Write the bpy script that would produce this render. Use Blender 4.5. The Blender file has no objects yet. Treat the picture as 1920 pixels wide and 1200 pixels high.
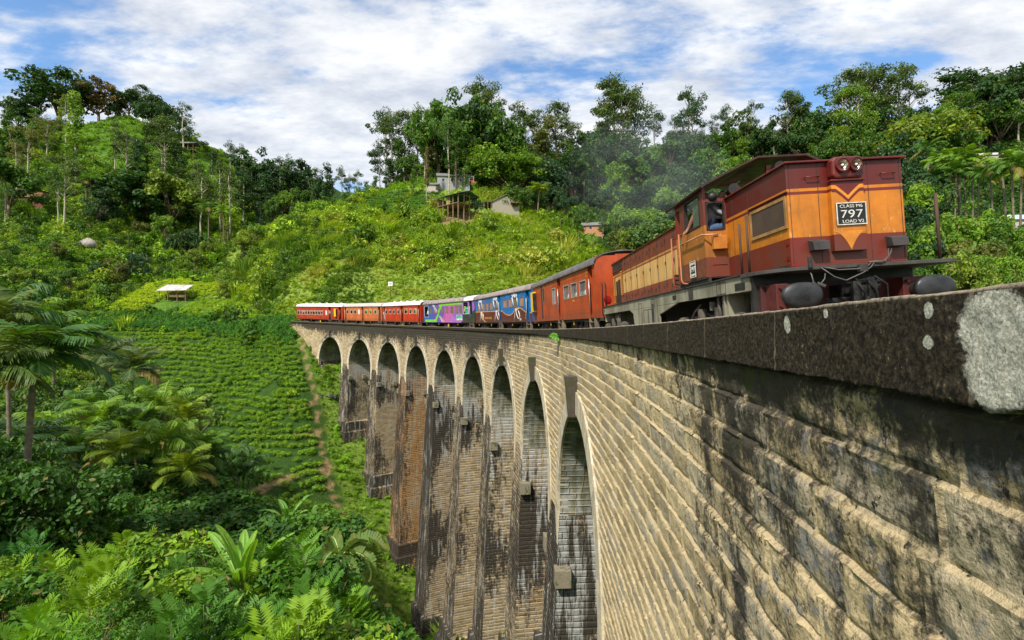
import bpy, math, random
import numpy as np
from mathutils import Vector, Matrix
rnd = random.Random(7)
R_ = math.radians
S = bpy.context.scene
COL = S.collection

# ---------------------------------------------------------------- camera, sky, sun, exposure
PIT = 0.01239
FPX = 970.0
cd = bpy.data.cameras.new('camera'); cam = bpy.data.objects.new('camera', cd); COL.objects.link(cam)
cd.sensor_width = 36.0; cd.lens = FPX / 1920 * 36; cd.clip_start = 0.05; cd.clip_end = 12000
cam.location = (0, 0, 0); cam.rotation_euler = (math.pi / 2 + PIT, 0, 0)
S.camera = cam
SUN_EL, SUN_AZ = 48.0, 211.0      # azimuth clockwise from +Y
w = bpy.data.worlds.new("World"); S.world = w; w.use_nodes = True
def sky():
    nt = w.node_tree; N = nt.nodes; L = nt.links; N.clear()
    out = N.new('ShaderNodeOutputWorld'); bg = N.new('ShaderNodeBackground'); bg.inputs['Strength'].default_value = 0.15
    st = N.new('ShaderNodeTexSky'); st.sky_type = 'NISHITA'; st.sun_disc = False
    st.sun_elevation = R_(SUN_EL); st.sun_rotation = R_(SUN_AZ); st.air_density = 1.0; st.dust_density = 0.6; st.ozone_density = 2.0
    tc = N.new('ShaderNodeTexCoord'); sep = N.new('ShaderNodeSeparateXYZ'); L.new(tc.outputs['Generated'], sep.inputs[0])
    def m(op, a, b=None, c=None):
        n = N.new('ShaderNodeMath'); n.operation = op
        for i, v in enumerate((a, b, c)):
            if v is None: continue
            if isinstance(v, (int, float)): n.inputs[i].default_value = v
            else: L.new(v, n.inputs[i])
        return n.outputs[0]
    z = m('MAXIMUM', sep.outputs[2], 0.02); zz = m('ADD', z, 0.16)
    px = m('DIVIDE', sep.outputs[0], zz); py = m('DIVIDE', sep.outputs[1], zz)
    cx = N.new('ShaderNodeCombineXYZ'); L.new(px, cx.inputs[0]); L.new(py, cx.inputs[1])
    def noise(scale, det, rough, off, stretch=(1, 1, 1), rot=0.0, dist=0.0):
        mp = N.new('ShaderNodeMapping'); mp.inputs['Location'].default_value = off; mp.inputs['Scale'].default_value = stretch
        mp.inputs['Rotation'].default_value = (0, 0, rot)
        L.new(cx.outputs[0], mp.inputs[0]); n = N.new('ShaderNodeTexNoise'); L.new(mp.outputs[0], n.inputs[0])
        n.inputs['Scale'].default_value = scale; n.inputs['Detail'].default_value = det; n.inputs['Roughness'].default_value = rough
        n.inputs['Distortion'].default_value = dist
        return n.outputs[0]
    big = noise(0.75, 5, 0.55, (3.1, 1.7, 0), (1, 1.0, 1), 0.5, 0.3)
    fine = noise(2.6, 9, 0.62, (1.0, 5.2, 0), (1.0, 1.7, 1), 0.5, 0.15)
    wisp = noise(7.5, 6, 0.6, (7.0, 2.2, 0), (0.8, 1.8, 1), 0.45)
    d = m('ADD', m('MULTIPLY', big, 0.85), m('ADD', m('MULTIPLY', fine, 0.72), m('MULTIPLY', wisp, 0.20)))
    mr = N.new('ShaderNodeMapRange'); mr.interpolation_type = 'SMOOTHSTEP'
    mr.inputs[1].default_value = 0.70; mr.inputs[2].default_value = 0.90; mr.inputs[3].default_value = 0.0; mr.inputs[4].default_value = 0.96
    L.new(d, mr.inputs[0])
    shade = noise(3.2, 9, 0.66, (9.0, 4.0, 0), (1, 1.6, 1), 0.5)
    cr = N.new('ShaderNodeValToRGB'); cr.color_ramp.elements[0].position = 0.34; cr.color_ramp.elements[1].position = 0.66
    cr.color_ramp.elements[0].color = (2.75, 3.0, 3.5, 1); cr.color_ramp.elements[1].color = (4.95, 5.0, 5.0, 1)
    L.new(shade, cr.inputs[0])
    mix = N.new('ShaderNodeMix'); mix.data_type = 'RGBA'
    L.new(mr.outputs[0], mix.inputs[0]); hs = N.new('ShaderNodeHueSaturation'); hs.inputs['Saturation'].default_value = 1.15; hs.inputs['Value'].default_value = 1.0; L.new(st.outputs[0], hs.inputs['Color']); L.new(hs.outputs[0], mix.inputs[6]); L.new(cr.outputs[0], mix.inputs[7])
    L.new(mix.outputs[2], bg.inputs[0]); L.new(bg.outputs[0], out.inputs[0])
sky()
sl = bpy.data.lights.new('sun', 'SUN'); sl.energy = 3.9; sl.angle = R_(3.0); sl.color = (1.0, 0.95, 0.86)
so = bpy.data.objects.new('sun', sl); COL.objects.link(so)
_a, _e = R_(SUN_AZ), R_(SUN_EL)
SUNV = Vector((math.sin(_a) * math.cos(_e), math.cos(_a) * math.cos(_e), math.sin(_e)))
so.rotation_euler = SUNV.to_track_quat('Z', 'Y').to_euler(); so.location = (0, 0, 60)
S.view_settings.view_transform = 'Standard'; S.view_settings.look = 'None'; S.view_settings.gamma = 1.0
S.view_settings.exposure = 0.58
try:
    S.cycles.max_bounces = 6; S.cycles.diffuse_bounces = 3; S.cycles.glossy_bounces = 2; S.cycles.transmission_bounces = 4
    S.cycles.transparent_max_bounces = 8; S.cycles.use_denoising = True; S.cycles.volume_bounces = 2
    S.cycles.caustics_reflective = False; S.cycles.caustics_refractive = False
except Exception: pass

# ---------------------------------------------------------------- geometry of the place
RB, DX, PSI, S9 = 101.68351, 1.05726, 0.1267, 14.81537
HL = 0.29
WID = 6.9
def ztop(s): return 0.11628 - 0.01502 * s + 0.00021 * s * s
def face(s, off=0.0):
    s = np.asarray(s, float)
    t = (math.sin(PSI), math.cos(PSI)); n = (math.cos(PSI), -math.sin(PSI))
    r = RB + off; cx, cy = (DX - RB) * n[0], (DX - RB) * n[1]; th = s / RB
    return cx + r * (n[0] * np.cos(th) + t[0] * np.sin(th)), cy + r * (n[1] * np.cos(th) + t[1] * np.sin(th))
def ray(u, v):
    c, s = math.cos(PIT), math.sin(PIT); a = (u - 960) / FPX; b = -(v - 600) / FPX
    return np.array([a, c - b * s, s + b * c])
def at(u, v, Y):
    d = ray(u, v); return d * (Y / d[1])
def project(X, Y, Z):
    c, s = math.cos(PIT), math.sin(PIT)
    y = Y * c + Z * s; z = -Y * s + Z * c
    y = np.where(np.abs(y) < 1e-6, 1e-6, y)
    return 960 + FPX * X / y, 600 - FPX * z / y

# ---------------------------------------------------------------- mesh helpers
class MB:
    def __init__(s): s.v = []; s.f = []; s.m = []; s.sm = []
    def add(s, vs, fs, mi=0, sm=False):
        o = len(s.v); s.v += [tuple(map(float, p)) for p in vs]; s.f += [tuple(i + o for i in f) for f in fs]
        s.m += [mi] * len(fs); s.sm += [sm] * len(fs)
    def box(s, x0, x1, y0, y1, z0, z1, mi=0):
        if x0 > x1: x0, x1 = x1, x0
        if y0 > y1: y0, y1 = y1, y0
        if z0 > z1: z0, z1 = z1, z0
        s.add([(x0, y0, z0), (x1, y0, z0), (x1, y1, z0), (x0, y1, z0), (x0, y0, z1), (x1, y0, z1), (x1, y1, z1), (x0, y1, z1)],
              [(0, 3, 2, 1), (4, 5, 6, 7), (0, 1, 5, 4), (1, 2, 6, 5), (2, 3, 7, 6), (3, 0, 4, 7)], mi)
        return s
    def cyl(s, a, b, r0, r1=None, n=12, mi=0, caps=True, sm=True):
        r1 = r0 if r1 is None else r1
        a, b = Vector(a), Vector(b); d = (b - a).normalized()
        u = d.orthogonal().normalized(); w_ = d.cross(u)
        vs = []
        for c, r in ((a, r0), (b, r1)):
            for i in range(n):
                t = 2 * math.pi * i / n; vs.append(c + u * (math.cos(t) * r) + w_ * (math.sin(t) * r))
        fs = [(i, (i + 1) % n, n + (i + 1) % n, n + i) for i in range(n)]
        s.add(vs, fs, mi, sm)
        if caps: s.add(vs, [tuple(range(n))[::-1], tuple(range(n, 2 * n))], mi, False)
        return s
    def tube(s, pts, r, n=6, mi=0):
        if not isinstance(r, (list, tuple)): r = [r] * len(pts)
        pts = [Vector(p) for p in pts]; vs = []; fs = []; u = None
        for i, p in enumerate(pts):
            d = (pts[min(i + 1, len(pts) - 1)] - pts[max(i - 1, 0)]).normalized()
            if u is None: u = d.orthogonal().normalized()
            u = (u - d * u.dot(d)); u = u.normalized() if u.length > 1e-5 else d.orthogonal().normalized()
            w_ = d.cross(u)
            for k in range(n):
                t = 2 * math.pi * k / n; vs.append(p + (u * math.cos(t) + w_ * math.sin(t)) * r[i])
        for i in range(len(pts) - 1):
            for k in range(n): fs.append((i * n + k, i * n + (k + 1) % n, (i + 1) * n + (k + 1) % n, (i + 1) * n + k))
        fs.append(tuple(range(n))[::-1]); fs.append(tuple(range((len(pts) - 1) * n, len(pts) * n)))
        s.add(vs, fs, mi, True); return s
    def prism(s, poly, axis, a, b, mi=0):
        # poly: list of 2D, axis: 'x','y','z' extrude axis from a to b
        n = len(poly)
        def P(p, t):
            return {'x': (t, p[0], p[1]), 'y': (p[0], t, p[1]), 'z': (p[0], p[1], t)}[axis]
        vs = [P(p, a) for p in poly] + [P(p, b) for p in poly]
        fs = [tuple(range(n))[::-1], tuple(range(n, 2 * n))] + [(i, (i + 1) % n, n + (i + 1) % n, n + i) for i in range(n)]
        s.add(vs, fs, mi); return s
    def ell(s, c, r, n=10, m=7, mi=0):
        vs = [(c[0], c[1], c[2] - r[2])]; fs = []
        for j in range(1, m):
            ph = -math.pi / 2 + math.pi * j / m
            for i in range(n):
                t = 2 * math.pi * i / n; vs.append((c[0] + r[0] * math.cos(ph) * math.cos(t), c[1] + r[1] * math.cos(ph) * math.sin(t), c[2] + r[2] * math.sin(ph)))
        vs.append((c[0], c[1], c[2] + r[2])); e = len(vs) - 1
        for i in range(n): fs.append((0, 1 + (i + 1) % n, 1 + i)); fs.append((e, e - n + i, e - n + (i + 1) % n))
        for j in range(m - 2):
            for i in range(n): fs.append((1 + j * n + i, 1 + j * n + (i + 1) % n, 1 + (j + 1) * n + (i + 1) % n, 1 + (j + 1) * n + i))
        s.add(vs, fs, mi, True); return s
    def build(s, name, mats, parent=None, bevel=0.0, fix=True):
        me = bpy.data.meshes.new(name); me.from_pydata(s.v, [], s.f); me.update()
        me.polygons.foreach_set('material_index', s.m); me.polygons.foreach_set('use_smooth', s.sm)
        if fix and len(s.f) < 60000:
            import bmesh
            bm = bmesh.new(); bm.from_mesh(me); bmesh.ops.recalc_face_normals(bm, faces=bm.faces); bm.to_mesh(me); bm.free()
        for m_ in (mats if isinstance(mats, (list, tuple)) else [mats]): me.materials.append(m_)
        o = bpy.data.objects.new(name, me); COL.objects.link(o); o.parent = parent
        if bevel:
            b = o.modifiers.new('b', 'BEVEL'); b.width = bevel; b.segments = 2; b.limit_method = 'ANGLE'; b.angle_limit = R_(40)
        return o

def npmesh(name, V, F, mats, parent=None, smooth=False, attrs=None, uv=None, link=True, mi=None):
    """V (n,3), F (m,4) or (m,3) numpy"""
    me = bpy.data.meshes.new(name); V = np.ascontiguousarray(V, np.float32); F = np.ascontiguousarray(F, np.int32)
    k = F.shape[1]; me.vertices.add(len(V)); me.vertices.foreach_set('co', V.ravel())
    me.loops.add(F.size); me.loops.foreach_set('vertex_index', F.ravel())
    me.polygons.add(len(F)); me.polygons.foreach_set('loop_start', np.arange(0, F.size, k, dtype=np.int32))
    me.polygons.foreach_set('loop_total', np.full(len(F), k, np.int32))
    me.polygons.foreach_set('use_smooth', np.full(len(F), smooth, bool))
    if mi is not None: me.polygons.foreach_set('material_index', np.asarray(mi, np.int32))
    me.update(calc_edges=True)
    if uv is not None:
        ul = me.uv_layers.new(name='UVMap'); ul.data.foreach_set('uv', np.ascontiguousarray(uv[F.ravel()], np.float32).ravel())
    for an, (dom, typ, data) in (attrs or {}).items():
        a = me.attributes.new(an, typ, dom)
        a.data.foreach_set('color' if 'COLOR' in typ else ('vector' if typ == 'FLOAT_VECTOR' else 'value'), np.ascontiguousarray(data, np.float32).ravel())
    for m_ in (mats if isinstance(mats, (list, tuple)) else [mats]): me.materials.append(m_)
    o = bpy.data.objects.new(name, me); o.parent = parent
    if link: COL.objects.link(o)
    return o

def tag(o, label=None, cat=None, group=None, kind=None):
    if label: o['label'] = label
    if cat: o['category'] = cat
    if group: o['group'] = group
    if kind: o['kind'] = kind
    return o
def empty(name, label=None, cat=None, loc=(0, 0, 0), rot=(0, 0, 0), group=None, kind=None):
    o = bpy.data.objects.new(name, None); COL.objects.link(o); o.location = loc; o.rotation_euler = rot
    o.empty_display_size = 0.2
    return tag(o, label, cat, group, kind)
def kids(o): return [c for c in list(bpy.data.objects) if c.parent == o]

# ---------------------------------------------------------------- materials
class NT:
    def __init__(s, name):
        s.mat = bpy.data.materials.new(name); s.mat.use_nodes = True; s.t = s.mat.node_tree; s.N = s.t.nodes; s.L = s.t.links; s.N.clear()
        s.out = s.N.new('ShaderNodeOutputMaterial')
    def n(s, typ, **k):
        x = s.N.new(typ)
        for a, b in k.items(): setattr(x, a, b)
        return x
    def link(s, a, b): s.L.new(a, b)
    def m(s, op, a, b=None, c=None, clamp=False):
        n = s.N.new('ShaderNodeMath'); n.operation = op; n.use_clamp = clamp
        for i, v in enumerate((a, b, c)):
            if v is None: continue
            if isinstance(v, (int, float)): n.inputs[i].default_value = v
            else: s.L.new(v, n.inputs[i])
        return n.outputs[0]
    def noise(s, vec, scale, det=4, rough=0.55, sc=None, dist=0.0, loc=None):
        if sc is not None or loc is not None:
            mp = s.N.new('ShaderNodeMapping'); s.L.new(vec, mp.inputs[0])
            if sc is not None: mp.inputs['Scale'].default_value = sc
            if loc is not None: mp.inputs['Location'].default_value = loc
            vec = mp.outputs[0]
        n = s.N.new('ShaderNodeTexNoise'); s.L.new(vec, n.inputs['Vector']); n.inputs['Scale'].default_value = scale
        n.inputs['Detail'].default_value = det; n.inputs['Roughness'].default_value = rough; n.inputs['Distortion'].default_value = dist
        return n.outputs[0]
    def rng(s, v, a, b, c=0.0, d=1.0, smooth=True):
        n = s.N.new('ShaderNodeMapRange'); n.interpolation_type = 'SMOOTHSTEP' if smooth else 'LINEAR'
        for i, x in enumerate((v, a, b, c, d)):
            if isinstance(x, (int, float)): n.inputs[i].default_value = x
            else: s.L.new(x, n.inputs[i])
        return n.outputs[0]
    def mix(s, f, a, b, mode='MIX'):
        n = s.N.new('ShaderNodeMix'); n.data_type = 'RGBA'; n.blend_type = mode; n.clamp_factor = True
        for i, x in ((0, f), (6, a), (7, b)):
            if isinstance(x, (int, float)): n.inputs[i].default_value = x
            elif isinstance(x, tuple): n.inputs[i].default_value = (*x[:3], 1)
            else: s.L.new(x, n.inputs[i])
        return n.outputs[2]
    def ramp(s, v, stops, const=False):
        n = s.N.new('ShaderNodeValToRGB'); cr = n.color_ramp
        if const: cr.interpolation = 'CONSTANT'
        while len(cr.elements) < len(stops): cr.elements.new(0.5)
        for e, (p, c) in zip(cr.elements, stops): e.position = p; e.color = (*c[:3], 1)
        s.L.new(v, n.inputs[0]); return n.outputs[0]
    def principled(s, col, rough=0.6, metal=0.0, bump=None, bstr=0.3, bdist=0.02, spec=None, extra=None):
        p = s.N.new('ShaderNodeBsdfPrincipled')
        for key, x in (('Base Color', col), ('Roughness', rough), ('Metallic', metal)):
            if isinstance(x, tuple): p.inputs[key].default_value = (*x[:3], 1)
            elif isinstance(x, (int, float)): p.inputs[key].default_value = x
            else: s.L.new(x, p.inputs[key])
        if spec is not None: p.inputs['Specular IOR Level'].default_value = spec
        if bump is not None:
            b = s.N.new('ShaderNodeBump'); b.inputs['Strength'].default_value = bstr; b.inputs['Distance'].default_value = bdist
            s.L.new(bump, b.inputs['Height']); s.L.new(b.outputs[0], p.inputs['Normal'])
        for k, v in (extra or {}).items(): p.inputs[k].default_value = v
        s.p = p
        return p.outputs[0]
    def done(s, sh): s.L.new(sh, s.out.inputs[0]); return s.mat

def coord(t, which='Object'):
    return t.n('ShaderNodeTexCoord').outputs[which]
def simple(name, col, rough=0.6, metal=0.0, var=0.25, scale=3.0, bump=0.0, streak=0.0, dirt=(0.05, 0.04, 0.03), spec=None, grit=0.0):
    """paint / metal / wood with mottling, runs and a little relief"""
    t = NT(name); c = coord(t); n1 = t.noise(c, scale, 6, 0.6)
    dark = tuple(x * (1 - var) for x in col); lite = tuple(min(1, x * (1 + var)) for x in col)
    k = t.mix(t.rng(n1, 0.3, 0.7), dark, lite)
    if streak:
        n2 = t.noise(c, 1.0, 5, 0.65, sc=(7, 7, 0.9)); k = t.mix(t.m('MULTIPLY', t.rng(n2, 0.5, 0.72), streak), k, dirt)
    if grit:
        n3 = t.noise(c, 40, 3, 0.6); k = t.mix(t.m('MULTIPLY', t.rng(n3, 0.55, 0.7), grit), k, dirt)
    r = t.rng(n1, 0.3, 0.7, max(0.02, rough - 0.12), min(1, rough + 0.12))
    return t.done(t.principled(k, r, metal, bump=t.noise(c, scale * 6, 4) if bump else None, bstr=bump, bdist=0.01, spec=spec))
MC = {}
def M(key, *a, **k):
    if key not in MC: MC[key] = simple(key, *a, **k)
    return MC[key]
# ---------------------------------------------------------------- terrain
def control():
    P = []
    def a(u, v, Y): P.append(tuple(at(u, v, Y)))
    # along the bridge foot
    for off in (-3.0, 3.5, 10.0):
        for s, z in ((0, -3.0), (6, -6.6), (12, -10.3), (20, -15.2), (30, -21.0), (40, -26.3), (50.5, -30.6), (60.7, -33.8), (70.9, -28.6), (81, -22.6), (91.3, -16.9), (97, -10.3), (101.5, -6.6), (105.5, -2.4)):
            x, y = face(s, off); P.append((float(x), float(y), z + (off > 0) * (-0.8 if s < 85 else 1.0)))
    for s in (110, 120, 135, 150, 170):
        for off in (0, 6): x, y = face(s, off); P.append((float(x), float(y), 0.1 + 0.004 * (s - 108)))
    for q in [(0, -6, -1.2), (-8, -6, -0.6), (-25, -8, 1), (8, -10, -0.5), (25, -10, 0), (40, 10, -4), (25, 25, -12), (50, 40, -4), (30, 50, -18), (55, 70, 1), (20, 80, -12), (12, 95, -1),
              (-6, 8, -7.8), (-12, 8, -7.4), (-22, 10, -7.2), (-35, 14, -6), (-60, 20, -2), (-21, 22, -10.2), (-10, 19, -12.4), (-5, 14, -10.6), (-40, 28, -10), (-30, 35, -14),
              (-16, 32, -18.8), (-27, 48, -19.6), (-18, 42, -23.5), (-45, 45, -14), (-60, 55, -11), (-75, 45, -6), (-40, 62, -17), (-55, 72, -12.5), (-70, 70, -9), (-22, 56, -25.5),
              (-100, 60, 2), (-85, 85, 0)]: P.append(q)
    for q in [(420, 650, 101), (420, 750, 88), (480, 850, 76), (560, 950, 66), (300, 660, 101), (300, 720, 92), (200, 650, 106), (560, 760, 82), (640, 960, 64), (700, 1080, 60), (735, 1160, 57),
              (570, 860, 73), (520, 700, 91), (180, 613, 118), (300, 611, 114), (420, 610, 109), (535, 608, 101), (60, 640, 112),
              (200, 583, 121), (240, 560, 126), (290, 532, 133), (345, 523, 137), (385, 530, 136), (330, 575, 122), (330, 590, 119), (440, 558, 128), (490, 592, 118), (400, 596, 119), (480, 601, 113), (240, 600, 118),
              (330, 535, 152), (420, 540, 148), (240, 545, 150), (300, 505, 168),
              (0, 450, 150), (100, 470, 142), (200, 455, 165), (300, 440, 185), (400, 480, 178), (450, 500, 165), (0, 520, 130), (120, 530, 132), (0, 330, 205), (100, 330, 215), (200, 330, 228), (300, 330, 235),
              (400, 400, 222), (150, 243, 278), (230, 215, 288), (330, 262, 272), (0, 262, 258), (60, 235, 270), (400, 318, 268), (450, 348, 262), (520, 385, 250), (590, 402, 250), (680, 408, 262), (740, 400, 270),
              (560, 594, 112), (700, 596, 110), (900, 596, 107), (1060, 590, 104), (1150, 585, 110), (560, 520, 124), (560, 440, 150), (640, 500, 133), (640, 420, 162), (740, 520, 130), (740, 440, 158), (740, 385, 184),
              (850, 520, 128), (850, 430, 158), (835, 400, 170), (870, 372, 184), (850, 340, 197), (800, 345, 196), (940, 520, 128), (940, 450, 148), (940, 386, 180), (900, 360, 190), (1000, 470, 148), (1000, 405, 176), (1060, 445, 160),
              (1110, 480, 146), (1110, 545, 124), (1170, 530, 138), (430, 520, 140), (395, 540, 140), (450, 446, 166), (500, 426, 168), (420, 570, 130), (560, 408, 172), (640, 394, 178), (690, 372, 186), (740, 352, 194), (480, 480, 150),
              (560, 425, 210), (480, 440, 205), (640, 400, 216), (720, 368, 232), (850, 340, 232), (930, 350, 225),
              (1000, 400, 216), (1000, 330, 250), (1000, 285, 290), (1150, 390, 216), (1150, 310, 270), (1300, 310, 262), (1300, 262, 300), (750, 330, 262), (850, 300, 285), (1450, 285, 275), (1450, 400, 190), (1600, 262, 285), (1600, 340, 215),
              (1750, 310, 225), (1750, 240, 280), (1900, 245, 232), (1900, 192, 275), (1900, 330, 170), (1900, 440, 112), (1800, 480, 92), (1760, 545, 78), (1910, 530, 72), (1700, 420, 135), (1300, 450, 152), (1300, 530, 120), (1500, 510, 112),
              (2200, 250, 220), (2200, 420, 110), (2200, 540, 60), (-250, 300, 230), (-250, 430, 150), (-250, 590, 100), (-250, 700, 60)]: a(*q)
    for q in [(-330, 460, 70), (0, 460, 75), (330, 460, 85), (-330, 200, 60), (330, 200, 70), (-330, 0, 20), (330, 0, 25), (-60, 340, 60), (-130, 350, 100), (80, 360, 95), (180, 380, 110), (0, -60, 2), (-150, -60, 5), (150, -60, 5)]: P.append(q)
    return np.array(P)
CP = control()
def rbf_fit(P, lam=0.6):
    X = P[:, :2] / 100; n = len(X); D = np.sqrt(((X[:, None] - X[None]) ** 2).sum(-1) + 1e-4)
    A = np.zeros((n + 3, n + 3)); A[:n, :n] = D - np.eye(n) * lam * 0.02
    Q = np.c_[np.ones(n), X]; A[:n, n:] = Q; A[n:, :n] = Q.T
    return X, np.linalg.solve(A, np.r_[P[:, 2], 0, 0, 0])
_CX, _CW = rbf_fit(CP)
def vnoise(x, y, seed=0):
    """smooth value noise, vectorised"""
    xi = np.floor(x).astype(int); yi = np.floor(y).astype(int); fx = x - xi; fy = y - yi
    fx = fx * fx * (3 - 2 * fx); fy = fy * fy * (3 - 2 * fy)
    def h(a, b):
        v = np.sin(a * 127.1 + b * 311.7 + seed * 74.7) * 43758.5453; return v - np.floor(v)
    return (h(xi, yi) * (1 - fx) + h(xi + 1, yi) * fx) * (1 - fy) + (h(xi, yi + 1) * (1 - fx) + h(xi + 1, yi + 1) * fx) * fy
def fbm(x, y, sc, oct=4, seed=0):
    t = 0; a = 1; n = 0
    for k in range(oct):
        t = t + a * vnoise(x / sc * 2 ** k, y / sc * 2 ** k, seed + k); n += a; a *= 0.5
    return t / n
_cxy = (float(face(0, -RB)[0]), float(face(0, -RB)[1]))
_th0 = math.atan2(float(face(0, 0)[1]) - _cxy[1], float(face(0, 0)[0]) - _cxy[0])
def track_sr(x, y):
    dx, dy = x - _cxy[0], y - _cxy[1]; r = np.hypot(dx, dy) - RB; th = np.arctan2(dy, dx) - _th0
    th = np.where(th < -1.2, th + 2 * np.pi, th); return th * RB, r
def height(x, y):
    x = np.asarray(x, float); y = np.asarray(y, float); sh = x.shape; xf, yf = x.ravel(), y.ravel(); z = np.zeros(len(xf))
    for i in range(0, len(xf), 20000):
        X = np.c_[xf[i:i + 20000], yf[i:i + 20000]] / 100
        D = np.sqrt(((X[:, None] - _CX[None]) ** 2).sum(-1) + 1e-4); z[i:i + 20000] = D @ _CW[:-3] + _CW[-3] + X @ _CW[-2:]
    d = np.hypot(xf, yf)
    z += (fbm(xf, yf, 14, 4, 3) - 0.5) * np.clip((d - 20) / 60, 0, 1) * 2.4
    s, r = track_sr(xf, yf)
    ztr = ztop(np.minimum(s, 115)) - 0.95
    for lo, hi in ((107.0, 260.0), (-60.0, -5.0)):
        wS = np.clip((s - lo) / 3, 0, 1) * np.clip((hi - s) / 3, 0, 1)
        wR = 1 - np.clip((np.abs(r - 3.4) - 3.2) / 4.0, 0, 1); ww = wS * wR; ww = ww * ww * (3 - 2 * ww)
        z = z * (1 - ww) + ztr * ww
    # keep the ground below deck under the bridge
    on = (s > -6) & (s < 107.5) & (r > -1.5) & (r < WID + 1.5); z = np.where(on, np.minimum(z, ztop(np.clip(s, -6, 108)) - 1.2), z)
    far = np.clip((np.maximum(np.abs(xf) / 330, np.abs(yf - 200) / 265) - 1) * 3, 0, 1)
    z = z * (1 - far) + 15 * far
    return z.reshape(sh)
def poly_in(u, v, poly):
    u = np.asarray(u); v = np.asarray(v); ins = np.zeros(u.shape, bool); n = len(poly)
    for i in range(n):
        x0, y0 = poly[i]; x1, y1 = poly[(i + 1) % n]
        c = ((y0 > v) != (y1 > v)) & (u < (x1 - x0) * (v - y0) / ((y1 - y0) or 1e-9) + x0); ins ^= c
    return ins
# land-use zones, as areas of the ground seen from the bridge
Z_TEA = [(180, 612), (546, 611), (604, 760), (628, 890), (650, 950), (560, 945), (470, 930), (380, 860), (300, 780), (230, 720), (150, 680), (120, 640)]
Z_KNOLL = [(196, 585), (235, 560), (290, 528), (345, 518), (405, 528), (430, 548), (400, 556), (352, 560), (300, 562), (262, 585)]
Z_KNOLL2 = [(370, 562), (430, 556), (480, 580), (500, 600), (380, 606), (240, 606), (240, 592), (330, 590)]
Z_RIDGE = [(630, 400), (690, 372), (740, 358), (820, 360), (822, 385), (800, 395), (720, 408), (640, 404)]
Z_LTEA = [(-200, 440), (110, 440), (140, 470), (80, 510), (-200, 520)]
Z_RTEA = [(1830, 265), (1930, 250), (1930, 330), (1830, 320)]
PATHS = [[(545, 613, 99.5), (560, 655, 94), (590, 720, 85), (606, 800, 77), (622, 880, 70.5), (648, 945, 65.5), (690, 985, 62)],
         [(690, 985, 62), (655, 1000, 61.5), (632, 1030, 60)], [(668, 1060, 59.5), (672, 1090, 58.8), (700, 1130, 58), (716, 1165, 57.2)],
         [(640, 500, 134), (700, 470, 146), (640, 455, 152), (590, 440, 156)], [(690, 470, 145), (705, 430, 161)]]
def path_dist(x, y):
    d = np.full(x.shape, 1e9)
    for P in PATHS:
        w_ = [at(*p)[:2] for p in P]
        for a, b in zip(w_[:-1], w_[1:]):
            ab = b - a; t = np.clip(((x - a[0]) * ab[0] + (y - a[1]) * ab[1]) / (ab @ ab), 0, 1)
            d = np.minimum(d, np.hypot(x - a[0] - t * ab[0], y - a[1] - t * ab[1]))
    return d
def midhill(x, y, z, u, v):
    return (y > 98) & (y < 201) & poly_in(u, v, [(395, 560), (420, 470), (450, 440), (520, 418), (640, 396), (740, 340), (860, 332), (900, 352), (985, 385), (1060, 430), (1120, 462), (1150, 500), (1160, 600), (400, 600)])
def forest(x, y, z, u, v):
    return ((y > 205) & (u > 700)) | ((u > 1120) & (y > 70)) | ((y > 200) & (u > 480))

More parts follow.
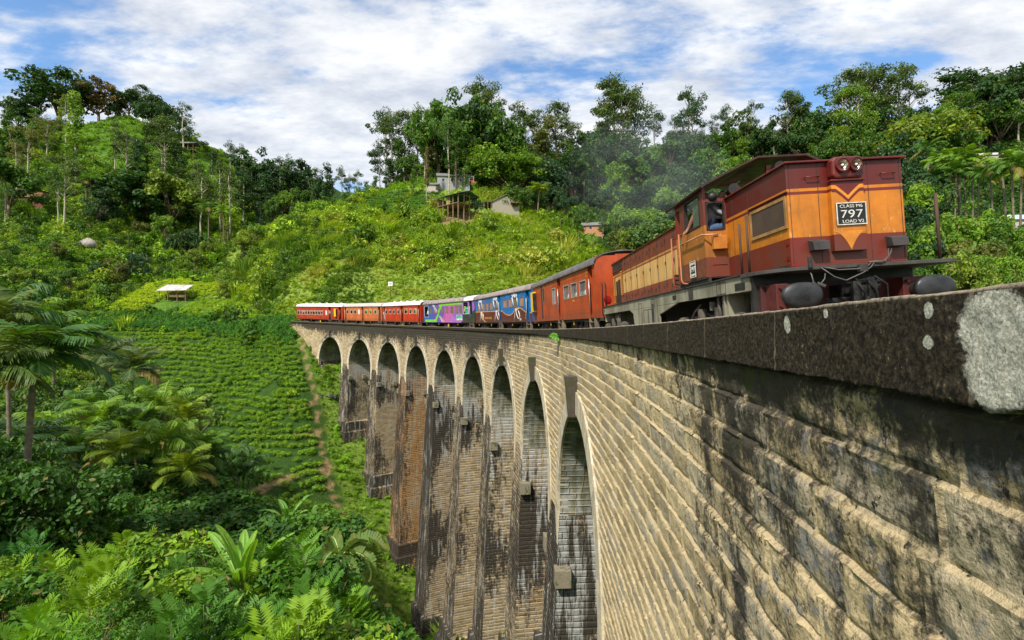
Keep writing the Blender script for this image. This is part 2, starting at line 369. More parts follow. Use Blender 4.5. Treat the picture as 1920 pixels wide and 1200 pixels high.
def build_terrain():
    xs = np.unique(np.round(np.concatenate([np.arange(-70, 71, 1.0), np.arange(-330, -70, 3.0), np.arange(70, 331, 3.0), [-4000, -2000, -1000, -600, -420, 420, 600, 1000, 2000, 4000]]), 3))
    ys = np.unique(np.round(np.concatenate([np.arange(-20, 131, 1.0), np.arange(-62, -20, 3.0), np.arange(131, 462, 2.5), [-4000, -2000, -800, -300, -120, 560, 800, 1500, 3000, 6000]]), 3))
    X, Y = np.meshgrid(xs, ys); Z = height(X, Y)
    nx, ny = len(xs), len(ys); i = np.arange(nx * ny).reshape(ny, nx)
    F = np.stack([i[:-1, :-1], i[:-1, 1:], i[1:, 1:], i[1:, :-1]], -1).reshape(-1, 4)
    u, v = project(X, np.maximum(Y, 1), Z)
    # masks : r dirt, g lush/bright, b dark floor: forest, painted shade between tea rows
    pd = path_dist(X, Y); dirt = np.clip(1.15 - pd / 0.75, 0, .60 + .3 * fbm(X, Y, 4, 2, 5))
    dirt = np.maximum(dirt, poly_in(u, v, [(822, 400), (890, 395), (888, 420), (828, 425)]) * (Y > 160) * (Y < 176) * 0.9)
    dirt = np.maximum(dirt, poly_in(u, v, [(878, 376), (985, 376), (975, 388), (880, 384)]) * (Y > 174) * 0.9)
    dirt = np.maximum(dirt, poly_in(u, v, [(378, 580), (470, 580), (480, 606), (370, 606)]) * (Y > 110) * (Y < 128) * 0.7)
    Zs = Z + (fbm(X, Y, 9, 2, 21) - .5) * 1.2; dirt = np.maximum(dirt, (poly_in(u, v, Z_TEA) & (Y > 56) & (Y < 122) & (np.floor(Zs / .8) % 5 == 4) & (fbm(X, Y, 14, 2, 51) > .60)) * .65)
    s, r = track_sr(X, Y); dirt = np.maximum(dirt, ((s > 106) & (s < 200) & (np.abs(r - 3.4) < 2.4)) * 0.8)
    mh = midhill(X, Y, Z, u, v).astype(float)
    fz = np.maximum(forest(X, Y, Z, u, v).astype(float), (poly_in(u, v, Z_TEA) & (Y > 56) & (Y < 122)) * 0.85); fz = np.maximum(fz, (poly_in(u, v, Z_RIDGE) & (Y > 160) & (Y < 202)) * 0.8)  # tea zones get darker ground, shade between the rows put into the colour
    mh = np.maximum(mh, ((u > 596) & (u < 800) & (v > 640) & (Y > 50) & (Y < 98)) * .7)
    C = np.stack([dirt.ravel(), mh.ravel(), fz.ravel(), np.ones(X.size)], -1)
    t = NT('ground'); c = coord(t); at_ = t.n('ShaderNodeAttribute', attribute_name='zone'); sp = t.n('ShaderNodeSeparateColor'); t.link(at_.outputs['Color'], sp.inputs[0])
    n1 = t.noise(c, 0.12, 6, 0.6); n2 = t.noise(c, 1.3, 6, 0.65); n3 = t.noise(c, 9, 4, 0.6)
    g = t.mix(t.rng(n1, 0.35, 0.65), (0.035, 0.085, 0.012), (0.085, 0.17, 0.02)); g = t.mix(t.rng(n2, 0.4, 0.7), g, (0.14, 0.24, 0.03))
    gm = t.mix(t.rng(n2, 0.35, 0.65), (0.10, 0.17, 0.022), (0.24, 0.31, 0.05)); g = t.mix(sp.outputs[1], g, gm)
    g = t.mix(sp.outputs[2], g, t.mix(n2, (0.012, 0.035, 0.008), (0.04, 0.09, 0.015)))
    dc = t.mix(t.rng(n2, 0.35, 0.65), (0.17, 0.12, 0.05), (0.32, 0.23, 0.11))
    bare = t.m('MULTIPLY', t.rng(t.noise(c, 0.35, 5, 0.7), 0.64, 0.72), 0.6)
    f = t.m('MAXIMUM', t.rng(t.m('ADD', sp.outputs[0], t.m('MULTIPLY', t.m('SUBTRACT', n3, 0.5), 0.9)), 0.35, 0.7), bare)
    g = t.mix(f, g, dc); g = t.mix(t.rng(n3, 0.5, 0.8, 0, 0.35), g, (0.03, 0.05, 0.01))
    mat = t.done(t.principled(g, 0.95, bump=t.m('ADD', n3, t.m('MULTIPLY', n2, 3)), bstr=0.8, bdist=0.2, spec=0.1))
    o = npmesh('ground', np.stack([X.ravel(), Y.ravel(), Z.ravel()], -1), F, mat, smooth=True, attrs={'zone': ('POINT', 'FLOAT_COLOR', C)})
    tag(o, kind='structure')
build_terrain()
# ---------------------------------------------------------------- stone viaduct
PITCH = 10.2; AH = 3.85; ARISE = 4.25; CROWN = 2.40; CH = 0.222
SK = [S9 + PITCH * k for k in range(9)]
def spring_z(sk): return float(ztop(sk)) - CROWN - ARISE
def blocks(sv, zv):
    """rock-faced courses: returns relief (m), mortar mask"""
    row = np.floor(zv / CH); fr = zv / CH - row
    ph = np.mod(row * 0.618034, 1.0); bw = 0.44 + 0.26 * np.mod(row * 0.7548777, 1.0)
    q = sv / bw + ph * 3; col = np.floor(q); fc = (q - col)
    ex = np.minimum(fc, 1 - fc) * bw; ez = np.minimum(fr, 1 - fr) * CH
    hid = np.mod(np.abs(np.sin(row * 12.9898 + col * 78.233)) * 437.58, 1.0)
    e = np.minimum(ex, ez * 1.0); body = 1 - np.exp(-(e / 0.022) ** 2)
    rel = body * (0.010 + 0.016 * hid) * (0.65 + 0.7 * fbm(sv * 6, zv * 6, 1.0, 3, 5))
    rel += body * (fbm(sv, zv, 0.11, 5, 9) - 0.5) * 0.034
    bed = np.exp(-((1 - fr) * CH / 0.016) ** 2) + np.exp(-(fr * CH / 0.012) ** 2)      # projecting ribbon of bed mortar
    rel += np.clip(bed, 0, 1) * 0.021 * np.clip(fbm(sv, zv * 0.6, 0.28, 4, 2) * 3.2 - 1.0, 0.1, 1.1)
    rel += np.exp(-(ex / 0.014) ** 2) * 0.022
    # each course leans out towards its top edge
    rel += fr * 0.020
    return rel
def wall_attr(sv, zv, grime=None):
    """wear colour: r black grime, g blue-grey lichen, b rust, a unused"""
    d = ztop(sv) - zv
    top = np.exp(-np.maximum(d - HL, 0) / 0.34)
    g = 0.25 + 0.17 * top + 0.46 * np.clip((sv - 24) / 16, 0, 1) * np.exp(-np.maximum(d - 0.8, 0) / 1.6) - 0.25 * np.clip((sv - 100) / 8, 0, 1)
    g += 0.23 * np.exp(-((sv - 2.0) / 3.8) ** 2)
    g -= 0.16 * np.exp(-((sv - 13) / 7) ** 2) * (d > 1)
    li = np.exp(-((sv - 1.5) / 2.6) ** 2) * 0.9 + 0.15
    ru = 0.25 * np.clip((sv - 50) / 20, 0, 1) * np.clip((d - 3) / 3, 0, 1)
    return np.stack([np.clip(g, 0, 1), np.clip(li, 0, 1), np.clip(ru, 0, 1), top], -1)

def stone_mat(name, light=(0.60, 0.465, 0.265), dark=(0.34, 0.26, 0.14), grime_bias=0.0, rust_bias=0.0, leach=0.0, bump=1.0, green=0.0, brick=True):
    t = NT(name); uv = t.n('ShaderNodeUVMap').outputs[0]; c = coord(t)
    sp = t.n('ShaderNodeSeparateXYZ'); t.link(uv, sp.inputs[0]); U, V = sp.outputs[0], sp.outputs[1]
    at_ = t.n('ShaderNodeAttribute', attribute_name='wear'); ws = t.n('ShaderNodeSeparateColor'); t.link(at_.outputs['Color'], ws.inputs[0])
    vr = t.m('DIVIDE', V, CH); row = t.m('FLOOR', vr); fr = t.m('SUBTRACT', vr, row)
    ph = t.m('FRACT', t.m('MULTIPLY', row, 0.618034)); bw = t.m('ADD', t.m('MULTIPLY', t.m('FRACT', t.m('MULTIPLY', row, 0.7548777)), 0.26), 0.44)
    q = t.m('ADD', t.m('DIVIDE', U, bw), t.m('MULTIPLY', ph, 3)); col = t.m('FLOOR', q); fc = t.m('SUBTRACT', q, col)
    ex = t.m('MULTIPLY', t.m('MINIMUM', fc, t.m('SUBTRACT', 1.0, fc)), bw); ez = t.m('MULTIPLY', t.m('MINIMUM', fr, t.m('SUBTRACT', 1.0, fr)), CH)
    cv = t.n('ShaderNodeCombineXYZ'); t.link(row, cv.inputs[0]); t.link(col, cv.inputs[1]); wn = t.n('ShaderNodeTexWhiteNoise'); wn.noise_dimensions = '2D'; t.link(cv.outputs[0], wn.inputs[0])
    nm = t.noise(c, 9, 5, 0.65); nf = t.noise(c, 38, 5, 0.7)
    k = t.mix(t.rng(t.m('ADD', t.m('MULTIPLY', wn.outputs[0], 0.75), t.m('MULTIPLY', nm, 0.6)), 0.25, 1.0), dark, light)
    k = t.mix(t.m('MULTIPLY', t.rng(t.m('FRACT', t.m('MULTIPLY', wn.outputs[0], 7.3)), 0.55, 0.75), 0.38), k, tuple(sum(light) / 3 * f for f in (0.72, 0.70, 0.64)))
    k = t.mix(t.rng(nf, 0.50, 0.66, 0, 0.6), k, (0.10, 0.07, 0.04)); ng = t.noise(c, 110, 3, 0.7); k = t.mix(t.rng(ng, 0.55, 0.7, 0, 0.5), k, (0.62, 0.50, 0.32)); k = t.mix(t.rng(ng, 0.30, 0.42, 0.6, 0), k, (0.05, 0.035, 0.02))
    # blue-grey and cream lichens, ochre
    li = t.m('MULTIPLY', t.m('MULTIPLY', ws.outputs[1], 0.25 if leach else 1.0), t.rng(t.noise(c, 5.5, 7, 0.68, loc=(4, 2, 0)), 0.50, 0.60))
    k = t.mix(t.m('MULTIPLY', li, 0.8), k, t.mix(nm, (0.12, 0.13, 0.15), (0.26, 0.26, 0.26)))
    k = t.mix(t.m('MULTIPLY', ws.outputs[1], t.rng(t.noise(c, 8, 6, 0.7, loc=(1, 7, 3)), 0.60, 0.68, 0, 0.8)), k, (0.24, 0.15, 0.035))
    # rust brown
    run = t.noise(uv, 1.0, 6, 0.65, sc=(1.6, 0.16, 1), loc=(3, 9, 0))
    rs = t.m('MULTIPLY', t.rng(run, 0.36, 0.6), t.m('ADD', ws.outputs[2], rust_bias, clamp=True)); k = t.mix(rs, k, (0.30, 0.115, 0.015))
    # mortar: pale
    mort = t.m('MAXIMUM', t.rng(ez, 0.010, 0.020, 1, 0), t.rng(ex, 0.008, 0.020, 1.0, 0))
    if brick: k = t.mix(t.m('MULTIPLY', mort, 0.7), k, (0.50, 0.39, 0.22))
    # black weathering, in runs
    g1 = t.noise(uv, 1.0, 8, 0.72, sc=(3.2, 0.55, 1)); g2 = t.noise(c, 4.0, 8, 0.7, loc=(5, 5, 5)); g3 = t.noise(uv, 1.0, 3, 0.5, sc=(0.35, 0.2, 1), loc=(7, 1, 0))
    gs = t.m('ADD', t.m('ADD', t.m('MULTIPLY', g1, 0.75), t.m('MULTIPLY', g2, 0.62)), t.m('MULTIPLY', g3, 0.55)); gs = t.m('ADD', gs, t.m('MULTIPLY', t.m('SUBTRACT', nf, 0.5), 0.30)); gs = t.m('SUBTRACT', gs, 0.385)
    gv = t.m('ADD', t.m('ADD', ws.outputs[0], grime_bias), gs)
    gm = t.rng(gv, 0.97, 1.13)
    k = t.mix(t.m('MULTIPLY', gm, 0.93), k, t.mix(nm, (0.012, 0.011, 0.010), (0.05, 0.045, 0.038)))
    # moss under the coping
    k = t.mix(t.m('MULTIPLY', t.rng(t.noise(c, 14, 7, 0.75, loc=(8, 3, 2)), 0.585, 0.63), t.rng(gv, 0.78, 0.95, 0.25, 1.0)), k, (0.022, 0.02, 0.018))
    mo = t.m('MULTIPLY', at_.outputs['Alpha'], t.rng(t.noise(c, 3.5, 6, 0.7, loc=(2, 8, 1)), 0.52, 0.62)); k = t.mix(t.m('MULTIPLY', mo, 0.8), k, (0.055, 0.075, 0.015))
    # white lime runs
    if leach:
        lth = t.m('SUBTRACT', 0.56, t.m('MULTIPLY', ws.outputs[1], 0.12)); lr = t.rng(t.noise(uv, 1.0, 7, 0.7, sc=(2.6, 0.24, 1), loc=(11, 4, 0)), lth, t.m('ADD', lth, 0.08)); k = t.mix(t.m('MULTIPLY', lr, leach), k, t.mix(nm, (0.30, 0.30, 0.28), (0.52, 0.52, 0.48)))
    if green: k = t.mix(t.m('MULTIPLY', t.rng(t.noise(c, 0.9, 5, 0.6), 0.35, 0.6), green), k, (0.035, 0.045, 0.012))
    h = t.m('ADD', t.m('ADD', t.m('MULTIPLY', nf, 0.9), t.m('MULTIPLY', nm, 0.9)), t.m('MULTIPLY', ng, 0.35))
    if brick and bump > 0.5: h = t.m('ADD', h, t.m('MULTIPLY', t.rng(t.m('MINIMUM', ex, ez), 0.0, 0.035), 1.8))
    return t.done(t.principled(k, 0.92, bump=h, bstr=0.8, bdist=0.03 if bump > 0.5 else 0.02, spec=0.15))

def grid_faces(nr, nc):
    i = np.arange(nr * nc).reshape(nr, nc); return np.stack([i[:-1, :-1], i[:-1, 1:], i[1:, 1:], i[1:, :-1]], -1).reshape(-1, 4)
def wall_patch(name, sarr, zt, zb, rows, mat, parent, disp=True, off0=0.0):
    sarr = np.asarray(sarr, float); zt = np.broadcast_to(zt, sarr.shape); zb = np.broadcast_to(zb, sarr.shape)
    tt = np.linspace(0, 1, rows)[:, None]; Z = zt[None] * (1 - tt) + zb[None] * tt; Sg = np.broadcast_to(sarr[None], Z.shape)
    Zj = Z + (fbm(Sg, Z * 0.3, 0.9, 3, 33) - 0.5) * 0.035
    d = blocks(Sg, Zj) if disp else np.zeros(Z.shape)
    x, y = face(Sg, off0 - d)
    return (np.stack([x, y, Z], -1).reshape(-1, 3), grid_faces(*Z.shape), np.stack([Sg, Zj], -1).reshape(-1, 2), wall_attr(Sg, Z).reshape(-1, 4))
def merge(name, parts, mat, parent, smooth=False):
    V = []; F = []; U = []; A = []; o = 0
    for v, f, u, a in parts: V.append(v); F.append(f + o); U.append(u); A.append(a); o += len(v)
    return npmesh(name, np.concatenate(V), np.concatenate(F), mat, parent, smooth=smooth, uv=np.concatenate(U), attrs={'wear': ('POINT', 'FLOAT_COLOR', np.concatenate(A))})

def build_bridge():
    B = empty('stone_viaduct', 'long curved stone and brick railway viaduct with nine tall round arches', 'viaduct')
    m_near = stone_mat('viaduct_stone_relief', bump=0.0)
    m_far = stone_mat('viaduct_stone')
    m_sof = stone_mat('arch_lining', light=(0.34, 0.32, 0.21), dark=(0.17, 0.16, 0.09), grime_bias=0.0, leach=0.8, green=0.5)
    pm = [stone_mat('pier_stone_%d' % i, light=l, dark=d, grime_bias=g, rust_bias=r, leach=w_) for i, (l, d, g, r, w_) in enumerate([
        ((0.46, 0.37, 0.23), (0.22, 0.17, 0.10), 0.12, 0.05, 0.8), ((0.46, 0.37, 0.23), (0.24, 0.18, 0.10), 0.10, 0.10, 0.75),
        ((0.42, 0.31, 0.17), (0.22, 0.15, 0.08), 0.10, 0.8, 0.35), ((0.42, 0.33, 0.21), (0.20, 0.15, 0.09), 0.20, 0.0, 0.7)])]
    m_ring = stone_mat('arch_ring_stone', light=(0.66, 0.58, 0.42), dark=(0.44, 0.37, 0.24), grime_bias=-0.06, brick=False, bump=0)
    m_key = stone_mat('keystone_stone', light=(0.07, 0.06, 0.05), dark=(0.03, 0.027, 0.022), grime_bias=0.3, brick=False, bump=0)
    m_blk = stone_mat('corbel_stone', light=(0.24, 0.21, 0.15), dark=(0.13, 0.11, 0.07), grime_bias=0.25, brick=False, bump=0)
    T = lambda s: ztop(s) - HL
    parts = []
    s1 = np.arange(-2.6, 7.0001, 0.02); parts.append(wall_patch('', s1, T(s1), T(s1) - 5.0, 290, None, None))
    s1 = np.arange(-2.6, 7.0001, 0.2); parts.append(wall_patch('', s1, T(s1) - 5.0, T(s1) - 14, 60, None, None))
    sa = SK[0] - AH
    s2 = np.append(np.arange(7.0, sa, 0.036), sa); parts.append(wall_patch('', s2, T(s2), T(s2) - 11.0, 420, None, None)); parts.append(wall_patch('', s2[::6], T(s2[::6]) - 11.0, T(s2[::6]) - 20, 40, None, None))
    s0 = np.arange(-14, -2.5, 0.3); parts.append(wall_patch('', s0, T(s0), T(s0) - 9, 40, None, None))
    fparts = []
    for k, sk in enumerate(SK):
        res = 0.045 if k < 3 else (0.08 if k < 6 else 0.13); rows = 190 if k < 2 else (120 if k < 5 else 70)
        th = np.linspace(0, math.pi, int(2 * AH / res)); sc = sk - AH * np.cos(th)
        zz = spring_z(sk) + ARISE * np.sin(th)
        (parts if k < 4 else fparts).append(wall_patch('', sc, T(sc), zz, rows, None, None, disp=k < 7))
        e0 = sk + AH; e1 = (SK[k + 1] - AH) if k < 8 else 109.5
        sc = np.linspace(e0, e1, int((e1 - e0) / res)); zb = (spring_z(sk) + (spring_z(SK[k + 1]) if k < 8 else spring_z(sk))) / 2
        (parts if k < 4 else fparts).append(wall_patch('', sc, T(sc), zb, rows + 40, None, None, disp=k < 7))
    merge('spandrel_wall', parts, m_near, B); merge('spandrel_wall', fparts, m_far, B)
    # far abutment wall below springing, outer wall
    sc = np.linspace(SK[8] + AH, 109.5, 60); v = wall_patch('', sc, np.full(60, spring_z(SK[8])), np.full(60, spring_z(SK[8]) - 6), 30, None, None, disp=False)
    merge('abutment_wall', [v], m_far, B)
    outp = []
    for k, sk in enumerate(SK):
        th = np.linspace(0, math.pi, 30); sc = sk - AH * np.cos(th); outp.append(wall_patch('', sc, T(sc), spring_z(sk) + ARISE * np.sin(th), 8, None, None, False, WID))
        e0 = sk + AH; e1 = (SK[k + 1] - AH) if k < 8 else 109.5; sc = np.linspace(e0, e1, 8); outp.append(wall_patch('', sc, T(sc), np.full(8, spring_z(sk)), 10, None, None, False, WID))
    sc = np.arange(-14, sa + .01, 0.5); outp.append(wall_patch('', sc, T(sc), T(sc) - 20, 20, None, None, False, WID)); merge('outer_wall', outp, m_far, B)
    # arch lining (barrel), ring, keystone
    for k, sk in enumerate(SK):
        zs = spring_z(sk); th = np.linspace(0, math.pi, 49)[:, None]; of = np.linspace(0.0, WID, 15)[None]
        sc = np.broadcast_to(sk - AH * np.cos(th), (49, 15)); x, y = face(sc, np.broadcast_to(of, (49, 15))); Z = np.broadcast_to(zs + ARISE * np.sin(th), (49, 15))
        uv = np.stack([np.broadcast_to(of, Z.shape), np.broadcast_to(th * 4.05, Z.shape)], -1).reshape(-1, 2)
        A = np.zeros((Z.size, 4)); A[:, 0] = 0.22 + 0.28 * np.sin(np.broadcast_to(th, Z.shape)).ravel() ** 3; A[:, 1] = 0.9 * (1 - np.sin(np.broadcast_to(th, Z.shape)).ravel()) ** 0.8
        npmesh('arch_lining', np.stack([x, y, Z], -1).reshape(-1, 3), grid_faces(49, 15), m_sof, B, smooth=True, uv=uv, attrs={'wear': ('POINT', 'FLOAT_COLOR', A)})
        th = np.linspace(0, math.pi, 65); prof = [(0.0, 0.30), (0.0, -0.075), (0.62, -0.075), (0.62, 0.10)]
        pts = []; uvs = []; ext = 5.5 if k == 0 else 1.6
        col = []
        for a_, r_ in [(None, d_) for d_ in (ext, ext * 0.5, 0.01)] + [(t_, None) for t_ in th] + [(None, -d_) for d_ in (0.01, ext * 0.2, ext * 0.35)]:
            rowp = []
            for dr, of_ in prof:
                if a_ is None:
                    sg = -1 if r_ > 0 else 1; ss = sk + sg * (AH + dr * (0.55 if abs(r_) > 0.1 else 1)); z_ = zs - abs(r_)
                else:
                    ss = sk - (AH + dr) * math.cos(a_); z_ = zs + (ARISE + dr) * math.sin(a_)
                x, y = face(ss, of_); rowp.append((float(x), float(y), z_)); uvs.append((dr, (a_ or 0) * 4))
            pts += rowp
        A = np.zeros((len(pts), 4)); A[:, 0] = 0.25; A[:, 0] += 0.25 * np.array([abs(p[2] - (zs + ARISE)) < 1.2 for p in pts]) * (1 if k > 1 else 0.2)
        npmesh('arch_ring', np.array(pts), grid_faces(len(pts) // 4, 4), m_ring, B, uv=np.array(uvs), attrs={'wear': ('POINT', 'FLOAT_COLOR', A)})
        mb = MB(); zt_, zb_ = float(ztop(sk)) - 1.34, zs + ARISE - 0.10; w1, w0 = 0.17, 0.13; P8 = []
        for (z_, w_, o_) in ((zb_, w0, -0.26), (zt_, w1, -0.36)):
            for (ds, of_) in ((-w_, o_), (w_, o_), (w_, 0.25), (-w_, 0.25)): x, y = face(sk + ds, of_); P8.append((float(x), float(y), z_))
        mb.add(P8, [(0, 3, 2, 1), (4, 5, 6, 7), (0, 1, 5, 4), (1, 2, 6, 5), (2, 3, 7, 6), (3, 0, 4, 7)]); mb.build('keystone', m_key, B, bevel=0.02)
    # piers
    for k in range(8):
        sm = (SK[k] + SK[k + 1]) / 2; zs = (spring_z(SK[k]) + spring_z(SK[k + 1])) / 2 + 0.02; x, y = face(sm, 3.4)
        gz = min(float(height(*face(sm, o_))) for o_ in (-2, 3, 8)); gtop = float(height(*face(sm - 1, -1.5)))
        H = zs - gz + 3; per = []; hT = PITCH / 2 - AH
        nz = int(H / 0.06) if k < 5 else int(H / 0.12)
        zz = zs - np.linspace(0, H, nz); d = zs - zz
        ht = hT + 0.030 * d; of0 = -0.050 * d; of1 = WID + 0.050 * d
        pl = (zz < gtop + 2.3) * 0.28 + (zz < gtop + 0.8) * 0.28
        ht = ht + pl; of0 = of0 - pl; of1 = of1 + pl
        nA, nB = 16, 30; ring = []; uvr = []
        for i_ in range(nA): ring.append(('f', i_ / (nA - 1)))          # front face: s from -ht to ht at of0
        for i_ in range(nB): ring.append(('r', i_ / (nB - 1)))
        for i_ in range(6): ring.append(('b', i_ / 5))
        for i_ in range(nB): ring.append(('l', i_ / (nB - 1)))
        Vs = []; Us = []; As = []
        for kind, q in ring:
            if kind == 'f': ss = sm - ht + 2 * ht * q; oo = of0; u_ = ss - sm + 50; 
            elif kind == 'r': ss = sm + ht; oo = of0 + (of1 - of0) * q; u_ = oo + 60
            elif kind == 'b': ss = sm + ht - 2 * ht * q; oo = of1; u_ = ss - sm + 80
            else: ss = sm - ht; oo = of1 + (of0 - of1) * q; u_ = oo + 90
            u_ = u_ + k * 13.7; rel = (blocks(u_ + 0 * zz, zz) if k < 6 else 0 * zz) * .6
            edge = 1.0; rel = rel * 1.5
            if kind == 'f': oo = oo - rel; ss = ss + np.sign(q - 0.5) * rel * (abs(q - 0.5) > 0.49)
            elif kind == 'r': ss = ss + rel; oo = oo - rel * (q < 0.01)
            elif kind == 'l': ss = ss - rel; oo = oo - rel * (q > 0.99)
            x, y = face(ss, oo); Vs.append(np.stack([x, y, zz], -1)); Us.append(np.stack([u_ + 0 * zz, zz], -1))
            g = {'f': 0.42, 'r': 0.22, 'b': 0.22, 'l': 0.20}[kind] + 0.20 * (zz < gtop + 2.3) - 0.01 + 0.10 * np.sin(zz * 0.55 + k * 2.1) * (kind != 'f')
            if kind == 'l': g = g + 0.16 * np.exp(-((1 - q) / 0.14) ** 2)
            A = np.zeros((nz, 4)); A[:, 0] = g + 0.16 * np.exp(-((d - 3.4) / 2.2) ** 2) * (kind == 'l'); A[:, 1] = 0.1 + 0.9 * np.exp(-((d - 0.5) / 2.6) ** 2) * (kind in 'rl'); A[:, 2] = 0.04; As.append(A)
        nr = len(ring); V = np.stack(Vs, 1).reshape(-1, 3); U = np.stack(Us, 1).reshape(-1, 2); A = np.stack(As, 1).reshape(-1, 4)
        i = np.arange(nz * nr).reshape(nz, nr); j = np.roll(i, -1, axis=1)
        F = np.stack([i[:-1], j[:-1], j[1:], i[1:]], -1).reshape(-1, 4)
        mt = pm[[3, 1, 0, 1, 3, 2, 1, 0][k]]
        o = npmesh('pier', V, F, mt, B, uv=U, attrs={'wear': ('POINT', 'FLOAT_COLOR', A)})
        # corbels left from building the arches
        zc = zs - 1.75; hc = hT + 0.05
        for side in (-1, 1):
            mb = MB()
            for oc in (0.06, 2.5, 5.0):
                P8 = []
                for z_ in (zc - 0.62, zc):
                    for ds, of_ in ((hc - 0.1, oc - 0.28), (hc + 0.42, oc - 0.28), (hc + 0.42, oc + 0.28), (hc - 0.1, oc + 0.28)):
                        x, y = face(sm + side * ds, of_); P8.append((float(x), float(y), z_))
                mb.add(P8, [(0, 3, 2, 1), (4, 5, 6, 7), (0, 1, 5, 4), (1, 2, 6, 5), (2, 3, 7, 6), (3, 0, 4, 7)])
                mb.build('corbel', m_blk, o, bevel=0.02); mb = MB()
    # abutment faces inside first and last arch
    for sA, zt_, sg, nm in ((SK[0] - AH, spring_z(SK[0]), 1, 'abutment_face'), (SK[8] + AH, spring_z(SK[8]), -1, 'abutment_face')):
        of = np.linspace(0, WID, 20)[None]; zz = np.linspace(zt_ + 0.02, zt_ - 14, 60)[:, None]; Z = np.broadcast_to(zz, (60, 20)); O = np.broadcast_to(of, (60, 20))
        x, y = face(np.full(Z.shape, sA), O); A = np.zeros((Z.size, 4)); A[:, 0] = 0.45; A[:, 2] = 0.5
        o = npmesh(nm, np.stack([x, y, Z], -1).reshape(-1, 3), grid_faces(60, 20), pm[1], B, uv=np.stack([O + 120, Z], -1).reshape(-1, 2), attrs={'wear': ('POINT', 'FLOAT_COLOR', A)})
    sA = SK[8] + AH; zc = spring_z(SK[8]) - 0.7
    for oc in (0.6, 2.2, 3.9, 5.6):
        mb = MB(); P8 = []
        for z_ in (zc - 0.6, zc):
            for ds, of_ in ((0.1, oc - 0.3), (-0.4, oc - 0.3), (-0.4, oc + 0.3), (0.1, oc + 0.3)):
                x, y = face(sA + ds, of_); P8.append((float(x), float(y), z_))
        mb.add(P8, [(0, 3, 2, 1), (4, 5, 6, 7), (0, 1, 5, 4), (1, 2, 6, 5), (2, 3, 7, 6), (3, 0, 4, 7)]); mb.build('corbel', m_blk, B, bevel=0.02)
    # parapet coping
    t = NT('coping_concrete'); c = coord(t); uv = t.n('ShaderNodeUVMap').outputs[0]; sp = t.n('ShaderNodeSeparateXYZ'); t.link(uv, sp.inputs[0])
    nf = t.noise(c, 55, 6, 0.75); nm = t.noise(c, 6, 6, 0.6); ng = t.noise(c, 120, 3, 0.6)
    k = t.mix(t.rng(nf, 0.40, 0.62), (0.016, 0.013, 0.010), (0.065, 0.052, 0.034))
    k = t.mix(t.m('MULTIPLY', t.rng(nf, 0.60, 0.68), t.rng(t.noise(uv, 1.0, 5, 0.7, sc=(9, 2.2, 1)), 0.40, 0.62)), k, (0.34, 0.25, 0.12))
    k = t.mix(t.rng(t.noise(uv, 1.0, 5, 0.6, sc=(13, 0.6, 1)), 0.60, 0.72, 0, 0.35), k, (0.22, 0.16, 0.08))
    at_ = t.n('ShaderNodeAttribute', attribute_name='wear'); ws = t.n('ShaderNodeSeparateColor'); t.link(at_.outputs['Color'], ws.inputs[0])
    edge = t.m('MULTIPLY', ws.outputs[0], t.rng(nf, 0.30, 0.55)); k = t.mix(edge, k, (0.40, 0.33, 0.24))
    spot = t.rng(t.m('ADD', ws.outputs[1], t.m('MULTIPLY', t.m('SUBTRACT', nf, 0.5), 0.34)), 0.46, 0.54)
    wcol = t.mix(t.rng(ng, 0.42, 0.6), (0.38, 0.37, 0.30), (0.66, 0.64, 0.54)); wcol = t.mix(t.rng(nf, 0.58, 0.68), wcol, (0.10, 0.08, 0.05))
    wcol = t.mix(t.rng(t.noise(uv, 1.0, 4, 0.6, sc=(16, 0.8, 1)), 0.58, 0.68, 0, 0.55), wcol, (0.22, 0.17, 0.09))
    jf = t.m('ABSOLUTE', t.m('SUBTRACT', t.m('FRACT', t.m('DIVIDE', t.m('ADD', sp.outputs[0], 0.42), 1.22)), 0.5)); jl = t.rng(t.m('ADD', jf, t.m('MULTIPLY', nf, 0.006)), 0.006, 0.011, 0.75, 0); k = t.mix(jl, k, (0.20, 0.16, 0.11))
    k = t.mix(spot, k, wcol)
    h = t.m('ADD', nf, t.m('MULTIPLY', spot, 0.25))
    mc = t.done(t.principled(k, 0.95, bump=h, bstr=0.9, bdist=0.02, spec=0.1))
    SP = [(1.585, 0.155, 0.165, 0.20, 4), (1.40, 0.15, 0.26, 0.26, 4), (1.10, 0.15, 0.3, 0.3, 4)]
    from math import hypot
    def onf(u, v, off=-0.085):
        ss = np.arange(0.3, 12, 0.003); X, Y = face(ss, off); d = ray(u, v); i_ = np.argmin(np.abs(X / Y - d[0] / d[1])); return ss[i_], float(ztop(ss[i_])) - Y[i_] / d[1] * d[2]
    spots = []
    for (u, v, du, dv) in ((1860, 612, 62, 74), (1905, 660, 90, 95), (1870, 700, 60, 70), (1476, 608, 6, 17), (1547, 588, 4.5, 9), (1743, 582, 10, 16), (1742, 642, 10, 14), (1508, 574, 4, 4), (1690, 686, 2, 3)):
        s_, d_ = onf(u, v); s0_, _ = onf(u - du, v); _, d1_ = onf(u, v + dv); spots.append((s_, d_, abs(s0_ - s_), abs(d1_ - d_)))
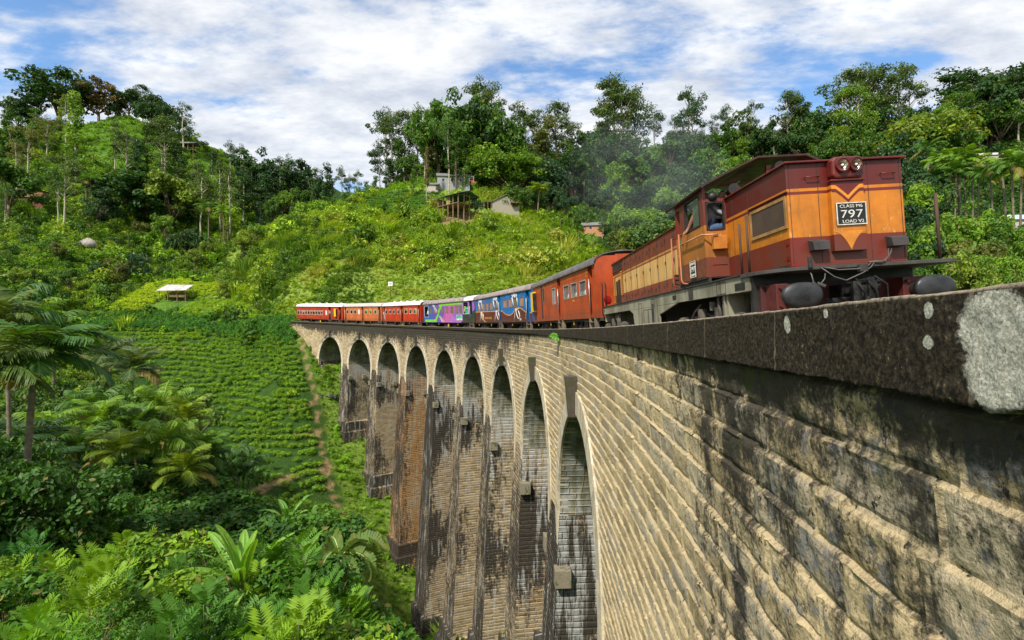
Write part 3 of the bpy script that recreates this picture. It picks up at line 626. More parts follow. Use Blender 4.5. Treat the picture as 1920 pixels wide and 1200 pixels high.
    def coping(s_arr, side, nface):
        V = []; U = []; A = []
        for of_, dz, pale in ([(0.02, HL + 0.001, 0)] + [(-0.085, d_, 0) for d_ in np.linspace(HL, 0.012, nface)] + [(-0.078, 0.003, 1.0)] + [(o_, 0.0, 1.0) for o_ in np.linspace(-0.07, 0.42, 6 if nface < 10 else 14)] + [(0.43, 0.02, 0.3), (0.43, 0.75, 0)]):
            if side: of_ = WID - of_
            n_ = (fbm(s_arr * 1.0, np.full(s_arr.shape, dz * 1.0 + of_), 0.035, 3, 4) - 0.5) * 0.012 + (fbm(s_arr, np.full(s_arr.shape, dz * 2.0), 0.4, 3, 6) - 0.5) * 0.02
            if dz >= HL - 1e-6: zadd = (fbm(s_arr, 0 * s_arr, 0.09, 4, 8) - 0.5) * 0.03
            elif dz < 0.01: zadd = (fbm(s_arr, 0 * s_arr + of_ * 3, 0.12, 3, 8) - 0.5) * 0.012
            else: zadd = 0
            x, y = face(s_arr, of_ - (n_ if not side else -n_) * (1 if dz > 0.005 else 0.3)); V.append(np.stack([x, y, ztop(s_arr) - dz + zadd], -1)); U.append(np.stack([s_arr, 0 * s_arr - dz - (of_ if dz < 0.01 else 0)], -1))
            a = np.zeros((len(s_arr), 4)); a[:, 0] = pale
            if not side:
                for (s_, d_, rs, rd) in spots: a[:, 1] = np.maximum(a[:, 1], 1.0 - 0.5 * np.sqrt(((s_arr - s_) / rs) ** 2 + ((dz - d_) / rd) ** 2) if dz > 0.01 or dz == 0 else 0)
            A.append(a)
        nr = len(V); V = np.stack(V, 0).reshape(-1, 3); return (V, grid_faces(nr, len(s_arr)), np.stack(U, 0).reshape(-1, 2), np.stack(A, 0).reshape(-1, 4))
    merge('parapet', [coping(np.arange(-2.6, 7.001, 0.010), 0, 30), coping(np.arange(7.0, 24.01, 0.05), 0, 10), coping(np.arange(24.0, 109.6, 0.25), 0, 4), coping(np.arange(-14, -2.59, 0.1), 0, 6)], mc, B, smooth=True)
    merge('parapet', [coping(np.arange(-14.0, 109.6, 0.25), 1, 4)], mc, B, smooth=True)
    # deck of ballast
    sc = np.arange(-14, 109.6, 0.25); of = np.array([0.4, 1.5, 1.9, 4.9, 5.3, WID - 0.4]); dz = np.array([0.74, 0.74, 0.62, 0.62, 0.74, 0.74])
    Sg, O = np.meshgrid(sc, of); x, y = face(Sg, O); Z = ztop(Sg) - dz[:, None]
    deck = npmesh('deck', np.stack([x, y, Z], -1).reshape(-1, 3), grid_faces(*Sg.shape), M('ballast', (0.16, 0.13, 0.10), 0.95, var=0.5, scale=14, bump=0.9), B)
    return B
VIADUCT = build_bridge()

def build_track():
    sleeper = M('sleeper_wood', (0.07, 0.05, 0.035), 0.9, var=0.4); steel = M('rail_steel', (0.16, 0.10, 0.07), 0.45, 0.8)
    tr = empty('railway_track', 'single curved railway track on dark ballast crossing the viaduct', 'railway track')
    for oc in (3.42 - 0.84, 3.42 + 0.84):
        V = []; U = []; sc = np.arange(-14, 200, 0.5)
        for of_, dz in ((-.035, .68), (-.035, .55), (.035, .55), (.035, .68)):
            zt = ztop(np.minimum(sc, 115)); x, y = face(sc, oc + of_); V.append(np.stack([x, y, zt - dz], -1))
        npmesh('rail', np.stack(V, 0).reshape(-1, 3), grid_faces(4, len(sc)), steel, tr)
    mb = MB()
    for s in np.arange(-13, 199, 0.75):
        zt = float(ztop(min(s, 115))); P8 = []
        for z_ in (zt - 0.80, zt - 0.665):
            for ds, of_ in ((-.12, 2.1), (.12, 2.1), (.12, 4.75), (-.12, 4.75)): x, y = face(s + ds, of_); P8.append((float(x), float(y), z_))
        mb.add(P8, [(0, 3, 2, 1), (4, 5, 6, 7), (0, 1, 5, 4), (1, 2, 6, 5), (2, 3, 7, 6), (3, 0, 4, 7)])
    o = mb.build('sleepers', sleeper, tr); o['kind'] = 'stuff'
build_track()
# ---------------------------------------------------------------- the train
CANT = R_(3.3); OFFT = 3.42
def vehicle_matrix(sc, L):
    P = lambda s: np.array([*[float(q) for q in face(s, OFFT)], float(ztop(s)) - 0.55])
    a, b = P(sc - L * .35), P(sc + L * .35); X = (a - b) / np.linalg.norm(a - b); o = (a + b) / 2
    Y = np.cross([0, 0, 1], X); Y /= np.linalg.norm(Y); Z = np.cross(X, Y); c, s = math.cos(CANT), math.sin(CANT)
    Y2 = Y * c + Z * s; Z2 = Z * c - Y * s
    m = Matrix.Identity(4)
    for i in range(3): m[i][0], m[i][1], m[i][2], m[i][3] = X[i], Y2[i], Z2[i], o[i]
    return m
def font_text(txt, size, name, mat, parent, loc, rot, depth=0.002, sx=1.0, align='CENTER', space=1.0):
    cu = bpy.data.curves.new(name, 'FONT'); cu.body = txt; cu.size = size; cu.extrude = depth; cu.align_x = align; cu.align_y = 'CENTER'; cu.space_character = space
    cu.offset = 0.0
    o = bpy.data.objects.new(name, cu); COL.objects.link(o); o.location = loc; o.rotation_euler = rot; o.scale = (sx, 1, 1)
    dg = bpy.context.evaluated_depsgraph_get(); me = bpy.data.meshes.new_from_object(o.evaluated_get(dg)); bpy.data.objects.remove(o); bpy.data.curves.remove(cu)
    me.materials.clear(); me.materials.append(mat); o2 = bpy.data.objects.new(name, me); COL.objects.link(o2); o2.location = loc; o2.rotation_euler = rot; o2.scale = (sx, 1, 1); o2.parent = parent
    return o2
def wheelset(x, r=0.46, gauge=0.84, mb=None):
    mb.cyl((x, -gauge - 0.07, r), (x, -gauge + 0.07, r), r, n=24); mb.cyl((x, gauge - 0.07, r), (x, gauge + 0.07, r), r, n=24)
    mb.cyl((x, -gauge, r), (x, gauge, r), 0.08, n=10)
def paint_livery(name, red, yellow, top, stripes=True, wood=False, z1=1.95, z2=2.60):
    t = NT(name); c = coord(t); sp = t.n('ShaderNodeSeparateXYZ'); t.link(c, sp.inputs[0]); z = t.m('DIVIDE', sp.outputs[2], 4.0)
    st = [(0.0, red), (z1 / 4, yellow)]
    if stripes: st += [(z2 / 4, red), ((z2 + 0.045) / 4, yellow), ((z2 + 0.10) / 4, top)]
    else: st += [(z2 / 4, top)]
    k = t.ramp(z, st, True); n1 = t.noise(c, 2.2, 6, 0.6); n2 = t.noise(c, 1.0, 6, 0.65, sc=(9, 9, 0.8)); n3 = t.noise(c, 24, 4, 0.65)
    k = t.mix(t.rng(n1, 0.3, 0.75, 0, 0.42), k, (0.06, 0.025, 0.012)); k = t.mix(t.rng(n2, 0.52, 0.75, 0, 0.32), k, (0.08, 0.045, 0.025))
    isy = t.m('MULTIPLY', t.m('GREATER_THAN', z, z1 / 4), t.m('LESS_THAN', z, z2 / 4))
    pk = t.rng(t.noise(c, 1.0, 7, 0.75, sc=(9, 9, 2.6), loc=(3, 1, 0)), 0.60, 0.63); k = t.mix(t.m('MULTIPLY', t.m('MULTIPLY', pk, isy), 0.55), k, (0.70, 0.42, 0.13))
    if wood: k = t.mix(t.m('MULTIPLY', isy, t.rng(t.noise(c, 1.0, 5, 0.6, sc=(5, 5, 1.0)), 0.3, 0.7, 0.3, 0.95)), k, (0.74, 0.46, 0.17))
    k = t.mix(t.rng(n3, 0.68, 0.74, 0, 0.6), k, (0.03, 0.015, 0.01))
    # road grime rising from the bottom edge
    k = t.mix(t.m('MULTIPLY', t.rng(sp.outputs[2], 1.5, 2.1, 0.55, 0), t.rng(n1, 0.3, 0.6)), k, (0.10, 0.045, 0.025))
    return t.done(t.principled(k, t.rng(n1, 0.3, 0.7, 0.33, 0.55), bump=t.noise(c, 5, 3), bstr=0.12, bdist=0.02))
RED = (0.18, 0.017, 0.009); YEL = (0.60, 0.195, 0.011); MAR = (0.115, 0.011, 0.008)
def build_loco():
    L = empty('locomotive', 'orange and maroon diesel locomotive with twin headlamps leading the train', 'locomotive', group=None)
    L.matrix_world = vehicle_matrix(14.6, 14)
    liv = paint_livery('loco_livery', RED, YEL, MAR); livw = paint_livery('loco_livery_faded', (0.30, 0.045, 0.025), (0.60, 0.29, 0.07), (0.22, 0.035, 0.022), wood=True, z1=1.90, z2=2.57)
    dk = M('black_steel', (0.018, 0.016, 0.015), 0.55, var=0.4); gr = M('grimy_black', (0.035, 0.030, 0.026), 0.8, var=0.5, scale=6)
    fr = simple('grey_frame_paint', (0.25, 0.235, 0.165), 0.6, var=0.3, scale=1.2, streak=0.75, dirt=(0.07, 0.055, 0.035), grit=0.4)
    mr = M('maroon_paint', MAR, 0.45, var=0.3, streak=0.3); rp = M('red_buffer_beam', (0.085, 0.013, 0.010), 0.6, var=0.4, grit=0.5); rust = M('dark_rust', (0.07, 0.035, 0.022), 0.8, var=0.4)
    yp = M('amber_paint', (0.62, 0.22, 0.018), 0.45, var=0.2, streak=0.3); org = M('orange_rail_paint', (0.34, 0.09, 0.03), 0.5, var=0.3, grit=0.5)
    white = M('worn_white_paint', (0.62, 0.60, 0.52), 0.6, var=0.25, scale=20, grit=0.5); blackp = M('plate_black', (0.012, 0.012, 0.013), 0.4, var=0.4)
    # frame, skirt
    mb = MB(); mb.box(-6.0, 6.15, -1.345, -1.30, 1.20, 1.47); mb.box(-6.0, 6.15, 1.30, 1.345, 1.20, 1.47); mb.box(-6.0, 6.2, -1.29, 1.29, 1.36, 1.46)
    mb.box(-6.0, -5.95, -1.29, 1.29, 0.9, 1.35)
    for sy in (-1, 1): mb.prism([(2.67, 1.197), (1.25, 0.97), (1.22, 0.45), (-1.25, 0.45), (-1.39, 1.08), (-1.81, 1.197)], 'y', sy * 1.30, sy * 1.345)
    mb.box(5.0, 5.06, -1.3, -1.25, 0.6, 1.2)
    f = mb.build('frame', fr, L, bevel=0.008)
    mb = MB(); mb.box(-6.02, 6.16, -1.375, 1.375, 1.473, 1.50); mb.build('walkway', gr, L)
    for (a, b, z0, z1) in ((5.62, 5.98, 1.24, 1.36), (2.36, 2.6, 1.28, 1.38), (-5.86, -5.74, 1.28, 1.38)): mb = MB(); mb.box(a, b, -1.352, -1.342, z0, z1); mb.build('frame_slot', dk, L)
    mb = MB(); mb.box(3.42, 3.66, -1.36, -1.344, 1.23, 1.44); mb.build('builder_plate', gr, L, bevel=0.005)
    for (x0, x1, z0, z1) in ((-0.2, 0.2, 0.5, 1.15), (0.25, 0.6, 0.5, 1.15), (-0.75, -0.4, 0.6, 1.35), (4.85, 5.25, 1.22, 1.44), (0.62, 0.9, 0.7, 1.4)):
        mb = MB()
        for p in ((x0, x1, z0, z0 + .012), (x0, x1, z1 - .012, z1), (x0, x0 + .012, z0 + .012, z1 - .012), (x1 - .012, x1, z0 + .012, z1 - .012)): mb.box(p[0], p[1], -1.349, -1.343, p[2], p[3])
        mb.build('hatch', gr, L)
    mb = MB(); mb.box(0.68, 0.80, -1.372, -1.344, 0.80, 1.28); mb.build('lever', gr, L)
    # front platform with rounded corners
    mb = MB(); P = [(5.9, -1.38), (6.22, -1.38)]
    for i in range(7): a = math.pi / 2 * i / 6; P.append((6.22 + 0.62 * math.sin(a), -0.76 - 0.62 * math.cos(a)))
    P += [(6.84, 1.45), (5.9, 1.45)]; mb.prism(P, 'z', 1.43, 1.485); mb.build('front_platform', M('grey_walkway_edge', (0.05, 0.045, 0.04), 0.8, var=0.4), L, bevel=0.006)
    mb = MB(); mb.box(6.16, 6.22, -1.33, -1.20, 0.25, 1.43); mb.box(6.0, 6.2, -1.28, 1.28, 0.55, 1.43); mb.box(6.12, 6.22, -1.15, 1.15, 0.35, 0.6); mb.build('front_apron', dk, L)
    mb = MB(); mb.box(6.2, 6.30, -1.25, 1.25, 0.83, 1.28); mb.build('buffer_beam', M('shadowy_maroon_beam', (0.05, 0.012, 0.01), 0.7, var=0.4), L, bevel=0.01)
    for sy in (-1, 1):
        b = MB(); b.box(6.29, 6.62, sy * 0.98 - 0.20, sy * 0.98 + 0.20, 0.86, 1.26)
        for dy in (-.14, .14):
            for dz in (-.14, .14): b.cyl((6.6, sy * .98 + dy, 1.06 + dz), (6.66, sy * .98 + dy, 1.06 + dz), .025, n=6)
        bf = b.build('buffer', rp, L, bevel=0.01)
        b = MB(); b.cyl((6.6, sy * 0.98, 1.06), (6.93, sy * 0.98, 1.06), 0.12, n=16); b.build('buffer_stem', dk, bf)
        b = MB(); vs = []; n = 40; prof = [(6.93, 0.98), (6.975, 1.0), (7.0, 0.9), (7.02, 0.6), (7.03, 0.0)]
        for (x, k) in [(6.90, 0.93)] + prof:
            for i in range(n):
                a = 2 * math.pi * i / n; cy, cz = math.cos(a), math.sin(a); ww, hh = 0.30, 0.185
                q = (abs(cy) ** 2.3 + abs(cz) ** 2.3) ** (-1 / 2.3); vs.append((x, sy * 0.98 + ww * k * cy * q, 1.06 + hh * k * cz * q))
        m_ = len(prof) + 1; b.add(vs, [(j * n + i, j * n + (i + 1) % n, (j + 1) * n + (i + 1) % n, (j + 1) * n + i) for j in range(m_ - 1) for i in range(n)] + [tuple(range(n))], 0, True)
        b.build('buffer_head', simple('buffer_head_%d' % (sy + 1), (0.025, 0.027, 0.028), 0.42, 0.3, var=0.5, scale=4, grit=0.3, dirt=(0.12, 0.07, 0.03)), bf)
    # coupler, hoses
    b = MB(); b.box(6.25, 6.62, -.16, .16, .92, 1.20); b.box(6.5, 6.68, -.36, .30, .93, 1.0); b.box(6.55, 6.85, -.07, .07, .90, 1.16); b.box(6.84, 6.9, -.18, -.06, .92, 1.22); b.box(6.84, 6.9, .05, .18, .92, 1.22)
    b.box(6.84, 6.9, -.10, .10, .92, 0.99); b.cyl((6.76, -.2, 1.2), (6.76, .35, 1.22), .025, n=8); b.cyl((6.6, .12, 1.12), (6.6, .42, 1.16), .05, n=10); b.cyl((6.7, -.02, 1.22), (6.7, .25, 1.25), .06, n=12)
    for (y0, y1) in ((-.12, -.04), (.05, .14)): b.tube([(6.9, y0, 1.2), (6.93, y1, 1.05), (6.9, y1 + .03, .85)], .018)
    b.tube([(6.85, .2, 1.22), (6.93, .12, 1.28), (6.93, .3, 1.15), (6.9, .33, .85)], .014)
    b.build('coupler', M('greasy_steel', (0.04, 0.038, 0.035), 0.4, 0.7, var=0.6, scale=9), L, bevel=0.006)
    for pts in ([(6.72, -.72, 1.42), (6.85, -.76, 1.36), (6.86, -.74, 1.22), (6.80, -.70, 1.16)], [(6.85, -.58, 1.46), (6.9, -.38, 1.40), (6.9, -.1, 1.40), (6.88, .05, 1.42), (6.85, .16, 1.5)],
                [(6.85, -.62, 1.46), (6.9, -.45, 1.30), (6.9, -.28, 1.24), (6.9, -.02, 1.34), (6.88, .12, 1.42), (6.85, .2, 1.5)], [(6.86, .16, 1.5), (6.86, .35, 1.50), (6.75, .52, 1.62), (6.68, .6, 1.70)],
                [(6.86, -.56, 1.36), (6.9, -.60, 1.28), (6.92, -.68, 1.2)], [(6.86, .1, 1.5), (6.86, .3, 1.48), (6.76, .48, 1.58), (6.68, .55, 1.70)]):
        b = MB(); b.tube(pts, .009, 6); b.build('cable', M('grey_cable', (0.10, 0.09, 0.085), 0.5, var=0.3), L)
    for f_ in (lambda b: b.cyl((6.85, -.76, 1.24), (6.90, -.70, 1.14), .03, n=8), lambda b: b.cyl((6.88, -.70, 1.22), (6.94, -.62, 1.16), .03, n=8), lambda b: b.box(6.84, 6.87, -.80, -.74, 1.46, 1.62), lambda b: b.box(6.84, 6.9, -.06, .06, 1.36, 1.46)): b = MB(); f_(b); b.build('cable_plug', gr, L)
    # short hood (front)
    HW = 0.90
    b = MB(); b.box(3.30, 6.60, -HW, HW, 1.50, 3.09); b.build('front_hood', liv, L, bevel=0.012)
    b = MB(); b.box(3.30, 6.66, -HW - .035, HW + .045, 3.085, 3.115); b.build('hood_roof_lip', M('maroon_lip', (0.13, 0.014, 0.012), 0.35, var=0.3), L, bevel=0.008)
    # louvred grille
    b = MB(); x0, x1, z0, z1 = 5.48, 6.52, 2.16, 2.56
    for p in ((x0 - .05, x1 + .05, z1, z1 + .05), (x0 - .05, x1 + .05, z0 - .05, z0), (x0 - .05, x0, z0, z1), (x1, x1 + .05, z0, z1)): b.box(p[0], p[1], -HW - .022, -HW - .001, p[2], p[3])
    g = b.build('grille_frame', M('tan_trim', (0.36, 0.19, 0.06), 0.6, var=0.3, streak=0.4), L)
    b = MB(); b.box(x0, x1, -HW - .004, -HW - .002, z0, z1); b.build('grille_backing', dk, g)
    b = MB()
    for i in range(30): xx = x0 + (x1 - x0) * (i + .5) / 30; b.add([(xx - .014, -HW - .018, z0), (xx + .012, -HW - .006, z0), (xx + .012, -HW - .006, z1), (xx - .014, -HW - .018, z1)], [(0, 1, 2, 3)])
    b.build('grille_slats', M('brown_slats', (0.045, 0.028, 0.016), 0.9, var=0.3), g)
    b = MB(); b.box(x0 - .1, x1 + .1, -HW - .03, -HW, z1 + .09, z1 + .105); b.build('drip_rail', mr, L)
    # headlamp housing
    b = MB(); P = []; yc = -0.035
    for (y_, z_) in ((-.24, 2.84), (-.24, 3.06), (-.20, 3.12), (.20, 3.12), (.24, 3.06), (.24, 2.84), (.19, 2.79), (-.19, 2.79)): P.append((y_ + yc, z_))
    b.prism(P, 'x', 6.6, 6.76); hl = b.build('headlamp_housing', mr, L, bevel=0.03)
    chrome = M('lamp_reflector', (0.50, 0.47, 0.38), 0.2, 1.0, var=0.1); t = NT('lamp_glass'); glass = t.done(t.principled((0.9, 0.9, 0.85), 0.05, extra={'Transmission Weight': 1.0, 'IOR': 1.3}))
    for dy in (-.105, .105):
        h = MB(); h.cyl((6.755, yc + dy, 2.975), (6.80, yc + dy, 2.975), .118, .112, n=28, caps=False); h.cyl((6.80, yc + dy, 2.975), (6.80, yc + dy, 2.975 + 1e-4), .1, n=3, caps=False)
        vs = []; n = 28
        for j, (x, r) in enumerate(((6.80, .100), (6.80, .082), (6.775, .072), (6.755, .045), (6.75, .012))):
            for i in range(n): a = 2 * math.pi * i / n; vs.append((x, yc + dy + r * math.cos(a), 2.975 + r * math.sin(a)))
        lamp = MB(); lamp.add(vs, [(j * n + i, j * n + (i + 1) % n, (j + 1) * n + (i + 1) % n, (j + 1) * n + i) for j in range(1, 4) for i in range(n)] + [tuple(range(4 * n, 5 * n))], 0, True)
        rim = MB(); rim.cyl((6.75, yc + dy, 2.975), (6.81, yc + dy, 2.975), .103, .100, n=28, caps=False); rim.add(vs[:2 * n], [(i, (i + 1) % n, n + (i + 1) % n, n + i) for i in range(n)])
        r_ = rim.build('headlamp', mr, hl); lamp.build('reflector', chrome, r_) if False else lamp.build('reflector', chrome, hl)
        bb = MB(); bb.ell((6.79, yc + dy, 2.975), (.02, .02, .02)); bb.build('bulb', M('bulb_glass', (0.8, 0.78, 0.6), 0.1), hl)
    # centre panel with chevrons
    yc = -0.03; pw = 0.25
    b = MB(); b.box(6.6, 6.70, yc - pw, yc + pw, 1.70, 2.78); b.build('front_panel', liv, L, bevel=0.008)
    b = MB(); b.box(6.66, 6.735, yc - pw - .02, yc + pw + .02, 2.76, 2.785); b.build('panel_lip', mr, L)
    def strip(up, lo, mat, nm, x=6.7035): # polygon between two polylines in (y,z)
        n = len(up); vs = [(x, yc + p[0], p[1]) for p in up] + [(x, yc + p[0], p[1]) for p in lo]; b = MB()
        b.add(vs, [(i, i + 1, n + i + 1, n + i) for i in range(n - 1)]); return b.build(nm, mat, L)
    ys = np.linspace(-pw + .004, pw - .004, 25)
    def vee(y, top, depth, wdt=0.19): a = np.abs(y) / wdt; return top - depth * np.clip(1 - a, 0, 1) ** 1.15 
    def P_(zf): return [(float(y), float(zf(y))) for y in ys]
    strip(P_(lambda y: 2.757 + 0 * y), P_(lambda y: vee(y, 2.70, 0.165)), mr, 'chevron')
    strip(P_(lambda y: vee(y, 2.70, 0.165)), P_(lambda y: vee(y, 2.645, 0.165)), yp, 'chevron', 6.7045)
    strip(P_(lambda y: vee(y, 2.645, 0.165)), P_(lambda y: vee(y, 2.60, 0.165)), mr, 'chevron', 6.7055)
    strip(P_(lambda y: 2.0 - 0.0 * y), P_(lambda y: 1.99 - 0.28 * np.clip(1 - np.abs(y) / 0.245, 0, 1) ** 2.0), yp, 'chevron', 6.7045)
    # number plate
    def plate(x, y, z, W_, H_, rotz, nm, par):
        r = empty(nm, None, None); r.parent = par; r.location = (x, y, z); r.rotation_euler = (math.pi / 2, 0, rotz)
        b = MB(); b.box(-W_ / 2, W_ / 2, -H_ / 2, H_ / 2, -0.012, 0); b.build('plate_face', blackp, r)
        b = MB()
        for p in ((-W_ / 2, W_ / 2, H_ / 2 - .014, H_ / 2), (-W_ / 2, W_ / 2, -H_ / 2, -H_ / 2 + .014), (-W_ / 2, -W_ / 2 + .014, -H_ / 2 + .014, H_ / 2 - .014), (W_ / 2 - .014, W_ / 2, -H_ / 2 + .014, H_ / 2 - .014)): b.box(p[0], p[1], p[2], p[3], 0.0, 0.010)
        b.build('plate_rim', white, r)
        font_text('797', H_ * 0.50, 'lettering', white, r, (0, -0.01, 0.003), (0, 0, 0), 0.004, 1.30 * W_ / 0.47 * 0.37 / H_ * 0.95, space=1.05)
        font_text('CLASS M6', H_ * 0.20, 'lettering', white, r, (0, H_ * 0.33, 0.003), (0, 0, 0), 0.003, 1.12 * W_ / 0.47 * 0.37 / H_)
        font_text('LOAD V2', H_ * 0.20, 'lettering', white, r, (0.02, -H_ * 0.35, 0.003), (0, 0, 0), 0.003, 1.12 * W_ / 0.47 * 0.37 / H_)
    plate(6.716, -0.005, 2.255, 0.46, 0.34, math.pi / 2, 'number_plate', L)
    plate(3.80, -1.366, 1.83, 0.30, 0.34, 0, 'number_plate', L)
    # marker hoods on nose
    for yy in (-.50, .70):
        b = MB(); b.add([(6.6, yy - .13, 1.90), (6.6, yy + .13, 1.90), (6.73, yy + .13, 1.86), (6.73, yy - .13, 1.86), (6.75, yy - .12, 1.73), (6.75, yy + .12, 1.73), (6.6, yy - .12, 1.73), (6.6, yy + .12, 1.73)],
                        [(0, 1, 2, 3), (3, 2, 5, 4), (0, 3, 4, 6), (1, 7, 5, 2), (4, 5, 7, 6)]); b.build('marker_hood', M('dark_grey_metal', (0.035, 0.03, 0.028), 0.7, 0.0, var=0.4), L, bevel=0.004)
    for z in (1.62, 1.85): b = MB(); b.box(6.50, 6.56, -HW - .012, -HW, z, z + .05); b.build('hinge', mr, L)
    b = MB()
    for yy in (-.86, -.42, .36, .86): b.box(6.600, 6.604, yy - .004, yy + .004, 1.56, 3.06)
    b.build('panel_seam', gr, L)
    b = MB()
    for xx in (3.9, 4.75, 5.35): b.box(xx - .004, xx + .004, -HW - .004, -HW, 1.54, 3.06)
    b.box(3.4, 6.55, -HW - .010, -HW, 1.515, 1.55); b.build('panel_seam', gr, L)
    b = MB(); b.tube([(6.615, -.62, 2.86), (6.66, -.62, 2.86), (6.66, -.42, 2.86), (6.615, -.42, 2.86)], .010, 6); b.build('grab_rail', mr, L)
    b = MB(); b.tube([(6.615, .55, 2.86), (6.66, .55, 2.86), (6.66, .75, 2.86), (6.615, .75, 2.86)], .010, 6); b.build('grab_rail', mr, L)
    # stanchions
    b = MB(); b.tube([(5.88, -1.33, 1.5), (5.88, -1.33, 2.34)], .020); b.build('stanchion', rust, L); b = MB(); b.tube([(6.14, -1.33, 1.5), (6.14, -1.33, 2.42)], .020); b.build('stanchion', rust, L)
    b = MB(); b.tube([(6.6, 1.40, 1.48), (6.6, 1.40, 2.52)], .024); b.build('stanchion', rust, L)
    # long hood
    b = MB(); b.box(-5.95, 2.75, -HW, HW, 1.50, 3.14); b.build('engine_hood', livw, L, bevel=0.02)
    b = MB(); b.box(-4.3, 2.75, -HW - .03, HW + .03, 3.135, 3.165); b.box(-6.0, -4.3, -HW - .04, -HW + .02, 3.12, 3.17); b.build('hood_roof_lip', mr, L)
    b = MB(); b.box(-5.9, -4.4, -HW - .015, -HW, 2.83, 3.10); b.build('radiator_grille', dk, L)
    b = MB(); b.box(-5.95, -4.3, -HW - .03, -HW, 3.09, 3.13); b.box(-5.95, -4.3, -HW - .03, -HW, 2.79, 2.83)
    b.build('radiator_frame', mr, L)
    xs = [-3.9, -3.1, -2.35, -1.55, -0.8, -0.05, 0.65, 1.35, 2.05]
    for x in xs:
        b = MB(); b.box(x - .008, x + .008, -HW - .008, -HW, 1.56, 3.10)
        for z in (1.72, 2.3, 2.92): b.box(x - .02, x + .02, -HW - .026, -HW - .006, z, z + .09)
        b.build('door_seam', gr, L)
    for x in xs[:-1]:
        for z0 in (1.68, 2.84): b = MB(); b.box(x + .45, x + .49, -HW - .02, -HW, z0, z0 + .09); b.build('door_handle', gr, L)
    for (x0, x1) in ((-5.85, -5.55), (-4.62, -4.28)):
        b = MB(); z = 1.56 if x0 < -5 else 1.85
        while z < (2.60 if x0 < -5 else 2.75): b.add([(x0, -HW - .03, z), (x1, -HW - .03, z), (x1, -HW - .002, z + .045), (x0, -HW - .002, z + .045)], [(0, 1, 2, 3)]); z += .065
        b.build('louvre_bank', yp, L)
    b = MB(); b.box(-5.42, -5.12, -HW - .014, -HW, 1.6, 2.42); b.box(-5.04, -4.74, -HW - .014, -HW, 1.6, 2.46); b.build('door_mesh', dk, L)
    b = MB(); z = 1.55
    while z < 2.7: b.add([(2.22, -HW - .06, z), (2.5, -HW - .06, z), (2.5, -HW - .004, z + .05), (2.22, -HW - .004, z + .05)], [(0, 1, 2, 3)]); z += .07
    b.build('louvre_bank', mr, L)
    b = MB(); b.box(0.6, 1.2, -.3, .3, 3.16, 3.42); b.cyl((0.9, 0, 3.4), (0.9, 0, 3.6), .14, n=14); b.build('exhaust_stack', gr, L, bevel=0.02)
    # ---- cab
    x0, x1, W2, zb, ze = 2.85, 4.45, 1.345, 1.60, 3.36
    # side wall with window
    def wall_side(sy):
        b = MB(); y0, y1 = sy * W2, sy * (W2 - .05)
        wx0, wx1, wz0, wz1 = 3.45, 4.28, 2.63, 3.27; dx0, dx1 = 2.90, 3.14
        for r in ((x0, dx0, zb, ze), (dx0, dx1, zb, 1.66), (dx0, dx1, 3.2, ze), (dx1, wx0, zb, ze), (wx0, wx1, zb, wz0), (wx0, wx1, wz1, ze), (wx1, x1, zb, ze)): b.box(r[0], r[1], y0, y1, r[2], r[3])
        o = b.build('cab_side', caby, L)
        fm = MB()
        for r in ((wx0, wx1, wz1 - .03, wz1), (wx0, wx1, wz0, wz0 + .03), (wx0, wx0 + .03, wz0 + .03, wz1 - .03), (wx1 - .03, wx1, wz0 + .03, wz1 - .03)): fm.box(r[0], r[1], sy * (W2 + .012), sy * (W2 - .06), r[2], r[3])
        wf = fm.build('window_frame', dk, o)
        g = MB(); g.box(3.86, wx1 - .03, sy * (W2 - .02), sy * (W2 - .026), wz0 + .03, wz1 - .03); g.build('window_pane', greenglass, o)
        d = MB(); d.box(dx0, dx1, sy * (W2 - .06), sy * (W2 - .09), 1.66, 2.62); d.build('cab_door', M('green_door', (0.03, 0.16, 0.08), 0.5, var=0.3), L)
        return o
    caby = paint_livery('cab_livery', (0.19, 0.045, 0.028), (0.42, 0.15, 0.025), (0.18, 0.028, 0.018), stripes=False, z1=1.97, z2=2.60)
    t = NT('cab_glass'); greenglass = t.done(t.principled((0.55, 0.66, 0.52), 0.08, extra={'Transmission Weight': 0.85, 'IOR': 1.1}))
    wall_side(-1); wall_side(1)
    # front wall of cab beside and above hood: windows
    b = MB(); X0, X1 = x1 - .05, x1 + .01
    for sy in (-1, 1):
        a0, a1, w0, w1 = sy * (W2 + .002), sy * .9, sy * 1.30, sy * .93
        for (ya, yb, za, zb_) in ((a0, a1, zb, 1.95 + .55), (a0, w0, 2.50, 3.06), (w1, a1, 2.50, 3.06), (a0, a1, 3.06, 3.12)): b.box(X0, X1, ya, yb, za, zb_)
        b.box(X0, X1, a0, sy * 1.29, 3.12, 3.36)
    b.box(X0, X1, -.9, .9, 3.10, 3.13); b.box(X0, X1, -.05, .05, 3.13, 3.72)
    o = b.build('cab_front', caby, L)
    def rrect(y0, y1, z0, z1, r, n=5):
        P = []
        for (cy, cz, a0) in ((y1 - r, z1 - r, 0), (y0 + r, z1 - r, 90), (y0 + r, z0 + r, 180), (y1 - r, z0 + r, 270)):
            for i in range(n + 1): a = R_(a0 + 90 * i / n); P.append((cy + r * math.cos(a), cz + r * math.sin(a)))
        return P
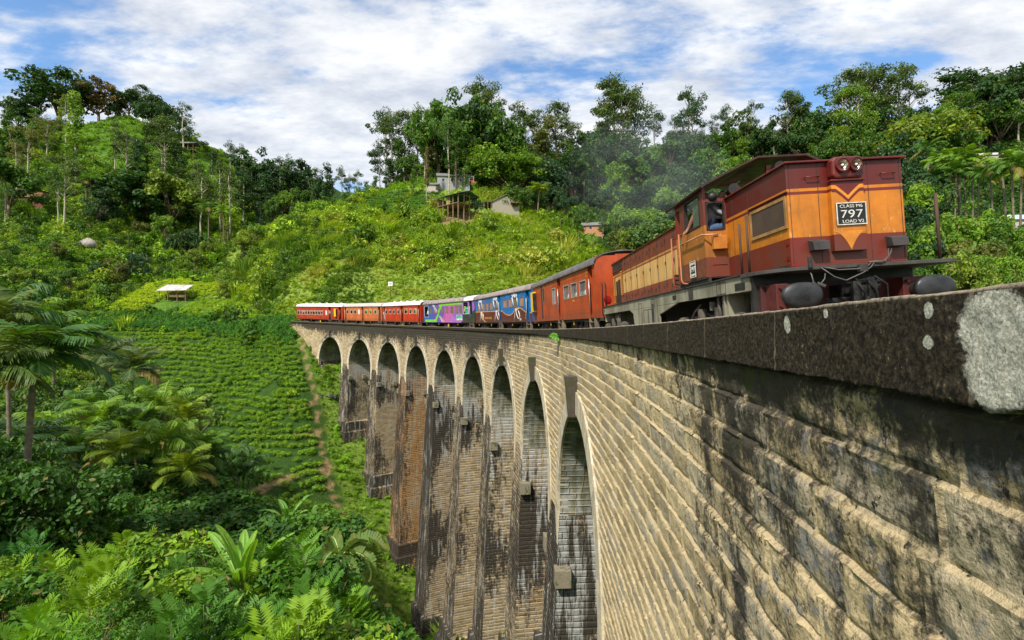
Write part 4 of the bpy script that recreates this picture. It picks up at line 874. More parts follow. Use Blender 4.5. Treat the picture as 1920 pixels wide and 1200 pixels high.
    for sy in (-1, 1):
        ya, yb = sorted((sy * 1.30, sy * .93)); A = rrect(ya, yb, 2.50, 3.06, .07); Bq = rrect(ya + .03, yb - .03, 2.53, 3.03, .06); n = len(A)
        r_ = MB(); X = X1 + .012
        vs = [(X, *p) for p in A] + [(X, *p) for p in Bq] + [(X0, *p) for p in A] + [(X0, *p) for p in Bq]
        r_.add(vs, [(i, (i + 1) % n, n + (i + 1) % n, n + i) for i in range(n)] + [(i, (i + 1) % n, 2 * n + (i + 1) % n, 2 * n + i) for i in range(n)] + [(n + i, n + (i + 1) % n, 3 * n + (i + 1) % n, 3 * n + i) for i in range(n)])
        r_.build('windscreen_seal', dk, o)
    # boxes under the windscreen
    b = MB(); b.box(x1 + .01, x1 + .13, -1.22, -.96, 2.12, 2.38); b.build('cab_locker', M('locker_paint', (0.42, 0.15, 0.02), .5, var=.25, streak=.4), L, bevel=0.01)
    b = MB(); b.box(x1 + .01, x1 + .022, -1.22, -.94, 1.83, 2.11); b.build('cab_hatch', caby, L)
    b = MB(); b.box(x0, x1, -W2, W2, 1.58, 1.62); b.box(x0, x1 + .01, -W2 + .03, -W2 + .08, 1.5, 1.6); b.build('cab_floor', gr, L)
    b = MB(); b.box(x0, x0 + .05, -W2 + .05, W2 - .05, 1.62, 2.55); b.box(x0, x0 + .05, -.9, .9, 2.55, 3.3); b.box(x0, x0 + .05, -W2 + .05, -W2 + .15, 2.55, 3.3); b.build('cab_rear', caby, L)
    # cab roof, faceted, overhanging forward
    prof = [(-1.43, 3.335), (-1.36, 3.385), (-.62, 3.72), (-.28, 3.86), (.66, 3.86), (.92, 3.74), (1.36, 3.385), (1.43, 3.335)]
    b = MB(); n = len(prof); xr0, xr1 = 2.5, 4.62
    up = [(y, z) for y, z in prof]; lo = [(y * .985, z - .035) for y, z in prof]
    vs = [(xr0, *p) for p in up] + [(xr1, *p) for p in up] + [(xr0, *p) for p in lo] + [(xr1, *p) for p in lo]
    fs = [(i, i + 1, n + i + 1, n + i) for i in range(n - 1)] + [(2 * n + i, 2 * n + i + 1, 3 * n + i + 1, 3 * n + i) for i in range(n - 1)]
    fs += [(n + i, n + i + 1, 3 * n + i + 1, 3 * n + i) for i in range(n - 1)] + [(i, i + 1, 2 * n + i + 1, 2 * n + i) for i in range(n - 1)] + [(0, n, 3 * n, 2 * n), (n - 1, 2 * n - 1, 4 * n - 1, 3 * n - 1)]
    b.add(vs, fs); b.build('cab_roof', M('cab_roof_paint', (0.045, 0.012, 0.011), 0.5, var=0.4, streak=0.3), L)
    for yy, zz in ((.12, 3.62), (-.80, 3.24)):
        b = MB(); b.cyl((4.40, yy, zz), (4.66, yy, zz), .05, .11, n=20); b.build('horn', dk, L)
    b = MB(); b.ell((4.45, -1.15, 3.16), (.1, .1, .09)); b.tube([(4.46, -.95, 3.2), (4.5, -.6, 3.42)], .015); b.build('cab_fan', dk, L)
    # rails on cab
    for x in (2.72, 3.22):
        b = MB(); y = -W2 - .07; b.tube([(x, -W2 + .02, 2.66), (x, y, 2.66), (x, y, 1.66), (x + (.12 if x > 3 else 0), y, 1.58), (x + (.2 if x > 3 else .02), -W2, 1.56)], .02, 8); b.build('grab_rail', org, L)
    b = MB(); b.tube([(3.28, -W2 - .01, 2.42), (3.32, -W2 - .07, 2.42), (4.50, -W2 - .07, 2.42), (4.60, -W2 + .05, 2.40), (4.60, -W2 + .2, 2.40)], .016, 8); b.build('grab_rail', M('copper_rail', (0.50, 0.24, 0.14), 0.5, var=0.3), L)
    b = MB(); z = 0.9
    for z in (1.62, 1.72, 1.82): b.box(2.5, 2.8, -W2 - .02, -W2 + .2, z - .012, z + .012)
    b.build('cab_step', gr, L)
    b = MB(); b.box(3.6, 3.9, .2, .7, 1.62, 2.15); b.box(3.3, 3.8, -1.15, -.55, 1.62, 2.05); b.build('cab_seat', dk, L)
    # bogies
    for cx in (4.2, -4.3):
        bg = MB(); bg.box(cx - 1.5, cx + 1.5, -1.12, -1.02, .62, .86); bg.box(cx - 1.5, cx + 1.5, 1.02, 1.12, .62, .86)
        for dx in (-1.0, 1.0):
            for sy in (-1, 1): bg.cyl((cx + dx, sy * 1.02, .5), (cx + dx, sy * 1.26, .5), .17, n=16); bg.cyl((cx + dx, sy * 1.26, .5), (cx + dx, sy * 1.30, .5), .10, n=12); bg.box(cx + dx - .25, cx + dx + .25, sy * 1.04, sy * 1.16, .4, .75)
            wheelset(cx + dx, mb=bg)
        for dx in (-.42, .42): bg.cyl((cx + dx, -1.22, .45), (cx + dx, -1.22, 1.0), .09, n=12)
        bg.cyl((cx - 1.7, -1.18, .72), (cx - 1.35, -1.18, .72), .14, n=16); bg.tube([(cx - 1.3, -1.2, .7), (cx - 1.1, -1.25, .62), (cx - .9, -1.2, .95), (cx - .5, -1.2, 1.1)], .022)
        bg.tube([(cx + .5, -1.25, 1.2), (cx + .55, -1.25, .6)], .04); bg.tube([(cx + .7, -1.25, 1.2), (cx + .72, -1.25, .55)], .03); bg.cyl((cx + 1.15, -1.3, .68), (cx + 1.5, -1.3, .72), .12, .16, n=16); bg.cyl((cx + .1, -1.2, .95), (cx + .1, -1.2, 1.12), .07, n=12)
        bg.build('bogie', M('bogie_grime', (0.10, 0.085, 0.065), 0.75, 0.2, var=0.5, scale=5), L)
    b = MB(); b.box(5.15, 5.2, -1.3, -.9, .3, 1.2); b.box(6.1, 6.15, -1.3, -.9, .3, 1.2); b.box(5.2, 6.1, -1.3, -.95, .42, .45); b.box(5.2, 6.1, -1.3, -.95, .78, .81); b.build('footstep', fr, L)
    b = MB(); b.box(1.0, -1.2, -1.1, 1.1, .4, 1.3); b.build('fuel_tank', gr, L)
    return L
LOCO = build_loco()

# ---- people
def skin_person(name, pts, edges, radii, mats, label=None, group=None, root=0, parent=None, faces_mat=None):
    me = bpy.data.meshes.new(name); me.from_pydata([Vector(p) for p in pts], edges, []); me.update()
    o = bpy.data.objects.new(name, me); COL.objects.link(o)
    sk = o.modifiers.new('s', 'SKIN'); sk.use_smooth_shade = True
    for i, r in enumerate(radii): v = me.skin_vertices[0].data[i]; v.radius = (r, r) if not isinstance(r, tuple) else r; v.use_root = (i == root)
    ss = o.modifiers.new('u', 'SUBSURF'); ss.levels = 1; ss.render_levels = 1
    dg = bpy.context.evaluated_depsgraph_get(); m2 = bpy.data.meshes.new_from_object(o.evaluated_get(dg)); bpy.data.objects.remove(o)
    m2.materials.clear()
    for m_ in mats: m2.materials.append(m_)
    o = bpy.data.objects.new(name, m2); COL.objects.link(o)
    if parent is not None: o.parent = parent
    # assign material by nearest source vertex
    if faces_mat:
        P = [Vector(p) for p in pts]
        for f in m2.polygons:
            c = f.center; best = min(range(len(P)), key=lambda i: (P[i] - c).length - (radii[i] if not isinstance(radii[i], tuple) else radii[i][0])); f.material_index = faces_mat[best]; f.use_smooth = True
    return o
SKIN = simple('brown_skin', (0.26, 0.125, 0.07), 0.5, var=0.12); HAIR = simple('black_hair', (0.012, 0.01, 0.009), 0.6, var=0.3)
def shirt(nm, col): return simple('cloth_' + nm, col, 0.85, var=0.15, scale=9)
def standing(mw, x, y, z, face_dir, shirtm, pantm, label, group, lean=0.0, arm_out=0, seated=False):
    """person about 1.65 m, local frame of vehicle matrix mw, facing angle face_dir"""
    h = 1.0
    J = {'pel': (0, 0, .92), 'chest': (lean * .35, 0, 1.22), 'neck': (lean * .5, 0, 1.42), 'head0': (lean * .55 + .01, 0, 1.50), 'head': (lean * .6 + .015, 0, 1.60), 'top': (lean * .6, 0, 1.68),
         'ls': (lean * .48, .17, 1.36), 'le': (lean * .5 + .02, .24, 1.10), 'lh': (.18, .22, .95), 'rs': (lean * .48, -.17, 1.36), 're': (lean * .5 + .02, -.24, 1.10), 'rh': (.18, -.22, .95),
         'lk': (.03, .10, .50), 'lf': (0, .10, .06), 'lt': (.16, .11, .04), 'rk': (.03, -.10, .50), 'rf': (0, -.10, .06), 'rt': (.16, -.11, .04), 'lhip': (0, .09, .86), 'rhip': (0, -.09, .86)}
    if arm_out: J['le'] = (lean * .5 + .16, .30 * arm_out, 1.30); J['lh'] = (lean * .5 + .3, .34 * arm_out, 1.42)
    rad = {'pel': .13, 'chest': .15, 'neck': .06, 'head0': .065, 'head': .095, 'top': .075, 'ls': .065, 'le': .045, 'lh': .032, 'rs': .065, 're': .045, 'rh': .032, 'lhip': .095, 'rhip': .095, 'lk': .062, 'rk': .062, 'lf': .042, 'rf': .042, 'lt': .035, 'rt': .035}
    E_ = [('pel', 'chest'), ('chest', 'neck'), ('neck', 'head0'), ('head0', 'head'), ('head', 'top'), ('chest', 'ls'), ('ls', 'le'), ('le', 'lh'), ('chest', 'rs'), ('rs', 're'), ('re', 'rh'),
          ('pel', 'lhip'), ('lhip', 'lk'), ('lk', 'lf'), ('lf', 'lt'), ('pel', 'rhip'), ('rhip', 'rk'), ('rk', 'rf'), ('rf', 'rt')]
    mt = {'pel': 1, 'chest': 0, 'neck': 2, 'head0': 2, 'head': 2, 'top': 3, 'ls': 0, 'le': 0, 'lh': 2, 'rs': 0, 're': 0, 'rh': 2, 'lhip': 1, 'rhip': 1, 'lk': 1, 'rk': 1, 'lf': 1, 'rf': 1, 'lt': 3, 'rt': 3}
    names = list(J); idx = {n: i for i, n in enumerate(names)}; c, s = math.cos(face_dir), math.sin(face_dir)
    pts = [(J[n][0] * c - J[n][1] * s, J[n][0] * s + J[n][1] * c, J[n][2]) for n in names]
    o = skin_person('person', pts, [(idx[a], idx[b]) for a, b in E_], [rad[n] for n in names], [shirtm, pantm, SKIN, HAIR], faces_mat=[mt[n] for n in names])
    o.matrix_world = mw @ Matrix.Translation((x, y, z)); tag(o, label, 'person', group); return o

def build_driver():
    mw = LOCO.matrix_world
    t = NT('striped_shirt'); c = coord(t); wv = t.n('ShaderNodeTexWave'); t.link(c, wv.inputs[0]); wv.bands_direction = 'Z'; wv.inputs['Scale'].default_value = 13; wv.inputs['Distortion'].default_value = 0.6
    stripe = t.done(t.principled(t.mix(t.rng(wv.outputs[1], 0.35, 0.6), (0.03, 0.03, 0.05), (0.42, 0.42, 0.44)), 0.85))
    jeans = shirt('jeans', (0.05, 0.09, 0.18))
    # seated man leaning forward behind the windscreen, back turned outwards
    J = [((0, 0, .0), .17), ((.02, .02, .26), .17), ((.08, .10, .46), .15), ((.14, .18, .55), .06), ((.18, .24, .62), .085), ((.20, .27, .71), .08),
         ((.02, -.10, -.02), .12), ((.12, .34, .02), .10), ((.14, .38, -.40), .07), ((.0, .12, -.02), .12), ((.30, .30, .0), .09), ((.34, .32, -.40), .06),
         ((.0, -.08, .44), .08), ((.10, .05, .22), .05), ((.22, .24, .18), .035), ((.18, .02, .44), .07), ((.30, .14, .24), .045), ((.34, .34, .2), .035)]
    E_ = [(0, 1), (1, 2), (2, 3), (3, 4), (4, 5), (0, 6), (6, 7), (7, 8), (0, 9), (9, 10), (10, 11), (2, 12), (12, 13), (13, 14), (2, 15), (15, 16), (16, 17)]
    o = skin_person('person', [j[0] for j in J], E_, [j[1] for j in J], [stripe, jeans, SKIN, HAIR], faces_mat=[1, 0, 0, 2, 2, 3, 1, 1, 1, 1, 1, 1, 0, 0, 2, 0, 0, 2])
    o.matrix_world = mw @ Matrix.Translation((4.08, -1.10, 2.60)); tag(o, 'person in striped shirt and blue jeans seated behind the locomotive windscreen', 'person')
    # driver leaning at side window, forearm and hand on the sill
    ws = shirt('pale', (0.45, 0.46, 0.44))
    hand = [((0, 0, .0), .15), ((.0, -.02, .28), .16), ((.0, -.02, .50), .13), ((.02, -.03, .62), .055), ((.03, -.04, .70), .09), ((.02, -.03, .79), .075),
            ((.0, -.13, .50), .075), ((-.10, -.26, .32), .055), ((-.20, -.335, .11), .040), ((-.215, -.39, .045), .028), ((-.22, -.42, .03), .030),
            ((-.185, -.445, .012), .0105), ((-.185, -.452, -.022), .0095), ((-.185, -.448, -.05), .008),
            ((-.208, -.452, .010), .0105), ((-.210, -.462, -.028), .0095), ((-.210, -.458, -.060), .008),
            ((-.232, -.450, .010), .0105), ((-.236, -.460, -.026), .0095), ((-.236, -.456, -.055), .008),
            ((-.254, -.442, .012), .0095), ((-.260, -.450, -.016), .0085), ((-.260, -.446, -.038), .0075),
            ((-.178, -.40, .022), .012), ((-.160, -.425, .006), .0105), ((-.158, -.44, -.012), .009),
            ((.0, .13, .50), .075), ((.1, .20, .26), .05), ((.25, .12, .22), .035), ((.0, -.09, -.02), .12), ((.3, -.08, 0), .10), ((.34, -.08, -.4), .07), ((.0, .09, -.02), .12), ((.3, .1, 0), .10), ((.34, .1, -.4), .07)]
    E_ = [(0, 1), (1, 2), (2, 3), (3, 4), (4, 5), (2, 6), (6, 7), (7, 8), (8, 9), (9, 10), (10, 11), (11, 12), (12, 13), (10, 14), (14, 15), (15, 16), (10, 17), (17, 18), (18, 19), (10, 20), (20, 21), (21, 22), (9, 23), (23, 24), (24, 25),
          (2, 26), (26, 27), (27, 28), (0, 29), (29, 30), (30, 31), (0, 32), (32, 33), (33, 34)]
    fm = [1, 0, 0, 2, 2, 3, 0] + [2] * 19 + [0, 2, 2] + [1] * 6
    o = skin_person('person', [j[0] for j in hand], E_, [j[1] for j in hand], [ws, jeans, SKIN, HAIR], faces_mat=fm)
    o.matrix_world = mw @ Matrix.Translation((3.86, -1.01, 2.60)); tag(o, 'person in pale shirt resting a bare forearm on the cab side window sill', 'person')
build_driver()

# ---- coaches
def coach(sc, Lc, label, side, roofmat, spec, endmat=None, rib=True, cream=None, name='passenger_coach'):
    """spec: list of ('w',x0,x1,z0,z1) windows and ('d',x0,x1) doorways on the visible side"""
    C_ = empty(name, label, 'train coach', group='coaches of the train'); C_.matrix_world = vehicle_matrix(sc, Lc)
    h = Lc / 2; W2 = 1.38; zb, ze = 1.10, 3.40
    dk = M('coach_dark_interior', (0.02, 0.016, 0.014), 0.8, var=0.3); gr = M('underframe_grime', (0.045, 0.038, 0.032), 0.85, var=0.5, scale=5)
    cream = cream or M('window_cream', (0.62, 0.58, 0.48), 0.5, var=0.15)
    holes = []
    for s in spec:
        if s[0] == 'w': holes.append((s[1], s[2], s[3], s[4]))
        elif s[0] == 'd': holes.append((s[1], s[2], zb + .02, 3.32))
    xs = sorted(set([-h, h] + [q for a in holes for q in a[:2]])); zs = sorted(set([zb, ze] + [q for a in holes for q in a[2:]]))
    for sy in (-1, 1):
        b = MB()
        for i in range(len(xs) - 1):
            # merge vertical runs
            run = None
            for j in range(len(zs) - 1):
                cx, cz = (xs[i] + xs[i + 1]) / 2, (zs[j] + zs[j + 1]) / 2; solid = not any(a[0] < cx < a[1] and a[2] < cz < a[3] for a in holes)
                if solid: run = (run[0], zs[j + 1]) if run else (zs[j], zs[j + 1])
                if (not solid or j == len(zs) - 2) and run: b.box(xs[i], xs[i + 1], sy * W2, sy * (W2 - .06), run[0], run[1]); run = None
        b.build('side_wall', side, C_)
    b = MB(); yy = [-W2 + .061, W2 - .061]
    for sx in (-1, 1):
        b.box(sx * h, sx * (h - .06), yy[0], -.45, zb, ze + .3); b.box(sx * h, sx * (h - .06), .45, yy[1], zb, ze + .3); b.box(sx * h, sx * (h - .06), -.45, .45, 3.0, ze + .35)
    b.build('end_wall', endmat or side, C_)
    b = MB(); b.box(-h + .06, h - .06, yy[0], yy[1], zb, zb + .06); b.build('floor', gr, C_)
    # seats seen through the windows
    b = MB(); x = -h + 1.6
    while x < h - 1.4: b.box(x, x + .12, .1, 1.2, 1.16, 2.25); b.box(x, x + .12, -1.2, -.2, 1.16, 2.2); x += 1.1
    b.build('seat', M('seat_covers', (0.10, 0.08, 0.07), 0.8, var=0.4), C_)
    # ribs
    if rib:
        b = MB(); zr = [1.35, 1.55, 1.72, 1.88, 2.05, 3.02, 3.2]
        segs = [(-h, h)]
        cut = sorted([(a[0] - .05, a[1] + .05) for a in spec_doors(spec)]); x = -h + .05; pieces = []
        for a, c_ in cut: pieces.append((x, a)); x = c_
        pieces.append((x, h - .05))
        for z in zr:
            for a, c_ in pieces:
                if c_ - a > .3: b.box(a, c_, -W2 - .006, -W2 + .001, z, z + .014)
        b.build('panel_rib', side, C_)
    # roof: shallow arc
    n = 13; prof = []
    for i in range(n): a = math.pi * i / (n - 1); prof.append((-1.46 * math.cos(a), ze - .02 + 0.53 * math.sin(a) ** 0.8))
    rl = h + .04; b = MB(); vs = [(-rl, *p) for p in prof] + [(rl, *p) for p in prof] + [(-rl, p[0] * .97, p[1] - .04) for p in prof] + [(rl, p[0] * .97, p[1] - .04) for p in prof]
    fs = [(i, i + 1, n + i + 1, n + i) for i in range(n - 1)]; b.add(vs, fs, 0, True)
    b.add(vs, [(2 * n + i, 2 * n + i + 1, 3 * n + i + 1, 3 * n + i) for i in range(n - 1)] + [(i, i + 1, 2 * n + i + 1, 2 * n + i) for i in range(n - 1)] + [(n + i, n + i + 1, 3 * n + i + 1, 3 * n + i) for i in range(n - 1)] + [(0, n, 3 * n, 2 * n), (n - 1, 2 * n - 1, 4 * n - 1, 3 * n - 1)])
    rf = b.build('roof', roofmat, C_, fix=False)
    x = -h + 1.2
    while x < h - .8:
        b = MB(); b.cyl((x, .1, 3.86), (x, .1, 3.98), .14, .20, n=12); b.ell((x, .1, 3.98), (.22, .22, .07)); b.build('roof_vent', gr if 'white' not in roofmat.name else roofmat, rf); x += 2.3
    b = MB(); b.box(-h, h, -1.47, -1.42, 3.34, 3.40); b.build('gutter', M('gutter_grey', (0.13, 0.12, 0.11), 0.6), C_)
    # windows, doors
    for s in spec:
        if s[0] == 'w':
            _, x0, x1, z0, z1, *o_ = s; style = o_[0] if o_ else 'open'; f = MB(); e = .045; y0, y1 = -W2 - .014, -W2 + .02
            for r in ((x0, x1, z1 - e, z1), (x0, x1, z0, z0 + e), (x0, x0 + e, z0 + e, z1 - e), (x1 - e, x1, z0 + e, z1 - e)): f.box(r[0], r[1], y0, y1, r[2], r[3])
            if style == 'open': f.box(x0 + e, x1 - e, y0 + .01, y1, z1 - e - .16, z1 - e - .12)
            w_ = f.build('window', cream if style != 'wood' else M('window_brown', (0.18, 0.13, 0.07), 0.6), C_)
            if style == 'shut': p = MB(); p.box(x0 + e, x1 - e, -W2 + .005, -W2 + .015, z0 + e, z1 - e); p.build('shutter', cream, w_)
            if style == 'wood': p = MB(); p.box(x0 + e, x1 - e, -W2 + .012, -W2 + .022, z0 + e, z1 - e); p.build('shutter', o_[1], w_)
            if style == 'bars':
                p = MB(); 
                for q in np.linspace(x0 + .15, x1 - .15, 5): p.box(q - .01, q + .01, -W2 + .02, -W2 + .04, z0 + e, z1 - e)
                p.build('window_bars', cream, w_)
                p = MB(); rr = random.Random(int(x0 * 100)); p.ell(((x0 + x1) / 2 - .1, -1.1, z0 + .1), (.25, .2, .22)); p.ell(((x0 + x1) / 2 + .2, -1.0, z0 + .08), (.22, .2, .18)); p.build('luggage', M('white_sacks', (0.55, 0.54, 0.52), 0.8, var=0.3), w_)
        elif s[0] == 'd':
            _, x0, x1 = s[:3]
            d = MB(); d.box(x0 - .02, x0 + .0, -W2 - .015, -W2 + .3, zb + .02, 3.3); d.box(x1, x1 + .02, -W2 - .015, -W2 + .3, zb + .02, 3.3); d.build('door_jamb', endmat or side, C_)
            d = MB(); d.tube([(x0 + .12, -W2 - .03, 1.5), (x0 + .12, -W2 - .03, 2.8)], .02); d.build('grab_rail', cream, C_)
            d = MB()
            for z in (.32, .62, .92): d.box(x0 - .05, x1 + .05, -W2 - .05, -W2 + .18, z, z + .03)
            d.box(x0 - .07, x0 - .04, -W2 - .05, -W2 + .15, .3, 1.1); d.box(x1 + .04, x1 + .07, -W2 - .05, -W2 + .15, .3, 1.1); d.build('doorstep', M('step_boards', (0.16, 0.13, 0.09), 0.8, var=0.4), C_)
    # underframe, bogies
    b = MB(); b.box(-h, h, -1.25, -1.1, .98, 1.10); b.box(-h, h, 1.1, 1.25, .98, 1.10); b.box(-1.6, .2, -1.1, -.3, .45, .95); b.box(.8, 2.0, -.9, .9, .5, .95); b.build('underframe', gr, C_)
    for cx in (-h + 2.4, h - 2.4):
        bg = MB(); bg.box(cx - 1.45, cx + 1.45, -1.1, -1.02, .55, .78); bg.box(cx - 1.45, cx + 1.45, 1.02, 1.1, .55, .78); bg.box(cx - .3, cx + .3, -1.15, 1.15, .6, .95)
        for dx in (-1.15, 1.15): wheelset(cx + dx, mb=bg); bg.box(cx + dx - .18, cx + dx + .18, -1.2, -1.0, .32, .65); bg.cyl((cx + dx * .6, -1.12, .75), (cx + dx * .6, -1.12, 1.0), .08, n=10)
        bg.tube([(cx - 1.2, -1.2, .35), (cx - .5, -1.2, .9)], .03); bg.build('bogie', gr, C_)
    y_ = M('yellow_lever', (0.55, 0.38, 0.03), 0.5)
    b = MB()
    for x in (-h + .8, -h * .35, h * .4, h - 1.2): b.box(x, x + .07, -1.3, -1.26, .82, 1.0)
    b.cyl((h * .05, -1.3, .75), (h * .05, -1.27, .75), .2, n=14); b.build('brake_lever', y_, C_)
    for sy in (-.98, .98):
        for sx in (-1, 1): b = MB(); b.cyl((sx * h, sy, 1.06), (sx * (h + .16), sy, 1.06), .08, n=10); b.build('buffer', gr, C_)
    b = MB(); b.box(h, h + .22, -.6, .6, 1.3, 3.3); b.build('gangway_bellows', gr, C_)
    return C_
def spec_doors(spec): return [(s[1], s[2]) for s in spec if s[0] == 'd']
def coach_paint(nm, col, weather=0.35):
    t = NT(nm); c = coord(t); n1 = t.noise(c, 1.2, 6, 0.6); n2 = t.noise(c, 1.0, 5, 0.65, sc=(5, 5, .7)); k = t.mix(t.rng(n1, .3, .7), tuple(x * .78 for x in col), tuple(min(1, x * 1.2) for x in col))
    k = t.mix(t.rng(n2, .5, .75, 0, weather), k, tuple(x * .35 for x in col)); sp = t.n('ShaderNodeSeparateXYZ'); t.link(c, sp.inputs[0])
    k = t.mix(t.rng(sp.outputs[2], 1.1, 1.7, .45, 0), k, (0.10, .05, .03)); return t.done(t.principled(k, .42, bump=t.noise(c, 4, 3), bstr=.1, bdist=.02))
red1 = coach_paint('coach_red', (0.40, 0.032, 0.012)); red3 = coach_paint('coach_bright_red', (0.46, 0.035, 0.010)); or2 = coach_paint('coach_faded_orange', (0.52, 0.135, 0.045)); or6 = coach_paint('coach_orange_red', (0.40, 0.060, 0.014))
whr = simple('roof_white', (0.72, 0.71, 0.68), 0.5, var=0.12, scale=1.5, streak=.25, dirt=(.4, .36, .3)); gyr = simple('roof_beige', (0.48, 0.42, 0.35), 0.6, var=.2, scale=2, streak=.3, dirt=(.25, .2, .15))
brr = simple('roof_rusty_grey', (0.26, 0.21, 0.19), 0.7, var=.3, scale=2.5, streak=.5, dirt=(.12, .07, .05)); dgr = simple('roof_dark_grey', (0.12, 0.105, 0.10), 0.5, var=.35, scale=1.5, streak=.4)
W = lambda x0, x1, z0=2.2, z1=2.92, st='open', *a: ('w', x0, x1, z0, z1, st, *a)
def yellow_box(C_, x0, x1, z0, z1):
    b = MB(); b.box(x0, x1, -1.385, -1.60, z0, z1); b.build('yellow_tail_box', M('bright_yellow', (0.75, 0.48, 0.01), 0.45, var=.12), C_, bevel=.02)
    b = MB(); b.box(x1, x1 + .06, -1.39, -1.62, z0 + .1, z1 - .08); b.box(x0 + .3, x1, -1.4, -1.56, z0 - .22, z0); b.build('box_end', M('black_steel'), C_)
def build_coaches():
    c1 = [W(-7.25 + i * .885, -7.25 + i * .885 + .70, 1.90, 2.70) for i in range(10)] + [('w', 2.25, 2.8, 1.9, 2.72, 'shut'), ('d', 3.3, 3.98), W(4.36, 4.86, 1.95, 2.63, 'wood', M('brown_shutter', (0.16, 0.06, 0.04), .7)), ('d', 6.45, 7.09)]
    C1 = coach(103.66, 15.32, 'red coach with a white roof and ten small windows, last of the train', red1, whr, c1); yellow_box(C1, 5.25, 5.85, 1.68, 3.02)
    font_text('SRI LANKA', .30, 'lettering', M('gold_lettering', (.45, .20, .02), .5), C1, (-2.6, -1.392, 1.55), (math.pi / 2, 0, 0), .003)
    c2 = [('d', -6.13, -5.53), W(-5.45, -4.75), W(-4.0, -3.2), W(-2.72, -1.9), ('w', -1.31, -.6, 2.15, 2.95, 'shut'), ('d', -.07, .57), W(1.06, 1.9), W(2.5, 3.35), W(4.0, 4.87), ('d', 5.33, 6.07)]
    C2 = coach(89.36, 12.92, 'faded orange coach with beige roof and white rimmed windows', or2, gyr, c2)
    c3 = [('d', -6.15, -5.63), W(-5.5, -4.75), W(-4.1, -3.3), W(-2.65, -1.9), W(-1.1, -.4), ('d', .07, .9), W(1.38, 2.4), W(2.95, 3.95), W(4.4, 5.32), ('d', 5.76, 6.3)]
    C3 = coach(76.26, 13.01, 'bright red coach with white roof and pale door handrails', red3, whr, c3)
    # ---- mural coach
    green_sh = M('olive_shutter', (0.13, 0.12, 0.06), .7, var=.2); pink_sh = M('dusky_shutter', (0.20, 0.13, 0.12), .7, var=.2)
    t = NT('mural_base'); c = coord(t); sp = t.n('ShaderNodeSeparateXYZ'); t.link(c, sp.inputs[0])
    v = t.n('ShaderNodeTexVoronoi', distance='MANHATTAN'); v.inputs['Scale'].default_value = 0.55; t.link(c, v.inputs['Vector']); vx = t.n('ShaderNodeSeparateColor'); t.link(v.outputs['Color'], vx.inputs[0])
    k = t.mix(t.rng(sp.outputs[0], -7, -2), (0.015, 0.13, 0.42), (0.17, 0.09, 0.42)); k = t.mix(t.rng(t.m('ADD', sp.outputs[0], t.m('MULTIPLY', sp.outputs[2], 1.4)), 1.8, 2.1), k, (0.42, 0.16, 0.50))
    k = t.mix(t.m('MULTIPLY', t.rng(t.m('SUBTRACT', sp.outputs[0], t.m('MULTIPLY', sp.outputs[2], 1.2)), -3.2, -3.0), t.rng(t.m('SUBTRACT', sp.outputs[0], t.m('MULTIPLY', sp.outputs[2], 2.2)), -2.2, -2.1, 1, 0)), k, (0.60, 0.13, 0.38))
    k = t.mix(t.rng(vx.outputs[0], .6, .62, 0, .35), k, (0.12, .05, .36)); k = t.mix(t.rng(t.m('SUBTRACT', sp.outputs[0], t.m('MULTIPLY', sp.outputs[2], 3.0)), 1.2, 1.3), k, (0.035, 0.06, 0.06))
    k = t.mix(t.rng(t.noise(c, 3, 5), .4, .7, 0, .2), k, (.02, .02, .03)); mural = t.done(t.principled(k, .4))
    dgn = coach_paint('coach_dark_green', (0.030, 0.045, 0.038)); teal = M('teal_panel', (0.02, .36, .25), .5); 
    c4 = [('w', -8.1, -6.4, 1.75, 3.2, 'none'), W(-5.79, -4.95, 2.15, 2.9, 'wood', green_sh), W(-4.4, -3.6, 2.15, 2.9, 'wood', pink_sh), W(-3.0, -2.0, 2.15, 2.9, 'wood', green_sh), W(-1.2, -.5, 2.15, 2.9, 'wood', green_sh), W(.2, .9, 2.15, 2.9, 'wood', pink_sh),
          W(1.6, 2.5, 2.15, 2.9, 'wood', green_sh), W(3.1, 4.0, 2.15, 2.9, 'wood', pink_sh), W(4.35, 5.11, 2.15, 2.9, 'wood', green_sh), ('w', 5.4, 6.9, 2.0, 3.3, 'none'), ('d', 7.2, 7.9)]
    C4 = coach(60.70, 16.98, 'coach covered in blue, purple, pink and lime green mural', mural, brr, c4, endmat=dgn)
    def flat(C_, P, mat, nm, y=-1.389, thick=.004):
        b = MB(); b.prism(P, 'y', y, y - thick); return b.build(nm, mat, C_)
    lime = M('lime_paint', (0.20, 0.55, 0.05), .45, var=.15); gyp = M('grey_mural_paint', (0.42, 0.42, 0.40), .45)
    flat(C4, [(-7.9, 1.14), (-4.0, 1.14), (-3.5, 1.14), (-2.35, 2.12), (-2.95, 2.12), (-3.95, 1.45), (-7.9, 1.45)], lime, 'painted_band'); flat(C4, [(-2.35, 2.13), (-1.25, 3.05), (5.2, 3.05), (5.2, 3.34), (-1.9, 3.34), (-2.9, 2.13)], lime, 'painted_band')
    flat(C4, [(-4.9, 3.3), (-4.1, 3.3), (-3.0, 2.5), (-3.4, 2.2)], gyp, 'painted_band', -1.3885); flat(C4, [(-2.6, 1.9), (-1.9, 1.9), (-.6, 1.14), (-1.5, 1.14)], gyp, 'painted_band', -1.3885)
    flat(C4, [(5.2, 1.12), (8.4, 1.12), (8.4, 2.0), (5.2, 2.0)], dgn, 'dark_panel', -1.386); b = MB(); b.box(3.35, 5.1, -1.388, -1.40, 1.35, 1.95); pl = b.build('sign_panel', M('pale_teal_panel', (.25, .55, .45), .5), C4)
    b = MB(); b.box(3.35, 5.1, -1.388, -1.402, 1.35, 1.5); b.build('sign_strip', M('window_cream', ), pl)
